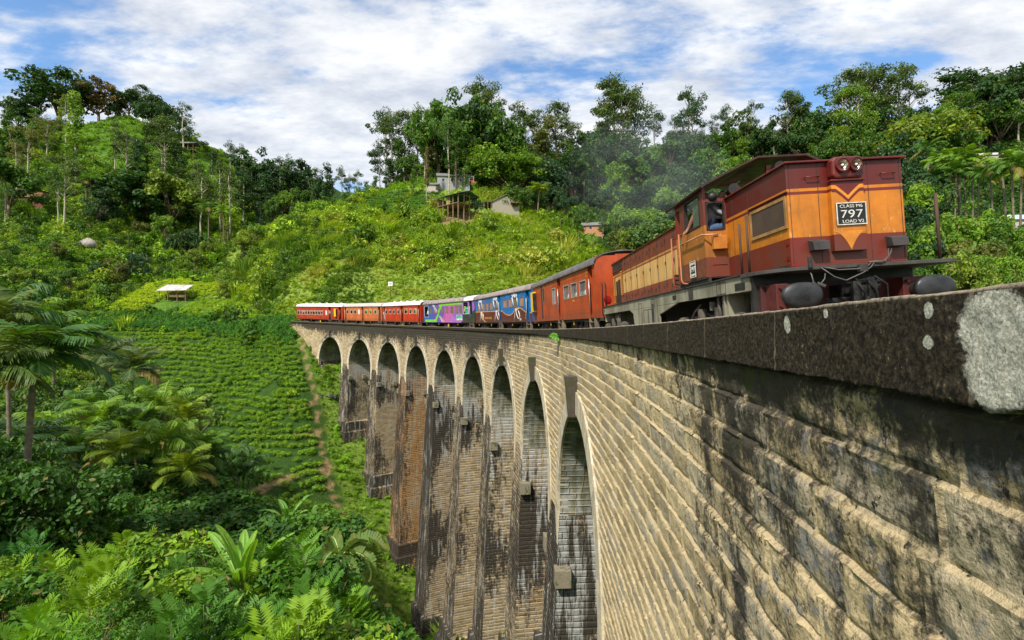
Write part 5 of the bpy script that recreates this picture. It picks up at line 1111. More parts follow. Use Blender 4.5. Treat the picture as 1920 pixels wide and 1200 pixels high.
    font_text('EXPO', .50, 'lettering', M('dark_teal_letters', (.02, .12, .16), .5), C4, (4.22, -1.403, 1.74), (math.pi / 2, 0, 0), .003, 1.1)
    b = MB(); b.box(6.0, 6.85, -1.33, -1.36, 2.05, 2.75); b.build('teal_screen', teal, C4); b = MB(); b.tube([(5.4, -1.39, 2.55), (6.9, -1.39, 2.55)], .02); b.tube([(5.7, -1.39, 2.0), (5.7, -1.39, 2.55)], .02); b.build('balcony_rail', M('window_cream'), C4)
    b = MB(); 
    for x0, x1 in ((5.9, 8.5),):
        n = 9; prof = [(-1.475 * math.cos(math.pi * i / (n - 1) * .62), 3.385 + .545 * math.sin(math.pi * i / (n - 1) * .62) ** .8) for i in range(n)]; b.add([(x0, *p) for p in prof] + [(x1, *p) for p in prof], [(i, i + 1, n + i + 1, n + i) for i in range(n - 1)], 0, True)
    b.build('white_roof_panel', whr, C4)
    # ---- blue / maroon coach
    blue = coach_paint('coach_blue', (0.010, 0.15, 0.42), .25); maroon = coach_paint('coach_maroon', (0.115, 0.022, 0.016)); tan = M('tan_shutter', (0.33, 0.18, 0.12), .7, var=.2, streak=.3); olive = M('olive_shutter'); 
    c5 = [('w', -7.22, -6.15, 2.2, 2.93, 'wood', tan)] + [W(a, a + .95, 2.2, 2.92, 'wood', tan) for a in (-5.6, -4.15, -2.7)] + [W(-1.1, -.35, 2.2, 2.92, 'wood', olive), ('d', .12, .6), W(1.45, 2.5, 2.25, 2.95, 'wood', tan), W(2.95, 3.95, 2.25, 2.95, 'wood', tan), W(4.35, 5.3, 2.25, 2.95, 'wood', olive), W(5.75, 6.7, 2.25, 2.95, 'wood', tan), ('d', 7.18, 7.88)]
    C5 = coach(43.80, 16.72, 'coach painted blue above maroon with white hand drawings and yellow line', blue, brr, c5)
    gold = M('gold_line', (.62, .33, .04), .5); wht = M('chalk_white', (.72, .70, .66), .6)
    def zline(x): # boundary height
        pts = [(-8.36, 2.16), (1.0, 2.05), (1.8, 1.80), (2.6, 1.66), (3.4, 1.66), (4.0, 1.8), (4.3, 2.0), (4.7, 2.14), (5.9, 2.14), (6.4, 2.0), (7.1, 1.78), (8.36, 1.74)]
        return float(np.interp(x, [p[0] for p in pts], [p[1] for p in pts]))
    xsv = list(np.linspace(-8.36, .1, 10)) + list(np.linspace(.62, 7.16, 30)) + [7.9, 8.36]
    for seg in ([x for x in xsv if x < .11], [x for x in xsv if .6 < x < 7.17], [x for x in xsv if x > 7.8]):
        b = MB(); n = len(seg); vs = [(x, -1.388, 1.11) for x in seg] + [(x, -1.388, zline(x)) for x in seg]; b.add(vs, [(i, i + 1, n + i + 1, n + i) for i in range(n - 1)]); b.build('maroon_band', maroon, C5)
        b = MB(); vs = [(x, -1.3905, zline(x) - .035) for x in seg] + [(x, -1.3905, zline(x) + .035) for x in seg]; b.add(vs, [(i, i + 1, n + i + 1, n + i) for i in range(n - 1)]); b.build('gold_band', gold, C5)
    def draw(C_, pts, r=.03): b = MB(); b.tube([(x, -1.39, z) for x, z in pts], r, 5); return b
    for ox, sc_ in ((-6.9, 1.0), (-1.6, 1.0), (3.9, 1.15)):
        b = draw(C5, [(ox + .35, 1.15), (ox + .5, 1.5), (ox + .75, 1.95), (ox + .95, 2.12)], .035)
        for q in ([(ox + .9, 2.1), (ox + 1.0, 1.7), (ox + 1.3, 1.4), (ox + 1.65, 1.35), (ox + 1.75, 1.6), (ox + 1.5, 1.95)], [(ox + .9, 2.08), (ox + 1.3, 2.0), (ox + 1.6, 2.15)],
                  [(ox, 2.95), (ox + .1, 3.2), (ox + .35, 2.98), (ox + .45, 3.28), (ox + .6, 2.96), (ox + .8, 3.3), (ox + .95, 3.0), (ox + 1.15, 3.22), (ox + 1.25, 2.95)], [(ox + .05, 3.0), (ox + .2, 2.7), (ox + .35, 2.4)], [(ox + .5, 3.25), (ox + .62, 3.33), (ox + .75, 3.2)], [(ox + 1.2, 3.0), (ox + 1.3, 2.75), (ox + 1.35, 2.35)], [(ox + .5, 2.97), (ox + .65, 3.12), (ox + .9, 2.96)]):
            b.tube([(x, -1.39, z) for x, z in q], .03, 5)
        b.build('white_drawing', wht, C5)
    b = draw(C5, [(-5.7, 1.95), (-5.5, 1.65), (-5.75, 1.45), (-5.2, 1.4), (-5.3, 1.65), (-5.1, 1.3), (-4.7, 1.15), (-4.4, 1.2)], .035); b.build('lettering', gold, C5)
    font_text('ODYSSEY EXPRESS', .27, 'lettering', gold, C5, (-3.55, -1.393, 1.50), (math.pi / 2, 0, 0), .003, 1.1)
    font_text('1108', .24, 'lettering', wht, C5, (5.7, -1.393, 1.3), (math.pi / 2, 0, 0), .003); font_text('2', .42, 'lettering', gold, C5, (6.95, -1.393, 1.5), (math.pi / 2, 0, 0), .003)
    b = MB(); b.prism([(-4.95, 3.02), (-4.45, 3.02), (-4.6, 3.2), (-4.9, 3.17)], 'y', -1.388, -1.392); b.build('red_mark', M('red_mark', (.5, .06, .03), .5), C5)
    # ---- orange red coach behind the locomotive
    c6 = [('w', -6.3, -5.7, 1.2, 3.2, 'none'), ('w', -4.24, -3.2, 1.3, 3.35, 'none'), W(-1.12, -.38, 2.0, 2.92, 'bars'), ('d', .17, .88), W(1.45, 2.5, 2.15, 2.86, 'bars'), W(2.9, 3.95, 2.15, 2.86, 'bars'), W(4.38, 5.42, 2.15, 2.84, 'bars'), ('d', 5.85, 6.45)]
    alu = M('aluminium_frame', (.55, .54, .52), .35, .6, var=.15)
    C6 = coach(28.25, 13.55, 'orange red coach with grey rounded roof coupled behind the locomotive', or6, dgr, [s for s in c6 if s[5:6] != ('none',)] + [('w', -3.75, -3.2, 2.25, 3.15, 'wood', M('coach_dark_interior'))], cream=alu)  # added window is filled by a dark panel, painted as unlit interior
    b = MB(); b.box(-4.3, -4.2, -1.40, -1.38, 1.25, 3.38); b.box(-3.1, -3.04, -1.40, -1.38, 1.25, 3.38); b.box(-4.2, -3.1, -1.40, -1.38, 3.3, 3.38); b.box(-4.2, -3.75, -1.386, -1.3845, 1.25, 3.3); b.build('sliding_door', or6, C6)
    b = MB(); b.box(-4.19, -3.80, -1.388, -1.3865, 1.27, 3.28); b.build('door_gap_shade', M('coach_dark_interior'), C6)  # flat dark sheet painted as the unlit opening of the sliding door
    yellow_box(C6, -6.6, -5.75, 1.75, 3.05)
    b = MB(); b.cyl((6.78, -.9, 1.85), (6.81, -.9, 1.85), .16, n=20); b.build('end_lamp', M('red_lens', (.25, .01, .01), .3), C6)
    b = MB(); b.tube([(6.85, -1.15, 1.2), (6.85, -1.15, 2.6)], .02); b.tube([(6.85, -1.0, 1.2), (6.85, -1.0, 2.6)], .02); b.build('handrail', M('black_steel'), C6)
    font_text('2', .34, 'lettering', gold, C6, (5.55, -1.393, 3.05), (math.pi / 2, 0, 0), .003); font_text('1740', .17, 'lettering', gold, C6, (3.3, -1.393, 1.98), (math.pi / 2, 0, 0), .003)
    # passengers
    wh, pk, bl, dkp = shirt('white', (.62, .62, .60)), shirt('pink', (.5, .22, .25)), shirt('blue', (.08, .14, .35)), shirt('charcoal', (.03, .03, .04)); gn = shirt('green', (.1, .3, .14))
    OUT = -math.pi / 2
    standing(C1.matrix_world, 3.62, -1.25, 1.14, OUT, shirt('grey', (.30, .30, .32)), dkp, 'person in grey top and dark trousers standing in the doorway of the last red coach', 'passengers in doorways', lean=.25)
    standing(C3.matrix_world, -5.88, -1.28, 1.14, OUT, wh, shirt('cream', (.5, .45, .4)), 'person dressed in white leaning out of the bright red coach doorway', 'passengers in doorways', lean=.35, arm_out=1)
    standing(C4.matrix_world, -7.6, -1.0, 1.14, OUT, wh, dkp, 'person in white shirt on the left of the mural coach balcony', 'passengers on the balcony', lean=.1)
    standing(C4.matrix_world, -6.75, -1.0, 1.14, OUT, wh, dkp, 'person in white shirt on the right of the mural coach balcony', 'passengers on the balcony', lean=.2)
    rr = random.Random(3)
    for C_, nm, lst in ((C1, 'last red coach', [-4.2, -2.8, -1.1, .6]), (C2, 'faded orange coach', [-5.05, 2.9, 4.4]), (C3, 'bright red coach', [-3.7, -2.3, 1.9, 3.4, 4.9])):
        for i, x in enumerate(lst):
            z0 = 1.0 if C_ is C1 else 1.25
            sm = rr.choice([wh, pk, bl, gn, dkp]); cn = {wh: 'white', pk: 'pink', bl: 'blue', gn: 'green', dkp: 'dark'}[sm]
            J = [((0, 0, .35), .15), ((0, 0, .62), .16), ((0, -.02, .84), .12), ((0, -.03, .95), .055), ((0, -.05, 1.04), .09), ((0, -.04, 1.12), .08), ((.17, -.02, .80), .06), ((.2, -.2, .6), .045), ((.16, -.28, .86), .035), ((-.17, -.02, .80), .06), ((-.2, -.1, .5), .045)]
            o = skin_person('person', [j[0] for j in J], [(0, 1), (1, 2), (2, 3), (3, 4), (4, 5), (2, 6), (6, 7), (7, 8), (2, 9), (9, 10)], [j[1] for j in J], [sm, dkp, SKIN, HAIR], faces_mat=[1, 0, 0, 2, 2, 3, 0, 2, 2, 0, 0])
            o.matrix_world = C_.matrix_world @ Matrix.Translation((x, -1.08, z0 + .35)); tag(o, 'person in %s looking out of the %s, %s passenger from its far end' % (cn, nm, ['first', 'second', 'third', 'fourth', 'fifth'][i]), 'person', 'passengers at coach windows')
    return [C1, C2, C3, C4, C5, C6]
COACHES = build_coaches()
# ---------------------------------------------------------------- vegetation
def leaf_mat(name, src='OBJ', trans=0.35, var=1.0, rough=0.55):
    t = NT(name)
    if src == 'OBJ': oi = t.n('ShaderNodeObjectInfo'); base = oi.outputs['Color']; rv = oi.outputs['Random']
    else:
        a = t.n('ShaderNodeAttribute', attribute_name='tint'); a.attribute_type = 'INSTANCER'; base = a.outputs['Color']; rv = a.outputs['Alpha']
    base = t.mix(1.0, base, (1.5, 1.5, 1.25), 'MULTIPLY')
    lv = t.n('ShaderNodeAttribute', attribute_name='leaf'); s = t.n('ShaderNodeSeparateColor'); t.link(lv.outputs['Color'], s.inputs[0])
    k = t.mix(t.m('MULTIPLY', s.outputs[0], 0.75 * var), base, t.mix(1.0, base, (2.3, 1.9, 1.3), 'MULTIPLY'))
    k = t.mix(t.m('MULTIPLY', s.outputs[1], 0.9 * var), k, t.mix(1.0, base, (0.34, 0.42, 0.45), 'MULTIPLY'))
    k = t.mix(t.rng(s.outputs[2], 0.93, 0.99, 0, 0.7), k, (0.30, 0.20, 0.05))
    p = t.principled(k, rough, spec=0.35)
    tr = t.n('ShaderNodeBsdfTranslucent'); t.link(t.mix(1.0, k, (1.5, 1.35, 0.5), 'MULTIPLY'), tr.inputs[0])
    ms = t.n('ShaderNodeMixShader'); ms.inputs[0].default_value = trans; t.link(p, ms.inputs[1]); t.link(tr.outputs[0], ms.inputs[2])
    return t.done(ms.outputs[0])
LEAF = leaf_mat('foliage'); LEAFI = leaf_mat('foliage_mass', 'INST')
BARK_P = simple('pale_bark', (0.42, 0.36, 0.27), 0.85, var=0.35, scale=2, streak=0.4, dirt=(0.15, 0.11, 0.08)); BARK_D = simple('brown_bark', (0.14, 0.095, 0.06), 0.9, var=0.4, scale=3)
BARK_R = simple('ringed_bark', (0.17, 0.14, 0.09), 0.85, var=0.4, scale=6, grit=0.5)
def leaves(rng, C, Rr, n, size, aspect=0.55, droop=0.0, upb=0.4):
    """n leaf quads in each ellipsoid (centres C (k,3), radii Rr (k,3)); returns V,F,leafcolor"""
    k = len(C); idx = np.repeat(np.arange(k), n); N = k * n
    d = rng.normal(size=(N, 3)); d /= np.linalg.norm(d, axis=1)[:, None]; r = rng.uniform(0.45, 1.0, N) ** 0.6
    P = C[idx] + d * r[:, None] * Rr[idx] * (1 + 0.12 * rng.normal(size=(N, 1)))
    nrm = d * 0.8 + rng.normal(size=(N, 3)) * 0.55 + np.array([0, 0, upb]); nrm /= np.linalg.norm(nrm, axis=1)[:, None]
    a = np.cross(nrm, rng.normal(size=(N, 3))); a[:, 2] -= droop; a -= nrm * (a * nrm).sum(1)[:, None]; a /= np.linalg.norm(a, axis=1)[:, None] + 1e-9
    b = np.cross(nrm, a); L = size * rng.uniform(0.6, 1.3, N)[:, None]; Wd = L * aspect
    V = np.stack([P - a * L * .5, P + b * Wd * .5 - a * L * .02 + nrm * L * .06, P + a * L * .5, P - b * Wd * .5 - a * L * .02 + nrm * L * .06], 1).reshape(-1, 3)
    F = np.arange(N * 4).reshape(-1, 4); ck = rng.uniform(0, 1, k)[idx]; ck2 = rng.uniform(0, 1, k)[idx]
    col = np.stack([np.clip(ck * 0.8 + rng.uniform(-.25, .35, N), 0, 1), np.clip(ck2 * 0.7 + rng.uniform(-.3, .3, N), 0, 1), rng.uniform(0, 1, N), np.ones(N)], -1)
    return V, F, col
def fol_mesh(name, parts, mat, link=False):
    V = []; F = []; Cc = []; o = 0
    for v, f, c in parts: V.append(v); F.append(f + o); Cc.append(c); o += len(v)
    ob = npmesh(name, np.concatenate(V), np.concatenate(F), mat, attrs={'leaf': ('FACE', 'FLOAT_COLOR', np.concatenate(Cc))}, link=link)
    me = ob.data; bpy.data.objects.remove(ob); return me
def mb_mesh(mb, name, mats):
    o = mb.build(name, mats, fix=False); me = o.data; bpy.data.objects.remove(o); return me
def limb(mb, a, b, r0, r1, rr, bend=0.08, n=4):
    a, b = Vector(a), Vector(b); L = (b - a).length; pts = []; rad = []
    off = Vector((rr.uniform(-1, 1), rr.uniform(-1, 1), rr.uniform(-.3, .6))) * L * bend
    for i in range(n + 1): t_ = i / n; pts.append(a.lerp(b, t_) + off * math.sin(math.pi * t_)); rad.append(r0 + (r1 - r0) * t_)
    mb.tube(pts, rad, 6)
def eucalypt(seed, H=26, bare=0.45, spread=5.0, ncl=20, leafn=95, size=0.62):
    rr = random.Random(seed); rng = np.random.default_rng(seed); mb = MB(); top = Vector((rr.uniform(-1, 1), rr.uniform(-1, 1), H * .93))
    pts = [Vector((0, 0, -1.5)).lerp(top, i / 8) + Vector((rr.uniform(-.2, .2), rr.uniform(-.2, .2), 0)) * (i > 0) for i in range(9)]
    mb.tube(pts, [.36 - .032 * i for i in range(9)], 8); C = []; Rr = []
    for i in range(ncl):
        q = bare + (1 - bare) * (i + rr.random() * .8) / ncl; a = rr.uniform(0, 2 * math.pi); env = math.sin(math.pi * min(1, (q - bare) / (1 - bare) * .80 + .14)) ** .7
        base = Vector((0, 0, -1.5)).lerp(top, min(.98, q - .10)); out = spread * env * rr.uniform(.45, 1.0); tip = base + Vector((math.cos(a) * out, math.sin(a) * out, out * rr.uniform(.5, .95) + 1.2))
        limb(mb, base, tip, .14 * (1.3 - q) + .04, .03, rr); s = rr.uniform(.75, 1.35)
        C.append(tip); Rr.append((1.9 * s, 1.9 * s, 1.05 * s))
        if rr.random() < .55: C.append(tip + Vector((rr.uniform(-2, 2), rr.uniform(-2, 2), rr.uniform(-.8, 1)))); Rr.append((1.3 * s, 1.3 * s, .75 * s))
    C.append(top + Vector((0, 0, .6))); Rr.append((1.8, 1.8, 1.4))
    tr = mb_mesh(mb, 'trunk', BARK_P); me = fol_mesh('crown', [leaves(rng, np.array([tuple(c) for c in C]), np.array(Rr), leafn, size, .5, upb=.5)], LEAF); return tr, me
def broadtree(seed, H=13, R=5.5, ncl=46, leafn=85, size=0.62, flat=0.75, trunk=.28):
    rr = random.Random(seed); rng = np.random.default_rng(seed); mb = MB(); cz = H - R * flat
    limb(mb, (0, 0, -1.5), (rr.uniform(-.5, .5), rr.uniform(-.5, .5), cz * .62), .42 * R / 5.5, .28 * R / 5.5, rr, .03); C = []; Rr = []
    lob = [(rr.uniform(-.45, .45) * R, rr.uniform(-.45, .45) * R, rr.uniform(-.35, .35) * R * flat, rr.uniform(.55, .85)) for _ in range(6)]
    for i in range(ncl):
        lx, ly, lz, ls = lob[i % 6]; a = rr.uniform(0, 2 * math.pi); ph = math.asin(rr.uniform(-.55, 1)); rad = R * ls * rr.uniform(.75, 1.05)
        c = Vector((lx + math.cos(a) * math.cos(ph) * rad, ly + math.sin(a) * math.cos(ph) * rad, cz + lz + math.sin(ph) * rad * flat)); C.append(c); s = R * rr.uniform(.16, .28); Rr.append((s, s, s * .7))
        if i % 4 == 0: limb(mb, (0, 0, cz * .55), c, .13 * R / 5.5, .03, rr)
    tr = mb_mesh(mb, 'trunk', BARK_D); me = fol_mesh('crown', [leaves(rng, np.array([tuple(c) for c in C]), np.array(Rr), leafn, size, .6, upb=.6)], LEAF); return tr, me
def slender(seed, H=16, R=2.2, size=.5, droop=0.0):
    rr = random.Random(seed); rng = np.random.default_rng(seed); mb = MB(); top = Vector((rr.uniform(-.4, .4), rr.uniform(-.4, .4), H)); limb(mb, (0, 0, -1.5), top, .24, .04, rr, .01, 6); C = []; Rr = []
    for i in range(26):
        q = .28 + .72 * (i + rr.random()) / 26; a = rr.uniform(0, 6.28); out = R * (1.15 - q) ** .6 * rr.uniform(.4, 1.0); c = Vector((math.cos(a) * out, math.sin(a) * out, H * q)); C.append(c); s = rr.uniform(.7, 1.25); Rr.append((s, s, s * .75)); limb(mb, (0, 0, H * q - .6), c, .05, .02, rr)
    tr = mb_mesh(mb, 'trunk', BARK_P if seed % 2 else BARK_D); me = fol_mesh('crown', [leaves(rng, np.array([tuple(c) for c in C]), np.array(Rr), 80, size, .5)], LEAF); return tr, me
def frond(rng, base, azim, elev, L, droop, nl, lw, ll, hang=0.5, seg=9):
    """pinnate palm frond; returns quads"""
    t_ = np.linspace(0, 1, seg + 1); el = elev - droop * t_ ** 1.4; step = L / seg; p = [np.array(base, float)]
    for i in range(seg): e = el[i]; p.append(p[-1] + step * np.array([math.cos(azim) * math.cos(e), math.sin(azim) * math.cos(e), math.sin(e)]))
    p = np.array(p); V = []; col = []; tl = np.linspace(.12, 1, nl); side = np.array([-math.sin(azim), math.cos(azim), 0])
    for q in tl:
        i = min(seg - 1, int(q * seg)); f = q * seg - i; c = p[i] * (1 - f) + p[i + 1] * f; d = p[i + 1] - p[i]; d /= np.linalg.norm(d)
        l_ = ll * (math.sin(math.pi * min(1, q * .85 + .12)) ** .6) * rng.uniform(.8, 1.15)
        for s in (-1, 1):
            dirv = side * s * .85 + d * .75 - np.array([0, 0, hang]) * rng.uniform(.5, 1.3); dirv /= np.linalg.norm(dirv); w_ = d * lw * .5; mid = c + dirv * l_ * .55; tip = c + dirv * l_ - np.array([0, 0, hang * l_ * .35])
            V += [c - w_ * .5, c + w_ * .5, mid + w_, mid - w_, mid - w_, mid + w_, tip + w_ * .15, tip - w_ * .15]; r1, r2, r3 = rng.uniform(0, 1), rng.uniform(0, .8), rng.uniform(0, .97); col += [(r1, r2, r3, 1)] * 2
    for i in range(seg): # rachis
        w_ = side * .03; V += [p[i] - w_, p[i] + w_, p[i + 1] + w_ * .7, p[i + 1] - w_ * .7]; col.append((.9, 0, 0, 1))
    V = np.array(V); return V, np.arange(len(V)).reshape(-1, 4), np.array(col)
def palm(seed, H=8.5, L=2.3, nf=13, nl=26, lw=.10, ll=.75, shaft=True, old=True, thick=.10, hang=.5, bare_el=(-.2, 1.2)):
    rr = random.Random(seed); rng = np.random.default_rng(seed); mb = MB(); lean = Vector((rr.uniform(-.4, .4), rr.uniform(-.4, .4), 0)); n = 26; pts = []; rad = []
    for i in range(n + 1): q = i / n; pts.append(Vector((0, 0, -1.0 + (H + 1) * q)) + lean * q * q); rad.append(thick * (1.15 - .25 * q) * (1.09 if i % 2 else .97))
    mb.tube(pts, rad, 8); top = Vector((0, 0, H)) + lean
    if shaft: mb2 = MB(); mb2.tube([top + Vector((0, 0, z)) for z in (-.05, .15, .55, .95)], [thick * 1.15, thick * 1.45, thick * 1.15, thick * .5], 8)
    parts = []
    for i in range(nf):
        az = i * 2.39996 + rr.uniform(-.3, .3); q = (i + .5) / nf; el = bare_el[1] + (bare_el[0] - bare_el[1]) * q; v, f, c = frond(rng, top + Vector((0, 0, .9 * shaft - .25 * q)), az, el, L * rr.uniform(.85, 1.1), 1.1 + .9 * rr.random(), nl, lw, ll, hang)
        if old and q > .9: c[:, 2] = .985
        parts.append((v, f, c))
    tr = mb_mesh(mb, 'trunk', BARK_R); me = fol_mesh('fronds', parts, LEAF); sh = mb_mesh(mb2, 'crownshaft', M('green_crownshaft', (0.07, 0.14, 0.02), .5, var=.3)) if shaft else None
    return tr, me, sh
def banana(seed, nf=9, L=2.6, Wd=.62, stem=1.6, torn=0.25, limp=0.0, bend=1.0):
    rr = random.Random(seed); rng = np.random.default_rng(seed); mb = MB(); mb.tube([(0, 0, -.6), (0, 0, stem * .5), (.03, 0, stem)], [.16, .13, .08], 10); stems = MB(); parts = []
    for i in range(nf):
        az = i * 2.39996 + rr.uniform(-.3, .3); q = i / nf; el = 1.44 - .80 * q - limp; L_ = L * rr.uniform(.75, 1.1); seg = 22; p = [Vector((0, 0, stem - .1))]; e = el
        for k in range(seg + 4):
            st = L_ / seg; e -= bend * (.018 + .05 * (k / seg) ** 1.5) * (1 + 1.5 * q + 2.5 * limp) * (k > 3); p.append(p[-1] + Vector((math.cos(az) * math.cos(e), math.sin(az) * math.cos(e), math.sin(e))) * st)
        side = Vector((-math.sin(az), math.cos(az), 0)); roll = rr.uniform(-.7, .7); V = []; F = []; col = []; fold = .35 + .5 * rr.random()
        def w_of(k): x = (k - 3) / (seg + 1); return Wd * .5 * (math.sin(math.pi * min(1, max(0, x * .93 + .07))) ** .55)
        for s in (-1, 1):
            k = 4; 
            while k < seg + 4:
                run = rr.choice([1, 2, 3]) if rr.random() < torn * 2 else rr.choice([5, 8, 12]); run = min(run, seg + 4 - k); sag = rr.uniform(0, .5) * (torn * 2.2) + limp
                for j in range(k, k + run):
                    d = (p[j + 1] - p[j]).normalized(); up = side.cross(d).normalized(); sv = (side * math.cos(roll * .4) + up * math.sin(roll * .4)) * s
                    for a, b, ka, kb in ((0, .5, j, j + 1), (.5, 1, j, j + 1)):
                        def pt(kk, fr): 
                            wv = w_of(kk); base = p[kk]; return base + (sv * wv * fr * .95 + up * wv * (fold * fr - .9 * fr * fr * (.6 + sag)) + d * wv * fr * .25 * (1 - limp))
                        o = len(V); V += [pt(ka, a), pt(kb, a), pt(kb, b), pt(ka, b)]; F.append((o, o + 1, o + 2, o + 3)); col.append((.35 + .3 * (j % 2) * .3 + rr.uniform(0, .15), rr.uniform(0, .25), .96 if (b == 1 and rr.random() < .15) else 0, 1))
                k += run
        parts.append((np.array([tuple(v) for v in V]), np.array(F), np.array(col))); stems.tube(p[:-1:3], [.035 * (1 - .8 * m_ / 8) for m_ in range(len(p[:-1:3]))], 6)
    tr = mb_mesh(mb, 'stem', M('banana_stem', (0.20, 0.19, 0.07), .6, var=.4, streak=.5, dirt=(.10, .06, .03))); me = fol_mesh('leaves', parts, LEAF); ms = mb_mesh(stems, 'midribs', M('banana_midrib', (.34, .42, .12), .5, var=.2)); return tr, me, ms
def ferny(seed, H=3.6, nst=10, L=.85, nl=9):
    """shrub of bipinnate, feathery sprays"""
    rr = random.Random(seed); rng = np.random.default_rng(seed); mb = MB(); parts = []
    V = []; col = []
    for i in range(nst):
        a = rr.uniform(0, 6.28); tip = Vector((math.cos(a) * rr.uniform(.2, 1.2), math.sin(a) * rr.uniform(.2, 1.2), H * rr.uniform(.62, 1.0))); base = Vector((math.cos(a) * .15, math.sin(a) * .15, -.6)); n = 8; P = []
        for k in range(n + 1): q = k / n; P.append(base.lerp(tip, q) + Vector((math.cos(a), math.sin(a), 0)) * .25 * math.sin(q * 3.14))
        mb.tube(P, [.022 * (1.1 - k / n) + .004 for k in range(n + 1)], 5)
        bright = rr.uniform(0, 1)
        for k in range(30):
            q = .25 + .75 * (k / 29); i0 = min(n - 1, int(q * n)); c0 = np.array(P[i0].lerp(P[i0 + 1], q * n - i0)); az = k * 2.4 + rr.uniform(-.3, .3); el = .85 * q + rr.uniform(-.15, .35); Lf = L * (.55 + .75 * math.sin(math.pi * (q * .75))) * rr.uniform(.55, .9)
            d = np.array([math.cos(az) * math.cos(el), math.sin(az) * math.cos(el), math.sin(el)]); sd = np.cross(d, [0, 0, 1]); sd /= np.linalg.norm(sd) + 1e-9; up = np.cross(sd, d)
            for m_ in range(nl):
                f = .12 + .88 * m_ / nl; c = c0 + d * Lf * f - np.array([0, 0, .25 * Lf * f * f]); ln = .34 * L * (math.sin(math.pi * (f * .82 + .10)) ** .7) * rng.uniform(.85, 1.1)
                for s in (-1, 1):
                    dv = sd * s * .88 + d * .50 + up * rng.uniform(-.05, .2); w_ = d * .040 * L; V += [c - w_ * .4, c + dv * ln * .5 - w_, c + dv * ln, c + dv * ln * .5 + w_]; tipb = .25 + .75 * (q > .8); col.append((min(1, tipb * rr.uniform(.25, .62)), rr.uniform(0, .55) * (1 - q) + (1 - bright) * .2, rr.uniform(0, .95), 1))
    V = np.array(V); parts.append((V, np.arange(len(V)).reshape(-1, 4), np.array(col)))
    tr = mb_mesh(mb, 'stems', BARK_D); me = fol_mesh('foliage', parts, LEAF); return tr, me
def bushy(seed, H=3.2, R=1.7, ncl=42, leafn=75, size=.15, aspect=.42):
    rr = random.Random(seed); rng = np.random.default_rng(seed); mb = MB(); C = []; Rr = []
    for i in range(ncl):
        a = rr.uniform(0, 6.28); q = rr.uniform(.18, 1) ** .8; r = R * math.sin(math.pi * min(1, q * .75 + .12)) * rr.uniform(.35, 1.05); c = Vector((math.cos(a) * r, math.sin(a) * r, H * q)); C.append(tuple(c)); s = rr.uniform(.22, .42) * R / 1.7; Rr.append((s, s, s * .8)); limb(mb, (0, 0, -.5 + H * .15 * rr.random()), c, .03, .006, rr, .12)
    tr = mb_mesh(mb, 'stems', BARK_D); me = fol_mesh('foliage', [leaves(rng, np.array(C), np.array(Rr), leafn, size, aspect, upb=.7)], LEAF); return tr, me

# ---- placing single plants
def plant(kind, parts, names, X, Y, Z, scale, rot, tint, cat, label=None, group=None, tilt=(0, 0)):
    r = bpy.data.objects.new(kind, None); COL.objects.link(r); r.location = (X, Y, Z); r.rotation_euler = (tilt[0], tilt[1], rot); r.scale = (scale[0], scale[0], scale[1]) if isinstance(scale, tuple) else (scale,) * 3; r.empty_display_size = .2
    for me, nm in zip(parts, names):
        if me is None: continue
        o = bpy.data.objects.new(nm, me); COL.objects.link(o); o.parent = r; o.color = (*tint, 1)
    tag(r, label, cat, group); return r
def hz(x, y): return float(height(np.array([x]), np.array([y]))[0])
EUC = [eucalypt(11 + i, H=26, bare=b, spread=s, ncl=n) for i, (b, s, n) in enumerate([(.42, 5.2, 22), (.55, 4.6, 16), (.35, 5.8, 28), (.48, 3.8, 18), (.62, 4.2, 12), (.30, 5.0, 30)])]
BRD = [broadtree(31 + i, flat=f, ncl=n) for i, (f, n) in enumerate([(.75, 46), (.6, 52), (.9, 44), (.7, 38), (.5, 50)])]
SLN = [slender(51 + i, R=r) for i, r in enumerate([2.0, 2.6, 1.6, 2.3])]
PLM = [palm(71 + i, nl=16, lw=.15) for i in range(4)]
BAN = [banana(81 + i) for i in range(3)]
UV = []   # for labels later
REG = []
def put(kind, u, v, Y, size, tint, zone, var=0, sx=1.0, tilt=(0, 0), onground=True, rot=None):
    p = at(u, v, Y); X = p[0]; z = hz(X, Y)
    if not onground: z = p[2]
    rot = rnd.uniform(0, 6.28) if rot is None else rot
    lib = {'eucalyptus_tree': (EUC, ('trunk', 'crown'), 26, 'tree'), 'broadleaf_tree': (BRD, ('trunk', 'crown'), 13, 'tree'), 'slender_tree': (SLN, ('trunk', 'crown'), 16, 'tree'), 'areca_palm': (PLM, ('trunk', 'fronds', 'crownshaft'), 9.5, 'palm'), 'banana_plant': (BAN, ('stem', 'leaves', 'midribs'), 3.8, 'banana plant')}[kind]
    parts = lib[0][var % len(lib[0])]; s = size / lib[2]
    r = plant(kind, parts, lib[1], X, Y, z, (s * sx, s), rot, tint, lib[3], None, None, tilt); REG.append((r, kind, zone, u, v, Y, size, tint)); return r
G_DK = (0.016, 0.050, 0.010); G_MD = (0.040, 0.100, 0.011); G_LT = (0.085, 0.170, 0.014); G_YL = (0.105, 0.165, 0.018); G_BL = (0.022, 0.062, 0.026); G_OL = (0.075, 0.095, 0.022); G_EU = (0.045, 0.085, 0.020); G_BR = (0.10, 0.075, 0.030)
def hpx(top, base_v, Y): return max(2.0, (base_v - top) / FPX * Y)
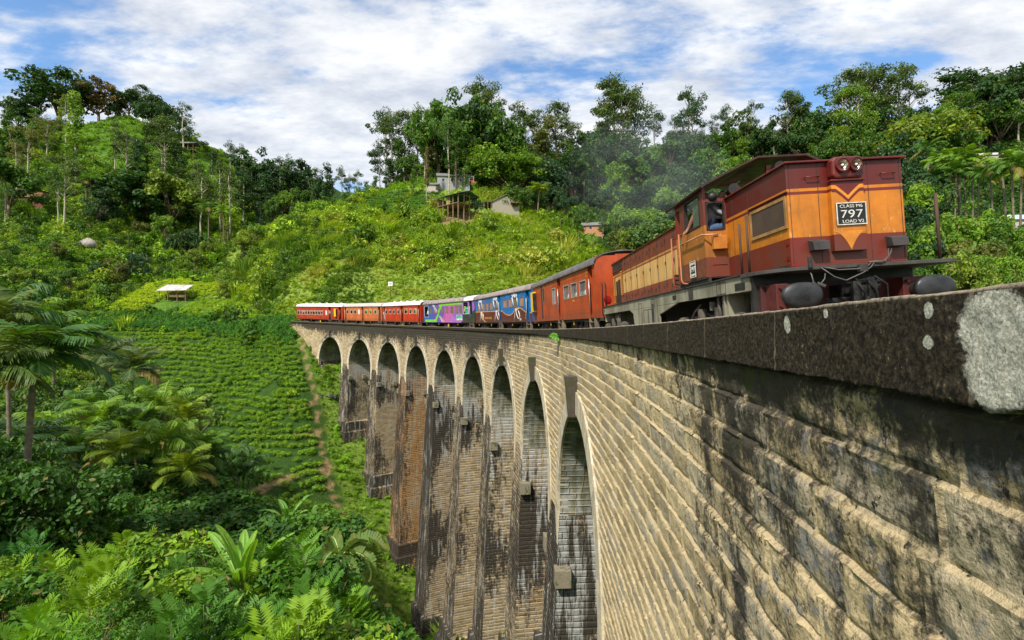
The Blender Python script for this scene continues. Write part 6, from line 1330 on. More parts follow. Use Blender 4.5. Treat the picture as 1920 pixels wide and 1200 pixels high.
def sky_tree(kind, u, top, Y, tint, zone, var=0, sx=1.0):
    """tree whose tip reaches a given height; root follows the ground"""
    X = at(u, 600, Y)[0]; g = hz(X, Y); ztip = float(at(u, top, Y)[2]); H = max(4.0, ztip - g); sk = .24 if kind == 'broadleaf_tree' else 0.0; H /= 1 - sk
    r = put(kind, u, 600, Y, H, tint, zone, var, sx * (1 - sk * .6)); r.location.z -= H * sk; return r
def build_trees():
    E, B_, S_, P_ = 'eucalyptus_tree', 'broadleaf_tree', 'slender_tree', 'areca_palm'
    # left hill skyline
    z = 'left hilltop'
    for u, top, Y, k, t_, vr, sx in [(105, 135, 276, B_, G_DK, 0, 1.25), (60, 175, 268, B_, G_DK, 3, 1.1), (178, 155, 282, B_, G_BR, 1, 1.1), (212, 172, 286, B_, G_DK, 2, .9), (30, 190, 262, B_, G_DK, 1, 1.0), (8, 185, 255, S_, G_MD, 0, 1.2), (265, 158, 284, E, G_DK, 2, 1.2), (240, 168, 288, B_, G_DK, 4, 1.1), (300, 182, 278, B_, G_DK, 0, 1.1),
                                  (322, 198, 272, B_, G_BL, 2, 1.0), (342, 190, 262, E, G_BL, 3, 1.05), (282, 190, 270, B_, G_DK, 1, 1.0), (120, 178, 240, E, G_YL, 1, .9), (60, 200, 235, E, G_MD, 3, 1.0), (85, 215, 225, E, G_OL, 0, 1.0), (20, 215, 225, B_, G_MD, 2, 1.0)]: sky_tree(k, u, top, Y, t_, z, vr, sx)
    z = 'left hillside'
    for u, top, Y, k, t_, vr, sx in [(30, 260, 190, E, G_OL, 4, .9), (48, 232, 200, E, G_OL, 1, 1.0), (15, 300, 170, B_, G_MD, 3, 1.0), (8, 345, 160, E, G_MD, 3, .8), (118, 285, 165, E, G_EU, 1, 1.0), (105, 310, 160, E, G_MD, 4, .9), (212, 225, 225, E, G_EU, 3, 1.0), (235, 240, 220, E, G_EU, 0, .9), (255, 262, 218, S_, G_BL, 0, 1.2),
                                  (298, 215, 225, E, G_EU, 4, 1.1), (308, 250, 220, E, G_EU, 1, 1.0), (275, 232, 228, S_, G_MD, 1, 1.3), (330, 262, 225, S_, G_BL, 3, 1.3), (245, 312, 190, B_, G_DK, 0, 1.4), (265, 320, 192, B_, G_MD, 1, 1.3), (305, 318, 190, B_, G_DK, 2, 1.3), (320, 325, 188, B_, G_YL, 3, 1.0), (180, 350, 180, B_, G_BL, 2, 1.0), (160, 330, 185, P_, G_MD, 0, 1.4), (172, 335, 183, P_, G_MD, 1, 1.4),
                                  (365, 300, 200, E, G_EU, 3, .8), (375, 322, 188, E, G_EU, 4, 1.0), (412, 300, 200, E, G_EU, 1, .8), (432, 320, 195, E, G_EU, 4, .9), (355, 340, 210, S_, G_BL, 1, 1.2), (390, 385, 180, P_, G_MD, 2, 1.2), (418, 395, 178, P_, G_LT, 3, 1.2), (425, 420, 175, S_, G_OL, 0, 1.0), (140, 180, 210, S_, G_LT, 2, 1.0), (70, 330, 205, B_, G_MD, 4, .9),
                                  (60, 405, 165, B_, G_MD, 1, .8), (210, 420, 175, B_, G_MD, 2, .8), (265, 415, 178, B_, G_OL, 4, .9), (240, 445, 165, S_, G_MD, 0, .9), (350, 430, 168, B_, G_DK, 1, .9), (310, 400, 180, B_, G_LT, 3, .9), (105, 455, 140, B_, G_OL, 1, .7), (225, 482, 140, B_, G_OL, 2, .9), (262, 470, 142, B_, G_BL, 3, .8), (180, 490, 138, B_, G_BL, 0, .8), (130, 500, 128, B_, G_MD, 3, .8), (80, 520, 120, B_, G_MD, 1, .8),
                                  (30, 500, 126, B_, G_YL, 0, .8), (310, 500, 150, B_, G_MD, 1, .8), (340, 480, 155, B_, G_LT, 2, .8), (365, 465, 160, B_, G_YL, 4, .7), (390, 450, 165, B_, G_YL, 1, .7)]: sky_tree(k, u, top, Y, t_, z, vr, sx)
    z = 'gully ridge'
    for u, top, Y, k, t_, vr, sx in [(432, 262, 248, E, G_BL, 4, .8), (450, 270, 246, E, G_BL, 1, .8), (395, 285, 255, S_, G_BL, 0, 1.2), (480, 285, 240, B_, G_BL, 2, .9), (470, 300, 232, S_, G_BL, 1, 1.6), (500, 330, 225, S_, G_BL, 3, 1.6), (520, 292, 240, E, G_BL, 3, .9), (540, 288, 244, E, G_BL, 0, .9), (556, 308, 240, B_, G_DK, 1, .8), (455, 335, 215, S_, G_DK, 2, 1.8), (575, 318, 250, E, G_EU, 1, .7),
                                  (590, 312, 250, E, G_EU, 3, .8), (612, 310, 235, S_, G_DK, 0, 1.2), (608, 330, 230, B_, G_DK, 2, .6), (642, 310, 245, E, G_EU, 4, .8), (655, 325, 250, E, G_EU, 0, .7), (670, 318, 250, E, G_EU, 1, .7), (686, 340, 240, S_, G_EU, 1, 1.2), (560, 350, 235, B_, G_MD, 4, .7), (530, 358, 228, B_, G_LT, 1, .7), (585, 360, 232, S_, G_MD, 2, 1.2), (625, 368, 230, B_, G_MD, 3, .5), (510, 372, 215, B_, G_MD, 0, .6), (645, 362, 232, S_, G_MD, 3, 1.3), (485, 380, 205, S_, G_BL, 2, 1.4), (550, 375, 220, B_, G_MD, 2, .6), (600, 378, 222, B_, G_DK, 1, .5)]: sky_tree(k, u, top, Y, t_, z, vr, sx)
    z = 'wood behind the bungalow'
    for u, top, Y, k, t_, vr, sx in [(722, 200, 236, E, G_BL, 0, .9), (735, 212, 232, E, G_EU, 4, 1.0), (758, 202, 240, E, G_EU, 2, .85), (782, 192, 242, E, G_EU, 0, .8), (712, 262, 228, E, G_BL, 3, 1.0), (745, 258, 226, S_, G_MD, 1, 1.2), (728, 300, 222, S_, G_DK, 2, 1.6), (705, 330, 222, S_, G_MD, 0, 1.5), (765, 290, 224, B_, G_MD, 1, .8), (840, 160, 222, B_, G_MD, 2, .78), (822, 200, 218, B_, G_MD, 0, .75), (870, 190, 222, B_, G_DK, 3, .75), (855, 225, 216, B_, G_MD, 4, .7),
                                  (895, 142, 236, E, G_EU, 2, .85), (912, 165, 232, E, G_EU, 0, .9), (915, 195, 226, B_, G_MD, 1, .75), (885, 212, 226, S_, G_MD, 3, 1.3), (938, 202, 232, B_, G_DK, 2, .65), (945, 238, 225, B_, G_MD, 0, .7), (970, 188, 238, E, G_EU, 3, .9), (985, 200, 240, E, G_BL, 1, .9), (810, 235, 216, S_, G_OL, 1, 1.2), (795, 262, 214, S_, G_LT, 0, 1.1), (885, 262, 212, S_, G_LT, 3, 1.0), (900, 290, 208, S_, G_OL, 1, .9), (773, 318, 206, B_, G_LT, 2, .55), (930, 288, 200, B_, G_LT, 3, .65), (745, 330, 205, S_, G_DK, 1, 1.2), (768, 334, 200, S_, G_MD, 3, .9), (842, 215, 187, E, G_MD, 4, .7), (855, 232, 187, S_, G_MD, 1, 1.1), (870, 318, 186, S_, G_MD, 0, 1.0)]: sky_tree(k, u, top, Y, t_, z, vr, sx)
    z = 'wood beyond the stone cottage'
    for u, top, Y, k, t_, vr, sx in [(935, 276, 196, B_, G_LT, 4, 1.35), (965, 290, 192, B_, G_LT, 1, 1.3), (915, 300, 198, B_, G_MD, 3, 1.1), (1045, 188, 236, E, G_EU, 2, 1.0), (1020, 212, 232, E, G_OL, 4, 1.0), (1065, 212, 240, E, G_EU, 0, .85), (1010, 240, 226, S_, G_OL, 1, 1.6), (1078, 248, 232, B_, G_MD, 2, .8), (1040, 300, 200, B_, G_BL, 0, 1.0), (1075, 285, 210, B_, G_DK, 3, 1.1), (1000, 292, 215, B_, G_BL, 2, 1.0), (1030, 345, 186, B_, G_BL, 1, 1.0), (990, 340, 180, B_, G_DK, 2, .9), (1002, 352, 178, B_, G_MD, 0, .9),
                                  (1150, 135, 246, E, G_EU, 2, 1.0), (1168, 150, 244, E, G_EU, 5, .95), (1192, 168, 250, E, G_EU, 0, .95), (1140, 175, 250, E, G_EU, 3, 1.0), (1228, 198, 255, E, G_BL, 4, .9), (1120, 248, 236, B_, G_DK, 1, 1.0), (1105, 270, 226, B_, G_DK, 4, 1.0), (1150, 262, 232, B_, G_DK, 0, 1.1), (1195, 255, 240, B_, G_DK, 2, 1.0), (1180, 290, 216, B_, G_MD, 3, 1.0), (1220, 285, 220, B_, G_MD, 0, 1.0), (1130, 300, 212, B_, G_LT, 1, .9), (1095, 305, 205, P_, G_MD, 1, 1.2), (1160, 330, 200, B_, G_LT, 2, .9), (1200, 345, 190, B_, G_DK, 4, 1.0), (1140, 350, 186, B_, G_BL, 3, .9),
                                  (1235, 330, 196, B_, G_MD, 1, 1.0), (1060, 365, 176, B_, G_BL, 4, .8), (1100, 380, 168, B_, G_MD, 2, .7), (1075, 395, 166, P_, G_MD, 2, 1.1), (1052, 400, 164, P_, G_LT, 3, 1.1), (1165, 385, 160, B_, G_LT, 0, .9), (1205, 388, 150, B_, G_LT, 4, 1.1), (1225, 410, 138, B_, (0.06, 0.12, .04), 1, 1.1), (1195, 420, 140, B_, G_YL, 3, .8), (1165, 430, 145, B_, G_OL, 2, .8), (1250, 400, 150, B_, G_BL, 0, 1.0), (1130, 395, 160, S_, G_MD, 2, 1.3), (1105, 340, 190, S_, G_BL, 0, 1.3), (1240, 372, 160, B_, G_DK, 3, 1.0)]: sky_tree(k, u, top, Y, t_, z, vr, sx)
    z = 'wood behind the locomotive'
    for u, top, Y, k, t_, vr, sx in [(1290, 160, 250, E, G_BL, 2, .75), (1300, 185, 246, E, G_BL, 0, .8), (1265, 212, 248, E, G_BL, 4, .8), (1275, 250, 240, B_, G_BL, 1, .9), (1250, 260, 236, B_, G_MD, 3, .9), (1320, 240, 244, E, G_BL, 5, .8), (1340, 212, 256, E, G_BL, 3, .8), (1365, 196, 258, E, G_BL, 4, .8), (1380, 215, 250, B_, G_EU, 2, .9), (1400, 230, 246, E, G_EU, 2, .9), (1412, 188, 252, E, G_BL, 1, .8), (1360, 245, 240, B_, G_MD, 1, .9), (1390, 262, 232, S_, G_LT, 1, 1.5), (1430, 245, 238, B_, G_DK, 0, .9),
                                  (1480, 168, 240, E, G_EU, 1, 1.0), (1495, 172, 244, E, G_EU, 5, .9), (1470, 215, 236, B_, G_DK, 2, .8), (1520, 196, 240, B_, G_MD, 0, .8), (1545, 205, 238, B_, G_DK, 3, .8), (1510, 240, 226, B_, G_DK, 4, .9), (1455, 240, 232, E, G_EU, 3, .8), (1530, 250, 220, S_, G_LT, 3, 1.3), (1600, 125, 228, E, G_EU, 2, 1.0), (1625, 118, 232, E, G_EU, 0, 1.0), (1650, 122, 236, E, G_EU, 5, 1.0), (1690, 118, 240, E, G_EU, 2, .95), (1668, 150, 240, E, G_DK, 3, 1.0), (1585, 160, 226, E, G_LT, 1, .9), (1610, 152, 220, E, G_LT, 2, .95), (1710, 145, 242, E, G_EU, 1, .9),
                                  (1640, 205, 228, B_, G_DK, 1, .8), (1600, 225, 222, B_, G_MD, 2, .9), (1580, 240, 212, S_, G_YL, 2, 1.6), (1670, 215, 226, B_, G_DK, 0, .9), (1700, 210, 232, B_, G_MD, 3, .9), (1735, 205, 238, B_, G_DK, 4, .9), (1560, 255, 214, B_, G_MD, 1, .8), (1645, 245, 205, B_, G_MD, 3, .8), (1340, 275, 210, B_, G_MD, 0, 1.0), (1300, 290, 200, B_, G_BL, 2, 1.0), (1375, 290, 200, B_, G_LT, 3, .9), (1280, 320, 180, B_, G_DK, 1, 1.0), (1310, 350, 165, B_, G_MD, 4, .9), (1260, 350, 170, B_, G_LT, 0, .8)]: sky_tree(k, u, top, Y, t_, z, vr, sx)
    z = 'right hillside'
    for u, top, Y, k, t_, vr, sx in [(1790, 135, 226, S_, G_DK, 0, 1.8), (1812, 138, 228, S_, G_DK, 2, 1.6), (1830, 135, 236, S_, G_DK, 1, 1.7), (1855, 142, 230, E, G_BL, 4, .8), (1770, 195, 215, B_, G_DK, 3, .9), (1800, 172, 215, E, G_MD, 2, 1.2), (1782, 190, 195, E, G_LT, 5, 1.1), (1835, 165, 220, B_, G_DK, 0, .9), (1860, 168, 222, B_, G_DK, 2, .9), (1880, 190, 215, B_, G_MD, 1, .9), (1900, 125, 222, B_, G_DK, 4, .9), (1915, 135, 215, E, G_DK, 2, .9), (1735, 212, 190, B_, G_YL, 1, 1.1), (1715, 240, 185, B_, G_MD, 3, .9), (1760, 215, 195, B_, G_MD, 0, .8),
                                  (1700, 258, 175, B_, G_BL, 2, .9), (1725, 290, 160, B_, G_BL, 0, .8), (1810, 240, 180, B_, G_MD, 3, .8), (1840, 205, 226, P_, G_MD, 0, 1.5), (1868, 200, 228, P_, G_LT, 1, 1.5), (1885, 195, 226, P_, G_MD, 2, 1.5), (1900, 198, 228, P_, G_LT, 3, 1.5), (1855, 215, 222, P_, G_MD, 0, 1.4), (1745, 275, 140, P_, G_MD, 2, 1.0), (1770, 300, 118, P_, G_LT, 0, 1.0), (1785, 298, 116, P_, G_LT, 1, 1.0), (1800, 300, 112, P_, G_MD, 2, 1.0), (1814, 295, 110, P_, G_LT, 3, 1.0), (1826, 302, 112, P_, G_YL, 0, 1.0), (1792, 318, 108, P_, G_MD, 1, 1.0), (1835, 330, 105, P_, G_MD, 2, 1.0),
                                  (1865, 320, 100, P_, G_MD, 3, 1.0), (1903, 305, 82, P_, G_MD, 0, 1.0), (1890, 300, 96, P_, G_LT, 1, 1.1), (1915, 318, 92, P_, G_YL, 2, 1.1), (1768, 360, 100, P_, G_MD, 3, 1.0), (1755, 330, 110, P_, G_DK, 1, 1.0), (1730, 325, 110, B_, G_BL, 3, .9), (1712, 345, 100, B_, G_LT, 0, .8), (1745, 360, 96, B_, G_DK, 2, .7), (1705, 395, 90, B_, G_BL, 1, .8), (1725, 420, 84, B_, G_MD, 4, .7), (1830, 385, 84, B_, G_LT, 2, .9), (1790, 400, 80, B_, G_LT, 3, .9), (1860, 410, 78, B_, G_MD, 0, .9), (1770, 430, 74, B_, G_LT, 1, .8), (1820, 445, 70, B_, G_OL, 4, .8), (1785, 470, 66, B_, G_YL, 2, .7), (1850, 470, 66, B_, G_LT, 3, .8), (1895, 440, 70, B_, G_LT, 1, .8), (1910, 480, 62, B_, G_LT, 0, .7), (1748, 480, 68, B_, G_MD, 0, .7), (1880, 500, 60, B_, G_YL, 2, .6), (1740, 450, 74, B_, G_BL, 3, .7)]: sky_tree(k, u, top, Y, t_, z, vr, sx)
    z = 'grassy middle hill'
    for u, top, Y, k, t_, vr, sx in [(799, 278, 182, S_, G_BR, 2, .5), (775, 318, 186, S_, G_MD, 1, .9), (893, 372, 166, B_, G_DK, 1, .6), (965, 345, 176, B_, G_MD, 2, .9), (640, 480, 134, S_, G_MD, 0, .7), (825, 425, 158, S_, G_DK, 3, .8), (720, 400, 172, B_, G_MD, 1, .7), (700, 410, 170, B_, G_DK, 3, .6), (1008, 350, 172, P_, G_YL, 1, 1.8), (560, 455, 140, S_, G_YL, 2, 1.4), (490, 490, 135, S_, G_BL, 0, .8), (530, 480, 135, S_, G_BL, 1, .8), (425, 520, 126, B_, G_YL, 2, .8), (455, 430, 158, B_, G_YL, 0, .7), (480, 418, 162, B_, G_LT, 4, .6), (1085, 425, 150, P_, G_MD, 3, 1.2), (1110, 440, 148, P_, G_LT, 0, 1.2)]: sky_tree(k, u, top, Y, t_, z, vr, sx)
    z = 'grassy middle hill'
    for u, v, Y, h, t_ in [(1052, 430, 158, 5, G_LT), (1068, 440, 156, 5, G_LT), (340, 470, 172, 5, G_LT), (1090, 445, 152, 4.5, G_LT), (900, 330, 200, 6, G_LT), (870, 332, 200, 5, G_LT)]: put('banana_plant', u, v, Y, h, t_, z if u > 600 else 'left hillside', int(u) % 3)
build_trees()
def build_near():
    # valley palms on the left
    PN = [palm(171, H=10.2, L=2.7, nf=15, nl=24, lw=.14, ll=1.0, thick=.105, hang=.45), palm(172, H=7.5, L=2.3, nf=15, nl=30, lw=.085, ll=.9, thick=.09, hang=.55, bare_el=(.05, 1.4)), palm(173, H=7.5, L=2.1, nf=14, nl=28, lw=.09, ll=.8, thick=.085, hang=.3, bare_el=(.1, 1.45)), palm(174, H=8.8, L=2.0, nf=11, nl=26, lw=.075, ll=.8, thick=.075, hang=.8)]
    nm = ('trunk', 'fronds', 'crownshaft')
    def pp(var, u, vtop, Y, H0, tint, label, rot=0, sc=None, group='areca palms in the valley'):
        X = at(u, 600, Y)[0]; g = hz(X, Y); zt = float(at(u, vtop, Y)[2]); base = {0: 11.1, 1: 8.4, 2: 8.4, 3: 9.7}[var]; s = (zt - g) / base
        s1 = sc or min(1.25, max(.8, s)); plant('areca_palm', PN[var], nm, X, Y, g, (s1, s), rot, tint, 'palm', label, group)
    pp(0, 48, 655, 20.5, 0, (0.030, 0.085, .014), 'tall ringed areca palm nearest the camera, its crown at the left edge of the photo', .4, 1.15)
    pp(1, -25, 690, 19.0, 0, (0.05, .09, .016), 'areca palm whose drooping yellowing fronds enter at the left edge', 1.0, 1.1)
    pp(2, -8, 610, 23, 0, (0.06, .10, .02), 'areca palm half cut off by the left edge behind the tall ringed palm', 2.1, 1.1)
    pp(1, 25, 600, 27, 0, (0.028, .085, .016), 'broad leaved palm rising behind the tall ringed areca palm', .2, 1.1)
    for i, (u, v, Y, var, t_) in enumerate([(107, 800, 34, 1, G_LT), (197, 788, 35, 2, G_LT), (170, 765, 38, 1, G_MD), (299, 768, 38, 1, G_LT), (345, 790, 37, 2, G_YL), (320, 830, 33, 1, G_LT), (352, 880, 32, 2, G_YL), (262, 800, 36, 2, G_MD), (140, 835, 31, 1, G_MD), (222, 845, 31, 2, G_YL), (385, 855, 36, 2, G_MD), (60, 820, 30, 1, G_DK), (20, 850, 28, 1, G_DK), (90, 870, 27, 2, G_DK)]):
        pp(var, u, v, Y, 0, t_, 'bushy areca palm in the valley thicket, number %d in from the left edge' % (i + 1), i * 1.1, 1.0)
    for i, (u, v, Y) in enumerate([(425, 862, 46), (443, 850, 47), (472, 862, 46), (460, 880, 45), (436, 885, 44)]): pp(3, u, v, Y, 0, (.03, .08, .014), '%s slim stemmed palm of the clump beside the tea terraces' % ['first', 'second', 'third', 'fourth', 'fifth'][i], i * 1.7, 1.0)
    pp(2, 250, 690, 52, 0, (0.05, .085, .035), 'feathery dark palm standing alone above the thicket near the terraces', 0, 1.6); pp(1, 215, 665, 58, 0, (0.05, .085, .04), 'grey green palm at the left end of the tea terraces', 0, 1.5)
    pp(1, 70, 590, 62, 0, G_LT, 'pale fronded palm above the left thicket below the tea knoll', 0, 1.8); pp(1, 105, 615, 58, 0, G_MD, 'wide palm on the left slope below the tea knoll', .5, 1.8); pp(2, 35, 640, 50, 0, G_MD, 'dark palm on the left slope behind the ringed palm', 1.5, 1.6)
    # bananas
    BN = [banana(181, nf=11, L=2.9, Wd=.60, stem=1.4, torn=.16, bend=.45), banana(182, nf=12, L=2.3, Wd=.55, stem=2.0, torn=.45), banana(183, nf=11, L=2.0, Wd=.5, stem=2.6, torn=.8, limp=.5), banana(184, nf=6, L=1.8, Wd=.5, stem=.7, torn=.15)]
    bn = ('stem', 'leaves', 'midribs')
    for var, u, vb, Y, s, t_, lab, rot in [(0, 452, 1135, 15.5, .62, (.085, .20, .025), 'big banana plant with broad upright leaves in the foreground shrubs', .9), (1, 540, 1035, 27, .78, (.06, .16, .03), 'banana plant with arching split leaves below the slim palms', .3), (2, 638, 1160, 20, 1.0, (.06, .11, .03), 'withered banana plant with drooping torn leaves beside the path', 0), (3, 575, 1075, 22, .8, (.07, .17, .03), 'young banana plant between the split leaved banana and the withered one', 1.2), (3, 660, 1195, 16.5, .85, (.06, .16, .035), 'small dark banana sucker at the bottom by the withered plant', .6), (3, 545, 1130, 15.5, .6, (.10, .21, .035), 'banana sucker with one arching leaf half buried in shrubs', 2.4), (3, 430, 1165, 13.5, .5, (.12, .22, .05), 'pale banana sucker at the foot of the big banana', 2.9)]:
        p = at(u, vb, Y); plant('banana_plant', BN[var], bn, p[0], Y, p[2] - (.3 if var != 2 else .2), s, rot, t_, 'banana plant', lab, 'banana plants in the valley')
    # foreground shrubs
    FR = [ferny(201 + i, H=h) for i, h in enumerate([3.4, 2.8, 3.8, 3.0])]; BU = [bushy(221 + i, size=sz, aspect=a) for i, (sz, a) in enumerate([(.13, .35), (.19, .55), (.11, .4)])]; DKB = [broadtree(241 + i, H=5.5, R=2.9, ncl=60, leafn=150, size=.26, flat=.8) for i in range(3)]
    rr = random.Random(5); n = 0
    fx = [(-60, 1000), (15, 1010), (110, 975), (200, 985), (60, 1040), (150, 1030), (250, 1015), (320, 1000), (385, 1035), (300, 1050), (210, 1060), (505, 1075), (570, 1060), (620, 1090), (350, 1085), (440, 1110), (540, 1110), (590, 1130), (640, 1140), (485, 1135), (-20, 1070), (90, 1100), (170, 1110), (250, 1120), (330, 1140), (400, 1160), (520, 1165), (600, 1175), (460, 1180), (0, 1140), (120, 1165), (220, 1180), (310, 1195), (680, 1185), (560, 1200), (650, 1210), (30, 1195), (400, 1215), (500, 1225), (160, 1225)]
    for i, (u, vt) in enumerate(fx):
        Y = 17.5 - (vt - 980) / 235 * 7.5 + rr.uniform(-.5, .5); X = at(u, 600, Y)[0]; g = hz(X, Y); zt = float(at(u, vt, Y)[2]); H = zt - g
        ferny_ = rr.random() < .62
        t_ = rr.choice([(.045, .125, .009), (.070, .165, .009), (.036, .105, .012), (.10, .19, .010)])
        if u < 60 and vt < 1050: t_ = (.035, .12, .02)
        s = 1.0
        zb = zt - (3.3 if ferny_ else 3.2) * s; s = max(s, 1.0)
        if H < 3.3: zb = zt - 3.2
        parts = rr.choice(FR if ferny_ else BU); vs = (zt - g) / 3.3
        where = 'bottom edge' if vt > 1130 else ('front of the palm thicket' if u < 420 else 'banana plants')
        plant('feathery_shrub' if ferny_ else 'leafy_shrub', parts, ('stems', 'foliage'), X, Y, g, (max(.95, min(1.4, vs * 1.0)), max(.9, vs)), rr.uniform(0, 6.28), t_, 'shrub', '%s shrub by the %s, %s foreground shrub from the left' % ('feathery' if ferny_ else 'small leaved', where, ordinal(1 + sorted(fx).index((u, vt)))), 'foreground shrubs'); n += 1
    dk = [(300, 835), (350, 850), (250, 880), (400, 880), (200, 905), (310, 925), (380, 930), (130, 900), (-20, 930), (60, 940), (280, 720), (215, 740), (310, 745), (150, 745), (110, 700), (60, 740), (480, 960), (340, 965), (420, 985), (250, 960), (175, 700), (505, 985), (30, 905), (110, 930), (170, 925), (230, 945), (290, 955), (-10, 960), (70, 965), (140, 950), (330, 900), (100, 880), (180, 870), (20, 872), (95, 858), (185, 850), (240, 862), (300, 868), (140, 905), (210, 925), (280, 935)]
    for i, (u, vt, Y) in enumerate([(-12, 850, 17.5), (100, 885, 19), (-30, 790, 21)]):
        X = at(u, 600, Y)[0]; g = hz(X, Y); H = float(at(u, vt, Y)[2]) - g; plant('valley_tree', DKB[i], ('trunk', 'crown'), X, Y, g, (.8, H / 5.6), i * 2.0, (.03, .085, .013), 'tree', '%s dark bushy tree crowding the foot of the tall ringed palm' % ['first', 'second', 'third'][i], 'trees round the tall palm')
    for i, (u, vt) in enumerate(dk):
        Y = 22 + max(0, 1000 - vt) / 290 * 29; X = at(u, 600, Y)[0]; g = hz(X, Y); zt = float(at(u, vt, Y)[2]); H = max(3.0, zt - g); s = H / 5.6
        plant('valley_tree', DKB[i % 3], ('trunk', 'crown'), X, Y, g, (max(.8, min(1.3, s * 1.2)), s), i * 1.3, rr.choice([(.030, .09, .012), (.045, .12, .014), (.025, .075, .012)]) if vt > 760 else (.045, .10, .016), 'tree', 'dark leafy small tree in the valley thicket, %s from the left' % ordinal(1 + sorted(dk).index((u, vt))), 'small trees of the valley thicket')
def ordinal(n): return '%d%s' % (n, 'th' if 10 <= n % 100 <= 20 else {1: 'st', 2: 'nd', 3: 'rd'}.get(n % 10, 'th'))
build_near()
def label_trees():
    desc = {'eucalyptus_tree': 'tall pale trunked eucalyptus', 'broadleaf_tree': 'rounded leafy tree', 'slender_tree': 'slender upright tree', 'areca_palm': 'slim palm', 'banana_plant': 'banana plant'}
    by = {}
    for r in REG: by.setdefault((r[1], r[2]), []).append(r)
    for (k, z), L_ in by.items():
        L_.sort(key=lambda r: r[3])
        for i, r in enumerate(L_):
            pos = 'in the ' if z.startswith(('wood', 'dark')) else 'on the '
            r[0]['label'] = '%s %s%s, %s from the left' % (desc[k], pos, z, ordinal(i + 1)); r[0]['group'] = desc[k].split(' with')[0] + 's ' + pos + z
label_trees()

# ---- undergrowth, tea and grass as masses (geometry nodes)
def templates(tag_, metas):
    c = bpy.data.collections.new(tag_)
    for i, me in enumerate(metas): o = bpy.data.objects.new('%s_form_%d' % (tag_, i), me); c.objects.link(o)
    return c
def clump(seed, R=.5, H=.8, ncl=9, leafn=16, size=.20, aspect=.5, upb=.5):
    rng = np.random.default_rng(seed); C = []; Rr = []
    for i in range(ncl): a = rng.uniform(0, 6.28); r = R * rng.uniform(0, .8); C.append((math.cos(a) * r, math.sin(a) * r, H * rng.uniform(.2, .85))); s = R * rng.uniform(.3, .5); Rr.append((s, s, s * .8))
    return fol_mesh('clump', [leaves(rng, np.array(C), np.array(Rr), leafn, size, aspect, upb=upb)], LEAFI)
def tuft(seed, n=40, H=.8, lean=.6, w_=.03):
    rng = np.random.default_rng(seed); V = []; col = []
    for i in range(n):
        a = rng.uniform(0, 6.28); r = rng.uniform(0, .3); b = np.array([math.cos(a) * r, math.sin(a) * r, 0]); h = H * rng.uniform(.5, 1.1); o = np.array([math.cos(a), math.sin(a), 0]) * lean * h * rng.uniform(.3, 1.1); s = np.array([-math.sin(a), math.cos(a), 0]) * w_
        m_ = b + o * .35 + np.array([0, 0, h * .65]); t_ = b + o + np.array([0, 0, h]); V += [b - s, b + s, m_ + s, m_ - s, m_ - s, m_ + s, t_ + s * .1, t_ - s * .1]; c = (rng.uniform(0, 1), rng.uniform(0, .6), rng.uniform(0, .97), 1); col += [c, c]
    V = np.array(V); return fol_mesh('tuft', [(V, np.arange(len(V)).reshape(-1, 4), np.array(col))], LEAFI)
def scatter(name, P, scl, idx, tint, coll, label_mat):
    me = bpy.data.meshes.new(name); n = len(P); me.vertices.add(n); me.vertices.foreach_set('co', np.ascontiguousarray(P, np.float32).ravel())
    for an, typ, key, d in (('scl', 'FLOAT_VECTOR', 'vector', scl), ('rotz', 'FLOAT', 'value', np.random.default_rng(1).uniform(0, 6.28, n)), ('idx', 'INT', 'value', idx), ('tint', 'FLOAT_COLOR', 'color', tint)):
        a = me.attributes.new(an, typ, 'POINT'); a.data.foreach_set(key, np.ascontiguousarray(d, np.int32 if typ == 'INT' else np.float32).ravel())
    o = bpy.data.objects.new(name, me); COL.objects.link(o); me.materials.append(label_mat)
    g = bpy.data.node_groups.new(name, 'GeometryNodeTree'); g.interface.new_socket('Geometry', in_out='INPUT', socket_type='NodeSocketGeometry'); g.interface.new_socket('Geometry', in_out='OUTPUT', socket_type='NodeSocketGeometry')
    N, L = g.nodes, g.links; gi = N.new('NodeGroupInput'); go = N.new('NodeGroupOutput'); ip = N.new('GeometryNodeInstanceOnPoints'); ci = N.new('GeometryNodeCollectionInfo'); ci.inputs[0].default_value = coll; ci.inputs['Separate Children'].default_value = True; ci.inputs['Reset Children'].default_value = True
    def na(nm, typ): x = N.new('GeometryNodeInputNamedAttribute'); x.data_type = typ; x.inputs[0].default_value = nm; return x.outputs[0]
    L.new(gi.outputs[0], ip.inputs['Points']); L.new(ci.outputs[0], ip.inputs['Instance']); ip.inputs['Pick Instance'].default_value = True; L.new(na('idx', 'INT'), ip.inputs['Instance Index'])
    cx = N.new('ShaderNodeCombineXYZ'); L.new(na('rotz', 'FLOAT'), cx.inputs[2]); L.new(cx.outputs[0], ip.inputs['Rotation']); L.new(na('scl', 'FLOAT_VECTOR'), ip.inputs['Scale']); L.new(ip.outputs[0], go.inputs[0])
    md = o.modifiers.new('scatter', 'NODES'); md.node_group = g; o['kind'] = 'stuff'; return o
HOUSES = [(856, 416, 167, 8), (850, 336, 194, 7), (812, 332, 190, 3), (945, 383, 176, 8), (899, 378, 176, 4), (1112, 388, 166, 5), (328, 562, 127, 6), (66, 362, 186, 6), (203, 352, 196, 4), (1868, 255, 205, 10), (1915, 303, 108, 6), (1804, 396, 101, 4)]
Z_CLEAR = [[(130, 235), (190, 212), (260, 205), (330, 235), (345, 262), (300, 300), (240, 330), (180, 300), (140, 270)], [(190, 380), (260, 370), (330, 420), (360, 470), (300, 470), (240, 440)], [(345, 265), (400, 300), (440, 345), (420, 380), (380, 330)], [(700, 365), (760, 345), (860, 335), (900, 352), (880, 372), (800, 392), (760, 360)]]
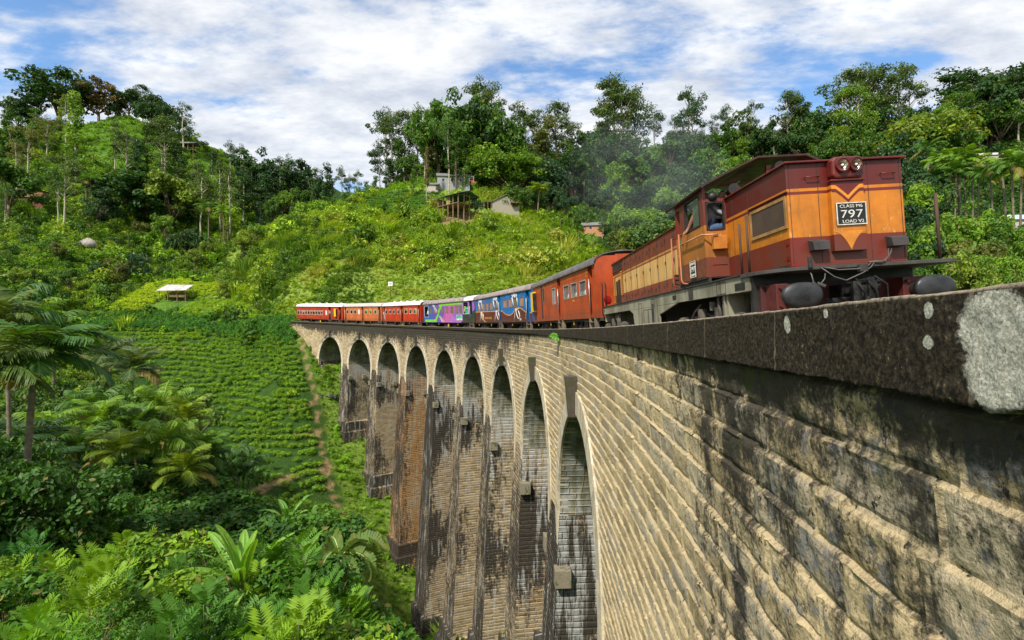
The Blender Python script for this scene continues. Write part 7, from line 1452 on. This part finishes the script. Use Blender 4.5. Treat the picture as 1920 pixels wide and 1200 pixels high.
def near_house(X, Y):
    m_ = np.zeros(X.shape, bool)
    for u, v, D, r in HOUSES:
        p = at(u, v, D); d = np.hypot(X - p[0], (Y - D)); m_ |= d < r * .62; t_ = np.clip((D - Y) / 9, 0, 1); m_ |= (Y < D) & (Y > D - 9) & (np.abs(X - p[0] * Y / D) < r * .7)
    return m_
def build_mass():
    rng = np.random.default_rng(42)
    bush = templates('bush', [clump(300 + i, R=.6, H=.8, ncl=12, leafn=24, size=.15) for i in range(5)] + [clump(310, R=.5, H=1.3, ncl=12, leafn=18, size=.2), clump(311, R=.6, H=.7, ncl=10, leafn=24, size=.17, aspect=.6)] + [tuft(320, 90, .62, .7, .016), tuft(321, 90, .7, .9, .016), tuft(322, 70, .5, 1.1, .016)])
    tea = templates('tea', [clump(330 + i, R=.52, H=.62, ncl=9, leafn=26, size=.13, upb=1.0) for i in range(4)])
    def view(X, Y, Z): return project(X, np.maximum(Y, .5), Z)
    # tea rows follow the contours: step down each slope at equal ground distance
    def tea_rows(zone, Ymin, Ymax, xr, row=1.15, step=.62, tint0=(.070, .165, .010), tint1=(.145, .265, .012), h=(1.05, 1.35), gap=.05, dz=.80, warp=0):
        x = np.arange(xr[0], xr[1], step * .5); y = np.arange(Ymin, Ymax, .14); X, Y = np.meshgrid(x, y, indexing='ij'); Z = height(X, Y); Zs = Z + (fbm(X, Y, 9, 2, 21) - .5) * 1.2
        lev = np.floor(Zs / dz); ch = lev[:, 1:] != lev[:, :-1]; ii, jj = np.nonzero(ch); Xp, Yp, Zp = X[ii, jj], Y[ii, jj], Z[ii, jj]; keep = (ii % 2 == 0); Xp, Yp, Zp = Xp[keep], Yp[keep], Zp[keep]
        Xp = Xp + rng.normal(0, .07, Xp.shape); Yp = Yp + rng.normal(0, .09, Xp.shape); u, v = view(Xp, Yp, Zp); m_ = poly_in(u, v, zone) & (rng.uniform(0, 1, Xp.shape) > gap) & (path_dist(Xp, Yp) > 1.0)
        m_ &= fbm(Xp, Yp, 5, 3, 31) > .2; lv = np.floor((Zp + (fbm(Xp, Yp, 9, 2, 21) - .5) * 1.2) / dz); m_ &= ~((lv % 5 == 0) & (fbm(Xp, Yp, 14, 2, 51) > .60))
        Xp, Yp = Xp[m_], Yp[m_]; Zp = height(Xp, Yp); n = len(Xp); q = (fbm(Xp, Yp, 12, 3, 8) * .7 + rng.uniform(0, .4, n))[:, None]; T = np.array(tint0) * (1 - q) + np.array(tint1) * q
        s = rng.uniform(*h, n) * (.85 + .45 * fbm(Xp, Yp, 3, 2, 71)); return np.stack([Xp, Yp, Zp - .08], -1), np.stack([s * 1.05, s * 1.05, s * rng.uniform(.8, 1.2, n)], -1), rng.integers(0, 4, n), np.c_[T, np.ones(n)]
    sets = [tea_rows(Z_TEA, 56, 122, (-95, -15)), tea_rows(Z_KNOLL, 112, 140, (-105, -60), dz=.42, tint0=(.19, .29, .010), tint1=(.30, .40, .012)), tea_rows(Z_KNOLL2, 108, 130, (-95, -48), dz=.40, tint0=(.10, .22, .012), tint1=(.20, .32, .015)),
            tea_rows(Z_RIDGE, 166, 200, (-66, -22), dz=1.15, step=.9, tint0=(.05, .16, .015), tint1=(.085, .22, .02), h=(1.2, 1.6)), tea_rows(Z_LTEA, 110, 165, (-190, -100), dz=.8, step=.9, tint0=(.05, .15, .012), tint1=(.10, .22, .015), h=(1.0, 1.4)), tea_rows([(1825, 262), (2000, 240), (2000, 335), (1825, 318)], 150, 225, (140, 240), dz=.9, step=1.0, tint0=(.07, .17, .02), tint1=(.12, .22, .02), h=(1.1, 1.5))]
    P, Sx, I, T = [np.concatenate([s[k] for s in sets]) for k in range(4)]; print('tea', len(P)); scatter('tea_bushes', P, Sx, I, T, tea, LEAFI)
    # undergrowth over all slopes, denser where the slope is near
    out = []
    def field(n, xr, yr, fn):
        X = rng.uniform(*xr, n); Y = rng.uniform(*yr, n); Z = height(X, Y); u, v = view(X, Y, Z); m_ = (u > -420) & (u < 2200) & (v > -50) & (v < 1330) & (Y > 3)
        s, r = track_sr(X, Y); m_ &= ~((s > 106) & (s < 215) & (r > -1.2) & (r < WID + .6)); m_ &= ~((s < 9) & (r > -.6) & (r < WID)); m_ &= path_dist(X, Y) > .8; m_ &= ~near_house(X, Y)
        for zn, y0, y1 in ((Z_TEA, 56, 122), (Z_KNOLL, 112, 140), (Z_KNOLL2, 108, 130), (Z_RIDGE, 166, 200)): m_ &= ~(poly_in(u, v, zn) & (Y > y0) & (Y < y1) & (rng.uniform(0, 1, n) > .03))
        X, Y, Z, u, v = X[m_], Y[m_], Z[m_], u[m_], v[m_]; fn(X, Y, Z, u, v)
    hill_c = [np.array(c) for c in ((.08, .15, .013), (.11, .20, .014), (.14, .235, .018), (.175, .26, .026), (.15, .245, .02), (.21, .25, .05))]
    green_c = [np.array(c) for c in ((.045, .12, .010), (.085, .18, .012), (.12, .225, .014), (.035, .09, .012), (.085, .15, .02), (.155, .24, .018))]
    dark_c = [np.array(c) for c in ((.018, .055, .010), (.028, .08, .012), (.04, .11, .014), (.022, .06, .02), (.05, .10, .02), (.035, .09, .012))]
    def add(X, Y, Z, u, v, smin, smax, p_tuft=.2, big=.06):
        n = len(X); mh = midhill(X, Y, Z, u, v); fo = forest(X, Y, Z, u, v); cl = fbm(X, Y, 7, 3, 12); pal = np.stack(hill_c), np.stack(green_c), np.stack(dark_c)
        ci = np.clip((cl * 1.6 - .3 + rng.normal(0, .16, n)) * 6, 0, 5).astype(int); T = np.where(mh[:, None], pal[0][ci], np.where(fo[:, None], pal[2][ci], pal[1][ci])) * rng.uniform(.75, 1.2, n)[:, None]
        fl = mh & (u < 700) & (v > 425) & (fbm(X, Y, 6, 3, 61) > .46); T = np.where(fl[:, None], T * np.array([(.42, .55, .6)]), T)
        cz = np.zeros(n, bool)  # clearings: open lawn green, brightened in the tint to look sunlit
        for zn in Z_CLEAR: cz |= poly_in(u, v, zn) & (Y > 150)
        sl = (u > 596) & (u < 800) & (v > 640) & (Y > 50) & (Y < 98); T = np.where((cz | sl)[:, None], np.array([(.10, .205, .014)]) * rng.uniform(.7, 1.6, n)[:, None], T)
        s = rng.uniform(smin, smax, n) * (1 + 1.3 * (rng.uniform(0, 1, n) < big)) * (.7 + .8 * fbm(X, Y, 5, 2, 17)); lawn = (fbm(X, Y, 16, 3, 44) > .56) & mh; s = np.where(lawn, s * .6, s); s = np.where(cz, s * .5, s); s = np.where(sl, s * np.where(rng.uniform(0, 1, n) < .12, .9, .42), s)
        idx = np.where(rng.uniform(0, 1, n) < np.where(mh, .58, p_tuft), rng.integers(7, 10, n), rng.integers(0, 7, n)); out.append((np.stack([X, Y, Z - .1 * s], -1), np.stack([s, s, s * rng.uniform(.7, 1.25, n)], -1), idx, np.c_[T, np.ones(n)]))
    field(44000, (-75, 60), (98, 205), lambda *a: add(*a, .50, 1.15, big=.07))
    field(38000, (-280, -40), (95, 290), lambda *a: add(*a, 1.0, 2.5, big=.10))
    field(16000, (-60, 260), (130, 310), lambda *a: add(*a, 1.6, 3.2, big=.1))
    field(9000, (50, 200), (45, 150), lambda *a: add(*a, 1.2, 2.4, big=.1))
    field(19000, (-95, 2), (36, 100), lambda *a: add(*a, .55, 1.25, p_tuft=.4, big=.05))
    field(12000, (-50, 3), (4, 45), lambda *a: add(*a, .45, 1.2, p_tuft=.35))
    n = 2600; ss = rng.uniform(106.5, 185, n); rr_ = rng.choice([-1.6, 8.2], n) + rng.normal(0, .45, n); X, Y = face(ss, rr_); Z = height(X, Y); q = rng.uniform(.8, 1.5, n)
    out.append((np.stack([X, Y, Z - .1], -1), np.stack([q, q, q * 1.35], -1), rng.integers(0, 6, n), np.c_[np.array([(.035, .12, .014)]) * rng.uniform(.7, 1.5, n)[:, None], np.ones(n)]))
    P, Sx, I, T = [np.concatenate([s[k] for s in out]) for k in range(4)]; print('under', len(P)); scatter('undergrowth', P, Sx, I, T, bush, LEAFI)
build_mass()
# ---------------------------------------------------------------- huts, houses and small things on the slopes
def hut(name, u, v, Y, rot, label, cat, z_off=0.0):
    p = at(u, v, Y); g = hz(p[0], Y); return empty(name, label, cat, (p[0], Y, g + z_off), (0, 0, R_(rot)))
WOOD = simple('weathered_timber', (0.24, 0.155, 0.085), .85, var=.35, scale=5, streak=.4); EARTH = simple('earth_bank', (.34, .17, .07), .95, var=.35, scale=2)
def roof_gable(mb, w_, d, ze, zr, over=.4, th=.08):
    for s in (-1, 1): mb.add([(-w_ - over, s * (d + over), ze - .15), (w_ + over, s * (d + over), ze - .15), (w_ + over, 0, zr), (-w_ - over, 0, zr), (-w_ - over, s * (d + over), ze - .15 + th), (w_ + over, s * (d + over), ze - .15 + th), (w_ + over, 0, zr + th), (-w_ - over, 0, zr + th)], [(0, 1, 2, 3), (4, 5, 6, 7), (0, 1, 5, 4), (2, 3, 7, 6), (0, 3, 7, 4), (1, 2, 6, 5)])
def house(name, u, v, Y, rot, label, wallm, roofm, w_=4, d=2.6, h=2.6, wins=2, door=True, z_off=-.3, gablem=None):
    H = hut(name, u, v, Y, rot, label, 'house', z_off); b = MB(); b.box(-w_, w_, -d, d, -2.5, h); b.add([(-w_, -d, h), (-w_, d, h), (-w_, 0, h + d * .45), (w_, -d, h), (w_, d, h), (w_, 0, h + d * .45)], [(0, 1, 2), (3, 5, 4), (0, 2, 5, 3), (1, 4, 5, 2)]); b.build('wall', wallm, H)
    b = MB(); roof_gable(b, w_, d, h, h + d * .5 + .1); b.build('roof', roofm, H); dk = M('dark_window', (.02, .02, .022), .3)
    for i in range(wins):
        x = -w_ + (i + .7) * 2 * w_ / (wins + .8); b = MB(); b.box(x - .5, x + .5, -d - .05, -d + .02, .9, 2.0); f = b.build('window', M('window_cream'), H); b = MB(); b.box(x - .42, x + .42, -d - .06, -d - .04, .98, 1.92); b.build('pane', dk, f)
    if door: b = MB(); b.box(w_ * .55, w_ * .55 + .95, -d - .06, -d + .02, 0, 2.05); b.build('door', M('plank_door', (.10, .05, .03), .7), H)
    return H
def build_houses():
    # open hut on stilts with green roof
    H = hut('stilt_hut', 856, 418, 167, -42, 'open timber hut on tall stilts with a green sheet roof on the grassy hill', 'hut', 0); H.scale = (1.5, 1.5, 1.02); zf = 3.4; b = MB(); b.box(-3.4, 3.4, -2.6, 2.6, zf - .12, zf); b.build('floor', WOOD, H)
    for x in np.linspace(-3.2, 3.2, 5):
        for y in (-2.4, 2.4): b = MB(); b.box(x - .09, x + .09, y - .09, y + .09, -1.5, zf + 2.6 + (.0 if y < 0 else 0)); b.build('post', WOOD, H)
    for y in (-.8, .8): b = MB(); b.box(3.11, 3.29, y - .09, y + .09, -1.5, zf + 3.2); b.build('post', WOOD, H)
    b = MB(); b.box(-3.3, 3.3, -2.45, -2.38, zf + .0, zf + .12); b.box(-3.3, 3.3, -2.48, -2.36, zf + 2.45, zf + 2.6); b.box(-3.3, 3.3, 2.36, 2.48, zf + 2.45, zf + 2.6); b.box(3.15, 3.25, -2.4, 2.4, zf + 2.5, zf + 2.62); b.box(3.17, 3.23, -.04, .04, zf + 2.6, zf + 3.7); b.build('roof_frame', WOOD, H)
    b = MB(); b.box(-3.3, -3.2, -2.4, 2.4, zf, zf + 2.4); b.box(-.6, .4, -2.36, -2.3, zf, zf + 2.4); b.box(2.2, 3.1, 2.3, 2.36, zf, zf + 2.0); b.build('plank_wall', M('pale_planks', (.36, .27, .16), .8, var=.3), H)
    b = MB(); roof_gable(b, 3.6, 2.6, zf + 2.7, zf + 4.0, .5, .06); b.build('roof', simple('green_roof_sheet', (.09, .24, .17), .5, var=.2, streak=.2), H)
    # white bungalow at hilltop
    wht_ = simple('white_wall', (.30, .31, .32), .8, var=.15, streak=.4, dirt=(.3, .25, .2)); slate = simple('dark_roof_sheet', (.16, .155, .15), .6, var=.3)
    H = house('bungalow', 850, 336, 194, 8, 'long white bungalow with a low grey roof under the trees', wht_, slate, 6.0, 3.6, 2.9, 3); b = MB(); b.box(4.2, 7.3, -6.0, -4.0, 2.35, 2.5); b.box(7.1, 7.3, -6, -5.8, 0, 2.4); b.box(5.6, 5.75, -6, -5.8, 0, 2.4); b.box(4.2, 4.4, -6, -5.8, 0, 2.4); b.build('porch', wht_, H)
    house('outbuilding', 812, 332, 190, 4, 'small pale outbuilding left of the white bungalow', M('plaster_grey', (.42, .38, .32), .8, var=.2), slate, 2.0, 1.8, 2.0, 0, True)
    house('brick_house', 882, 318, 206, 0, 'red brick house just behind the white bungalow', M('red_brick', (.36, .11, .05), .85, var=.25), slate, 4, 3, 2.4, 1, False)
    stonew = simple('rubble_wall', (.33, .29, .22), .9, var=.5, scale=9, bump=.6); H = house('stone_cottage', 945, 385, 176, -76, 'stone cottage with a shallow pale roof on the right shoulder of the grassy hill', stonew, simple('pale_tile_roof', (.40, .33, .26), .7, var=.25), 3.0, 4.6, 2.1, 1, True, -.1); b = MB()
    b.box(-2.4, 2.6, -7.6, -4.8, 2.0, 2.1); b.build('lean_to_roof', slate, H)
    for y in (-7.5, -6.2, -5.0): b = MB(); b.box(2.4, 2.55, y, y + .15, -.5, 2.0); b.build('post', WOOD, H)
    b = MB(); b.box(3.0, 4.6, 1.4, 5.2, 1.65, 1.75); b.build('awning', M('rusty_sheet', (.26, .11, .08), .7, var=.4), H)
    p = at(899, 378, 176); T_ = empty('water_tank', 'low white water tank between the stilt hut and the stone cottage', 'tank', (p[0], 176, hz(p[0], 176))); b = MB(); b.box(-.95, .95, -.5, .5, -.4, .75); b.build('tank_body', wht_, T_, bevel=.05); b = MB(); b.box(-1.0, 1.0, -.55, .55, .75, .85); b.build('lid', wht_, T_)
    house('brick_hut', 1112, 388, 166, -10, 'orange brick hut half hidden among trees right of the grassy hill', M('orange_brick', (.42, .20, .10), .85, var=.25), slate, 3.4, 2.4, 2.2, 1, True)
    # tin shed on the tea knoll
    H = hut('field_shed', 328, 562, 127, 14, 'open field shed with a rusty tin roof on the tea knoll', 'shed', 0.1)
    for x in (-2.8, -1.0, 1.0, 2.8):
        for y in (-1.6, 1.6): b = MB(); b.box(x - .06, x + .06, y - .06, y + .06, -.8, 1.75 + (y > 0) * 1.35); b.build('post', WOOD, H)
    b = MB(); b.add([(-3.3, -2.2, 1.65), (3.1, -2.2, 1.85), (3.4, 2.1, 3.45), (-2.4, 2.1, 3.4), (-3.3, -2.2, 1.70), (3.1, -2.2, 1.90), (3.4, 2.1, 3.50), (-2.4, 2.1, 3.45)], [(0, 1, 2, 3), (4, 5, 6, 7), (0, 1, 5, 4), (1, 2, 6, 5), (2, 3, 7, 6), (3, 0, 4, 7)]); b.build('roof', simple('tin_roof', (.62, .57, .54), .45, .3, var=.25, scale=.8, streak=.9, dirt=(.30, .12, .06)), H)
    b = MB(); b.box(-1.2, 2.7, .2, 1.5, -.5, .9); b.box(-1.2, 2.6, -1.5, -1.4, .2, .75); b.build('stacked_planks', M('brown_planks', (.20, .12, .06), .9, var=.3), H)
    # red two-storey house, left
    H = hut('red_house', 66, 362, 186, 12, 'two storey house with red lower wall and brown balcony on the left hillside', 'house', -1); rw = M('red_wall', (.20, .05, .04), .8, var=.25); b = MB(); b.box(-3.6, 3.6, -2.4, 2.4, -2, 3.2); b.build('lower_wall', rw, H)
    b = MB(); b.box(-3.6, 3.9, -2.8, 2.4, 3.2, 3.4); b.build('balcony_floor', WOOD, H); b = MB(); b.box(.4, 3.9, -2.8, 2.4, 3.4, 5.6); b.box(-3.6, .4, -1, 2.4, 3.4, 5.6); b.build('upper_wall', M('brown_boards', (.28, .15, .06), .85, var=.3), H); b = MB(); b.box(-4.2, 4.3, -3.2, 2.8, 5.6, 5.72); b.build('roof', slate, H)
    b = MB(); b.box(-2.8, .4, -2.46, -2.39, .3, 2.0); b.build('window', M('dark_window'), H); b = MB(); b.box(-3.6, .3, -2.8, -2.72, 3.4, 4.2); b.build('balustrade', WOOD, H)
    house('tin_hut', 203, 352, 196, -15, 'small tin hut among trees in the middle of the left hillside', M('blue_grey_boards', (.22, .24, .25), .8, var=.3), slate, 2.8, 2, 2.2, 1, True)
    H = hut('hill_pavilion', 352, 274, 268, 0, 'open two deck pavilion on posts at the right edge of the left hilltop', 'pavilion', -1)
    for x in (-4, -1.3, 1.3, 4):
        for y in (-2, 2): b = MB(); b.box(x - .12, x + .12, y - .12, y + .12, -3, 4.6); b.build('post', WOOD, H)
    b = MB(); b.box(-4.3, 4.3, -2.3, 2.3, 1.4, 1.7); b.build('deck', WOOD, H); b = MB(); roof_gable(b, 4.6, 2.4, 4.8, 6.2, .5, .15); b.build('roof', slate, H)
    house('long_shed', 1868, 255, 205, -6, 'long white roofed shed high on the right hillside', M('plaster_grey'), whr, 8, 2.6, 2.4, 3, True, -.3); house('blue_roof_house', 1915, 303, 108, -8, 'low house with a pale blue roof at the right edge', M('plaster_grey'), M('pale_blue_sheet', (.40, .46, .50), .5, var=.2), 3.2, 2.2, 2.2, 1, True, 1.2)
    H = hut('palm_shelter', 1804, 396, 101, 5, 'shelter with a thin pale sheet roof beneath the palms on the right', 'shelter', .2); b = MB(); b.box(-2.2, 2.2, -1.4, 1.4, 2.2, 2.28); b.build('roof', whr, H)
    for x in (-2, 2):
        for y in (-1.2, 1.2): b = MB(); b.box(x - .06, x + .06, y - .06, y + .06, -.8, 2.2); b.build('post', WOOD, H)
    b = MB(); b.box(-1.2, 1.4, -.6, .9, -.5, 1.3); b.build('store_wall', M('dusk_wall', (.10, .09, .10), .8), H)
    # white board beside the line
    p = at(732, 536, 118); g = hz(p[0], 118); H = empty('trackside_board', 'small square white board on a post on the slope above the train', 'sign', (p[0], 118, g)); b = MB(); b.box(-.5, .5, -.03, .03, .6 + float(p[2]) - g - .6, float(p[2]) - g + .95); b.build('board', M('sign_white', (.78, .78, .76), .5), H); b = MB(); b.box(-.05, .05, .03, .1, -.4, float(p[2]) - g + .9); b.build('post', M('black_steel'), H)
    b = MB(); zz = float(p[2]) - g; b.box(-.3, .3, -.04, -.031, zz + .55, zz + .65); b.box(-.3, .3, -.04, -.031, zz + .3, zz + .38); b.build('lettering', M('plate_black'), H)
    # rocks
    rs = simple('boulder_grey', (.30, .27, .23), .9, var=.4, scale=1.5, bump=.6)
    for (u, v, Y, s, lab) in ((163, 445, 158, 2.6, 'large grey boulder in the green slope below the left hillside tea'), (165, 422, 166, 1.5, 'smaller flat boulder just above the large grey boulder'), (617, 983, 63, .45, 'pale rock beside the dirt path')):
        p = at(u, v, Y); g = hz(p[0], Y); b = MB(); b.ell((0, 0, s * .3), (s, s * .8, s * .75), 14, 9); o = b.build('boulder', rs); o.location = (p[0], Y, g)
        for vt in o.data.vertices: vt.co *= 1 + .22 * (math.sin(vt.co.x * 2.1 / s + 1) * math.cos(vt.co.y * 2.7 / s) + .5 * math.sin(vt.co.z * 5 / s))
        tag(o, lab, 'boulder', 'boulders')
    # rubble heap under the first far arch
    x, y = face(SK[8] - 1.0, -.8); rr = random.Random(4); b = MB()
    for i in range(26): r = rr.uniform(.15, .38); b.ell((rr.uniform(-1.3, 1.3), rr.uniform(-.7, .7), rr.uniform(0, .5)), (r, r * .8, r * .6), 6, 4)
    o = b.build('rubble', M('black_rubble', (.05, .05, .055), .8, var=.6)); o.location = (float(x), float(y), hz(float(x), float(y))); o['kind'] = 'stuff'
    # little fern growing out of the wall
    for (u, v, s, lab) in ((1045, 636, .55, 'small green fern growing from the wall just under the parapet'),):
        ss = np.arange(5, 40, .02); X, Y = face(ss, -.1); d = ray(u, v); i = np.argmin(np.abs(X / Y - d[0] / d[1])); rng = np.random.default_rng(8); parts = []
        for k in range(9): parts.append(frond(rng, (0, 0, 0), 2.2 + k * .42, .9 - .15 * k, .55 * s, 1.6, 10, .05, .12 * s * 2, .2, 5))
        me = fol_mesh('wall_fern', parts, LEAF); o = bpy.data.objects.new('wall_fern', me); COL.objects.link(o); o.location = (X[i], Y[i], Y[i] / d[1] * d[2] + .1); o.color = (.07, .2, .03, 1); tag(o, lab, 'fern')
build_houses()
# diesel smoke drifting from the locomotive's exhaust
def build_smoke():
    mw = LOCO.matrix_world; P = [(mw @ Vector((.9, 0, 3.7)), .25), (mw @ Vector((.2, .3, 4.3)), .6), (mw @ Vector((-1.5, .9, 5.2)), 1.1), (mw @ Vector((-4.5, 1.2, 6.4)), 1.8), (mw @ Vector((-8, .8, 7.4)), 2.4), (mw @ Vector((-12, .5, 8.2)), 2.8)]
    b = MB(); b.tube([p for p, r in P], [r for p, r in P], 14)
    t = NT('diesel_smoke'); c = coord(t, 'Object'); n = t.noise(c, .55, 5, .6); v = t.n('ShaderNodeVolumePrincipled'); v.inputs['Color'].default_value = (.86, .94, 1.0, 1)
    t.link(t.m('MULTIPLY', t.rng(n, .38, .75), .024), v.inputs['Density']); t.link(v.outputs[0], t.out.inputs['Volume']); o = b.build('smoke', t.mat); o['kind'] = 'stuff'
build_smoke()
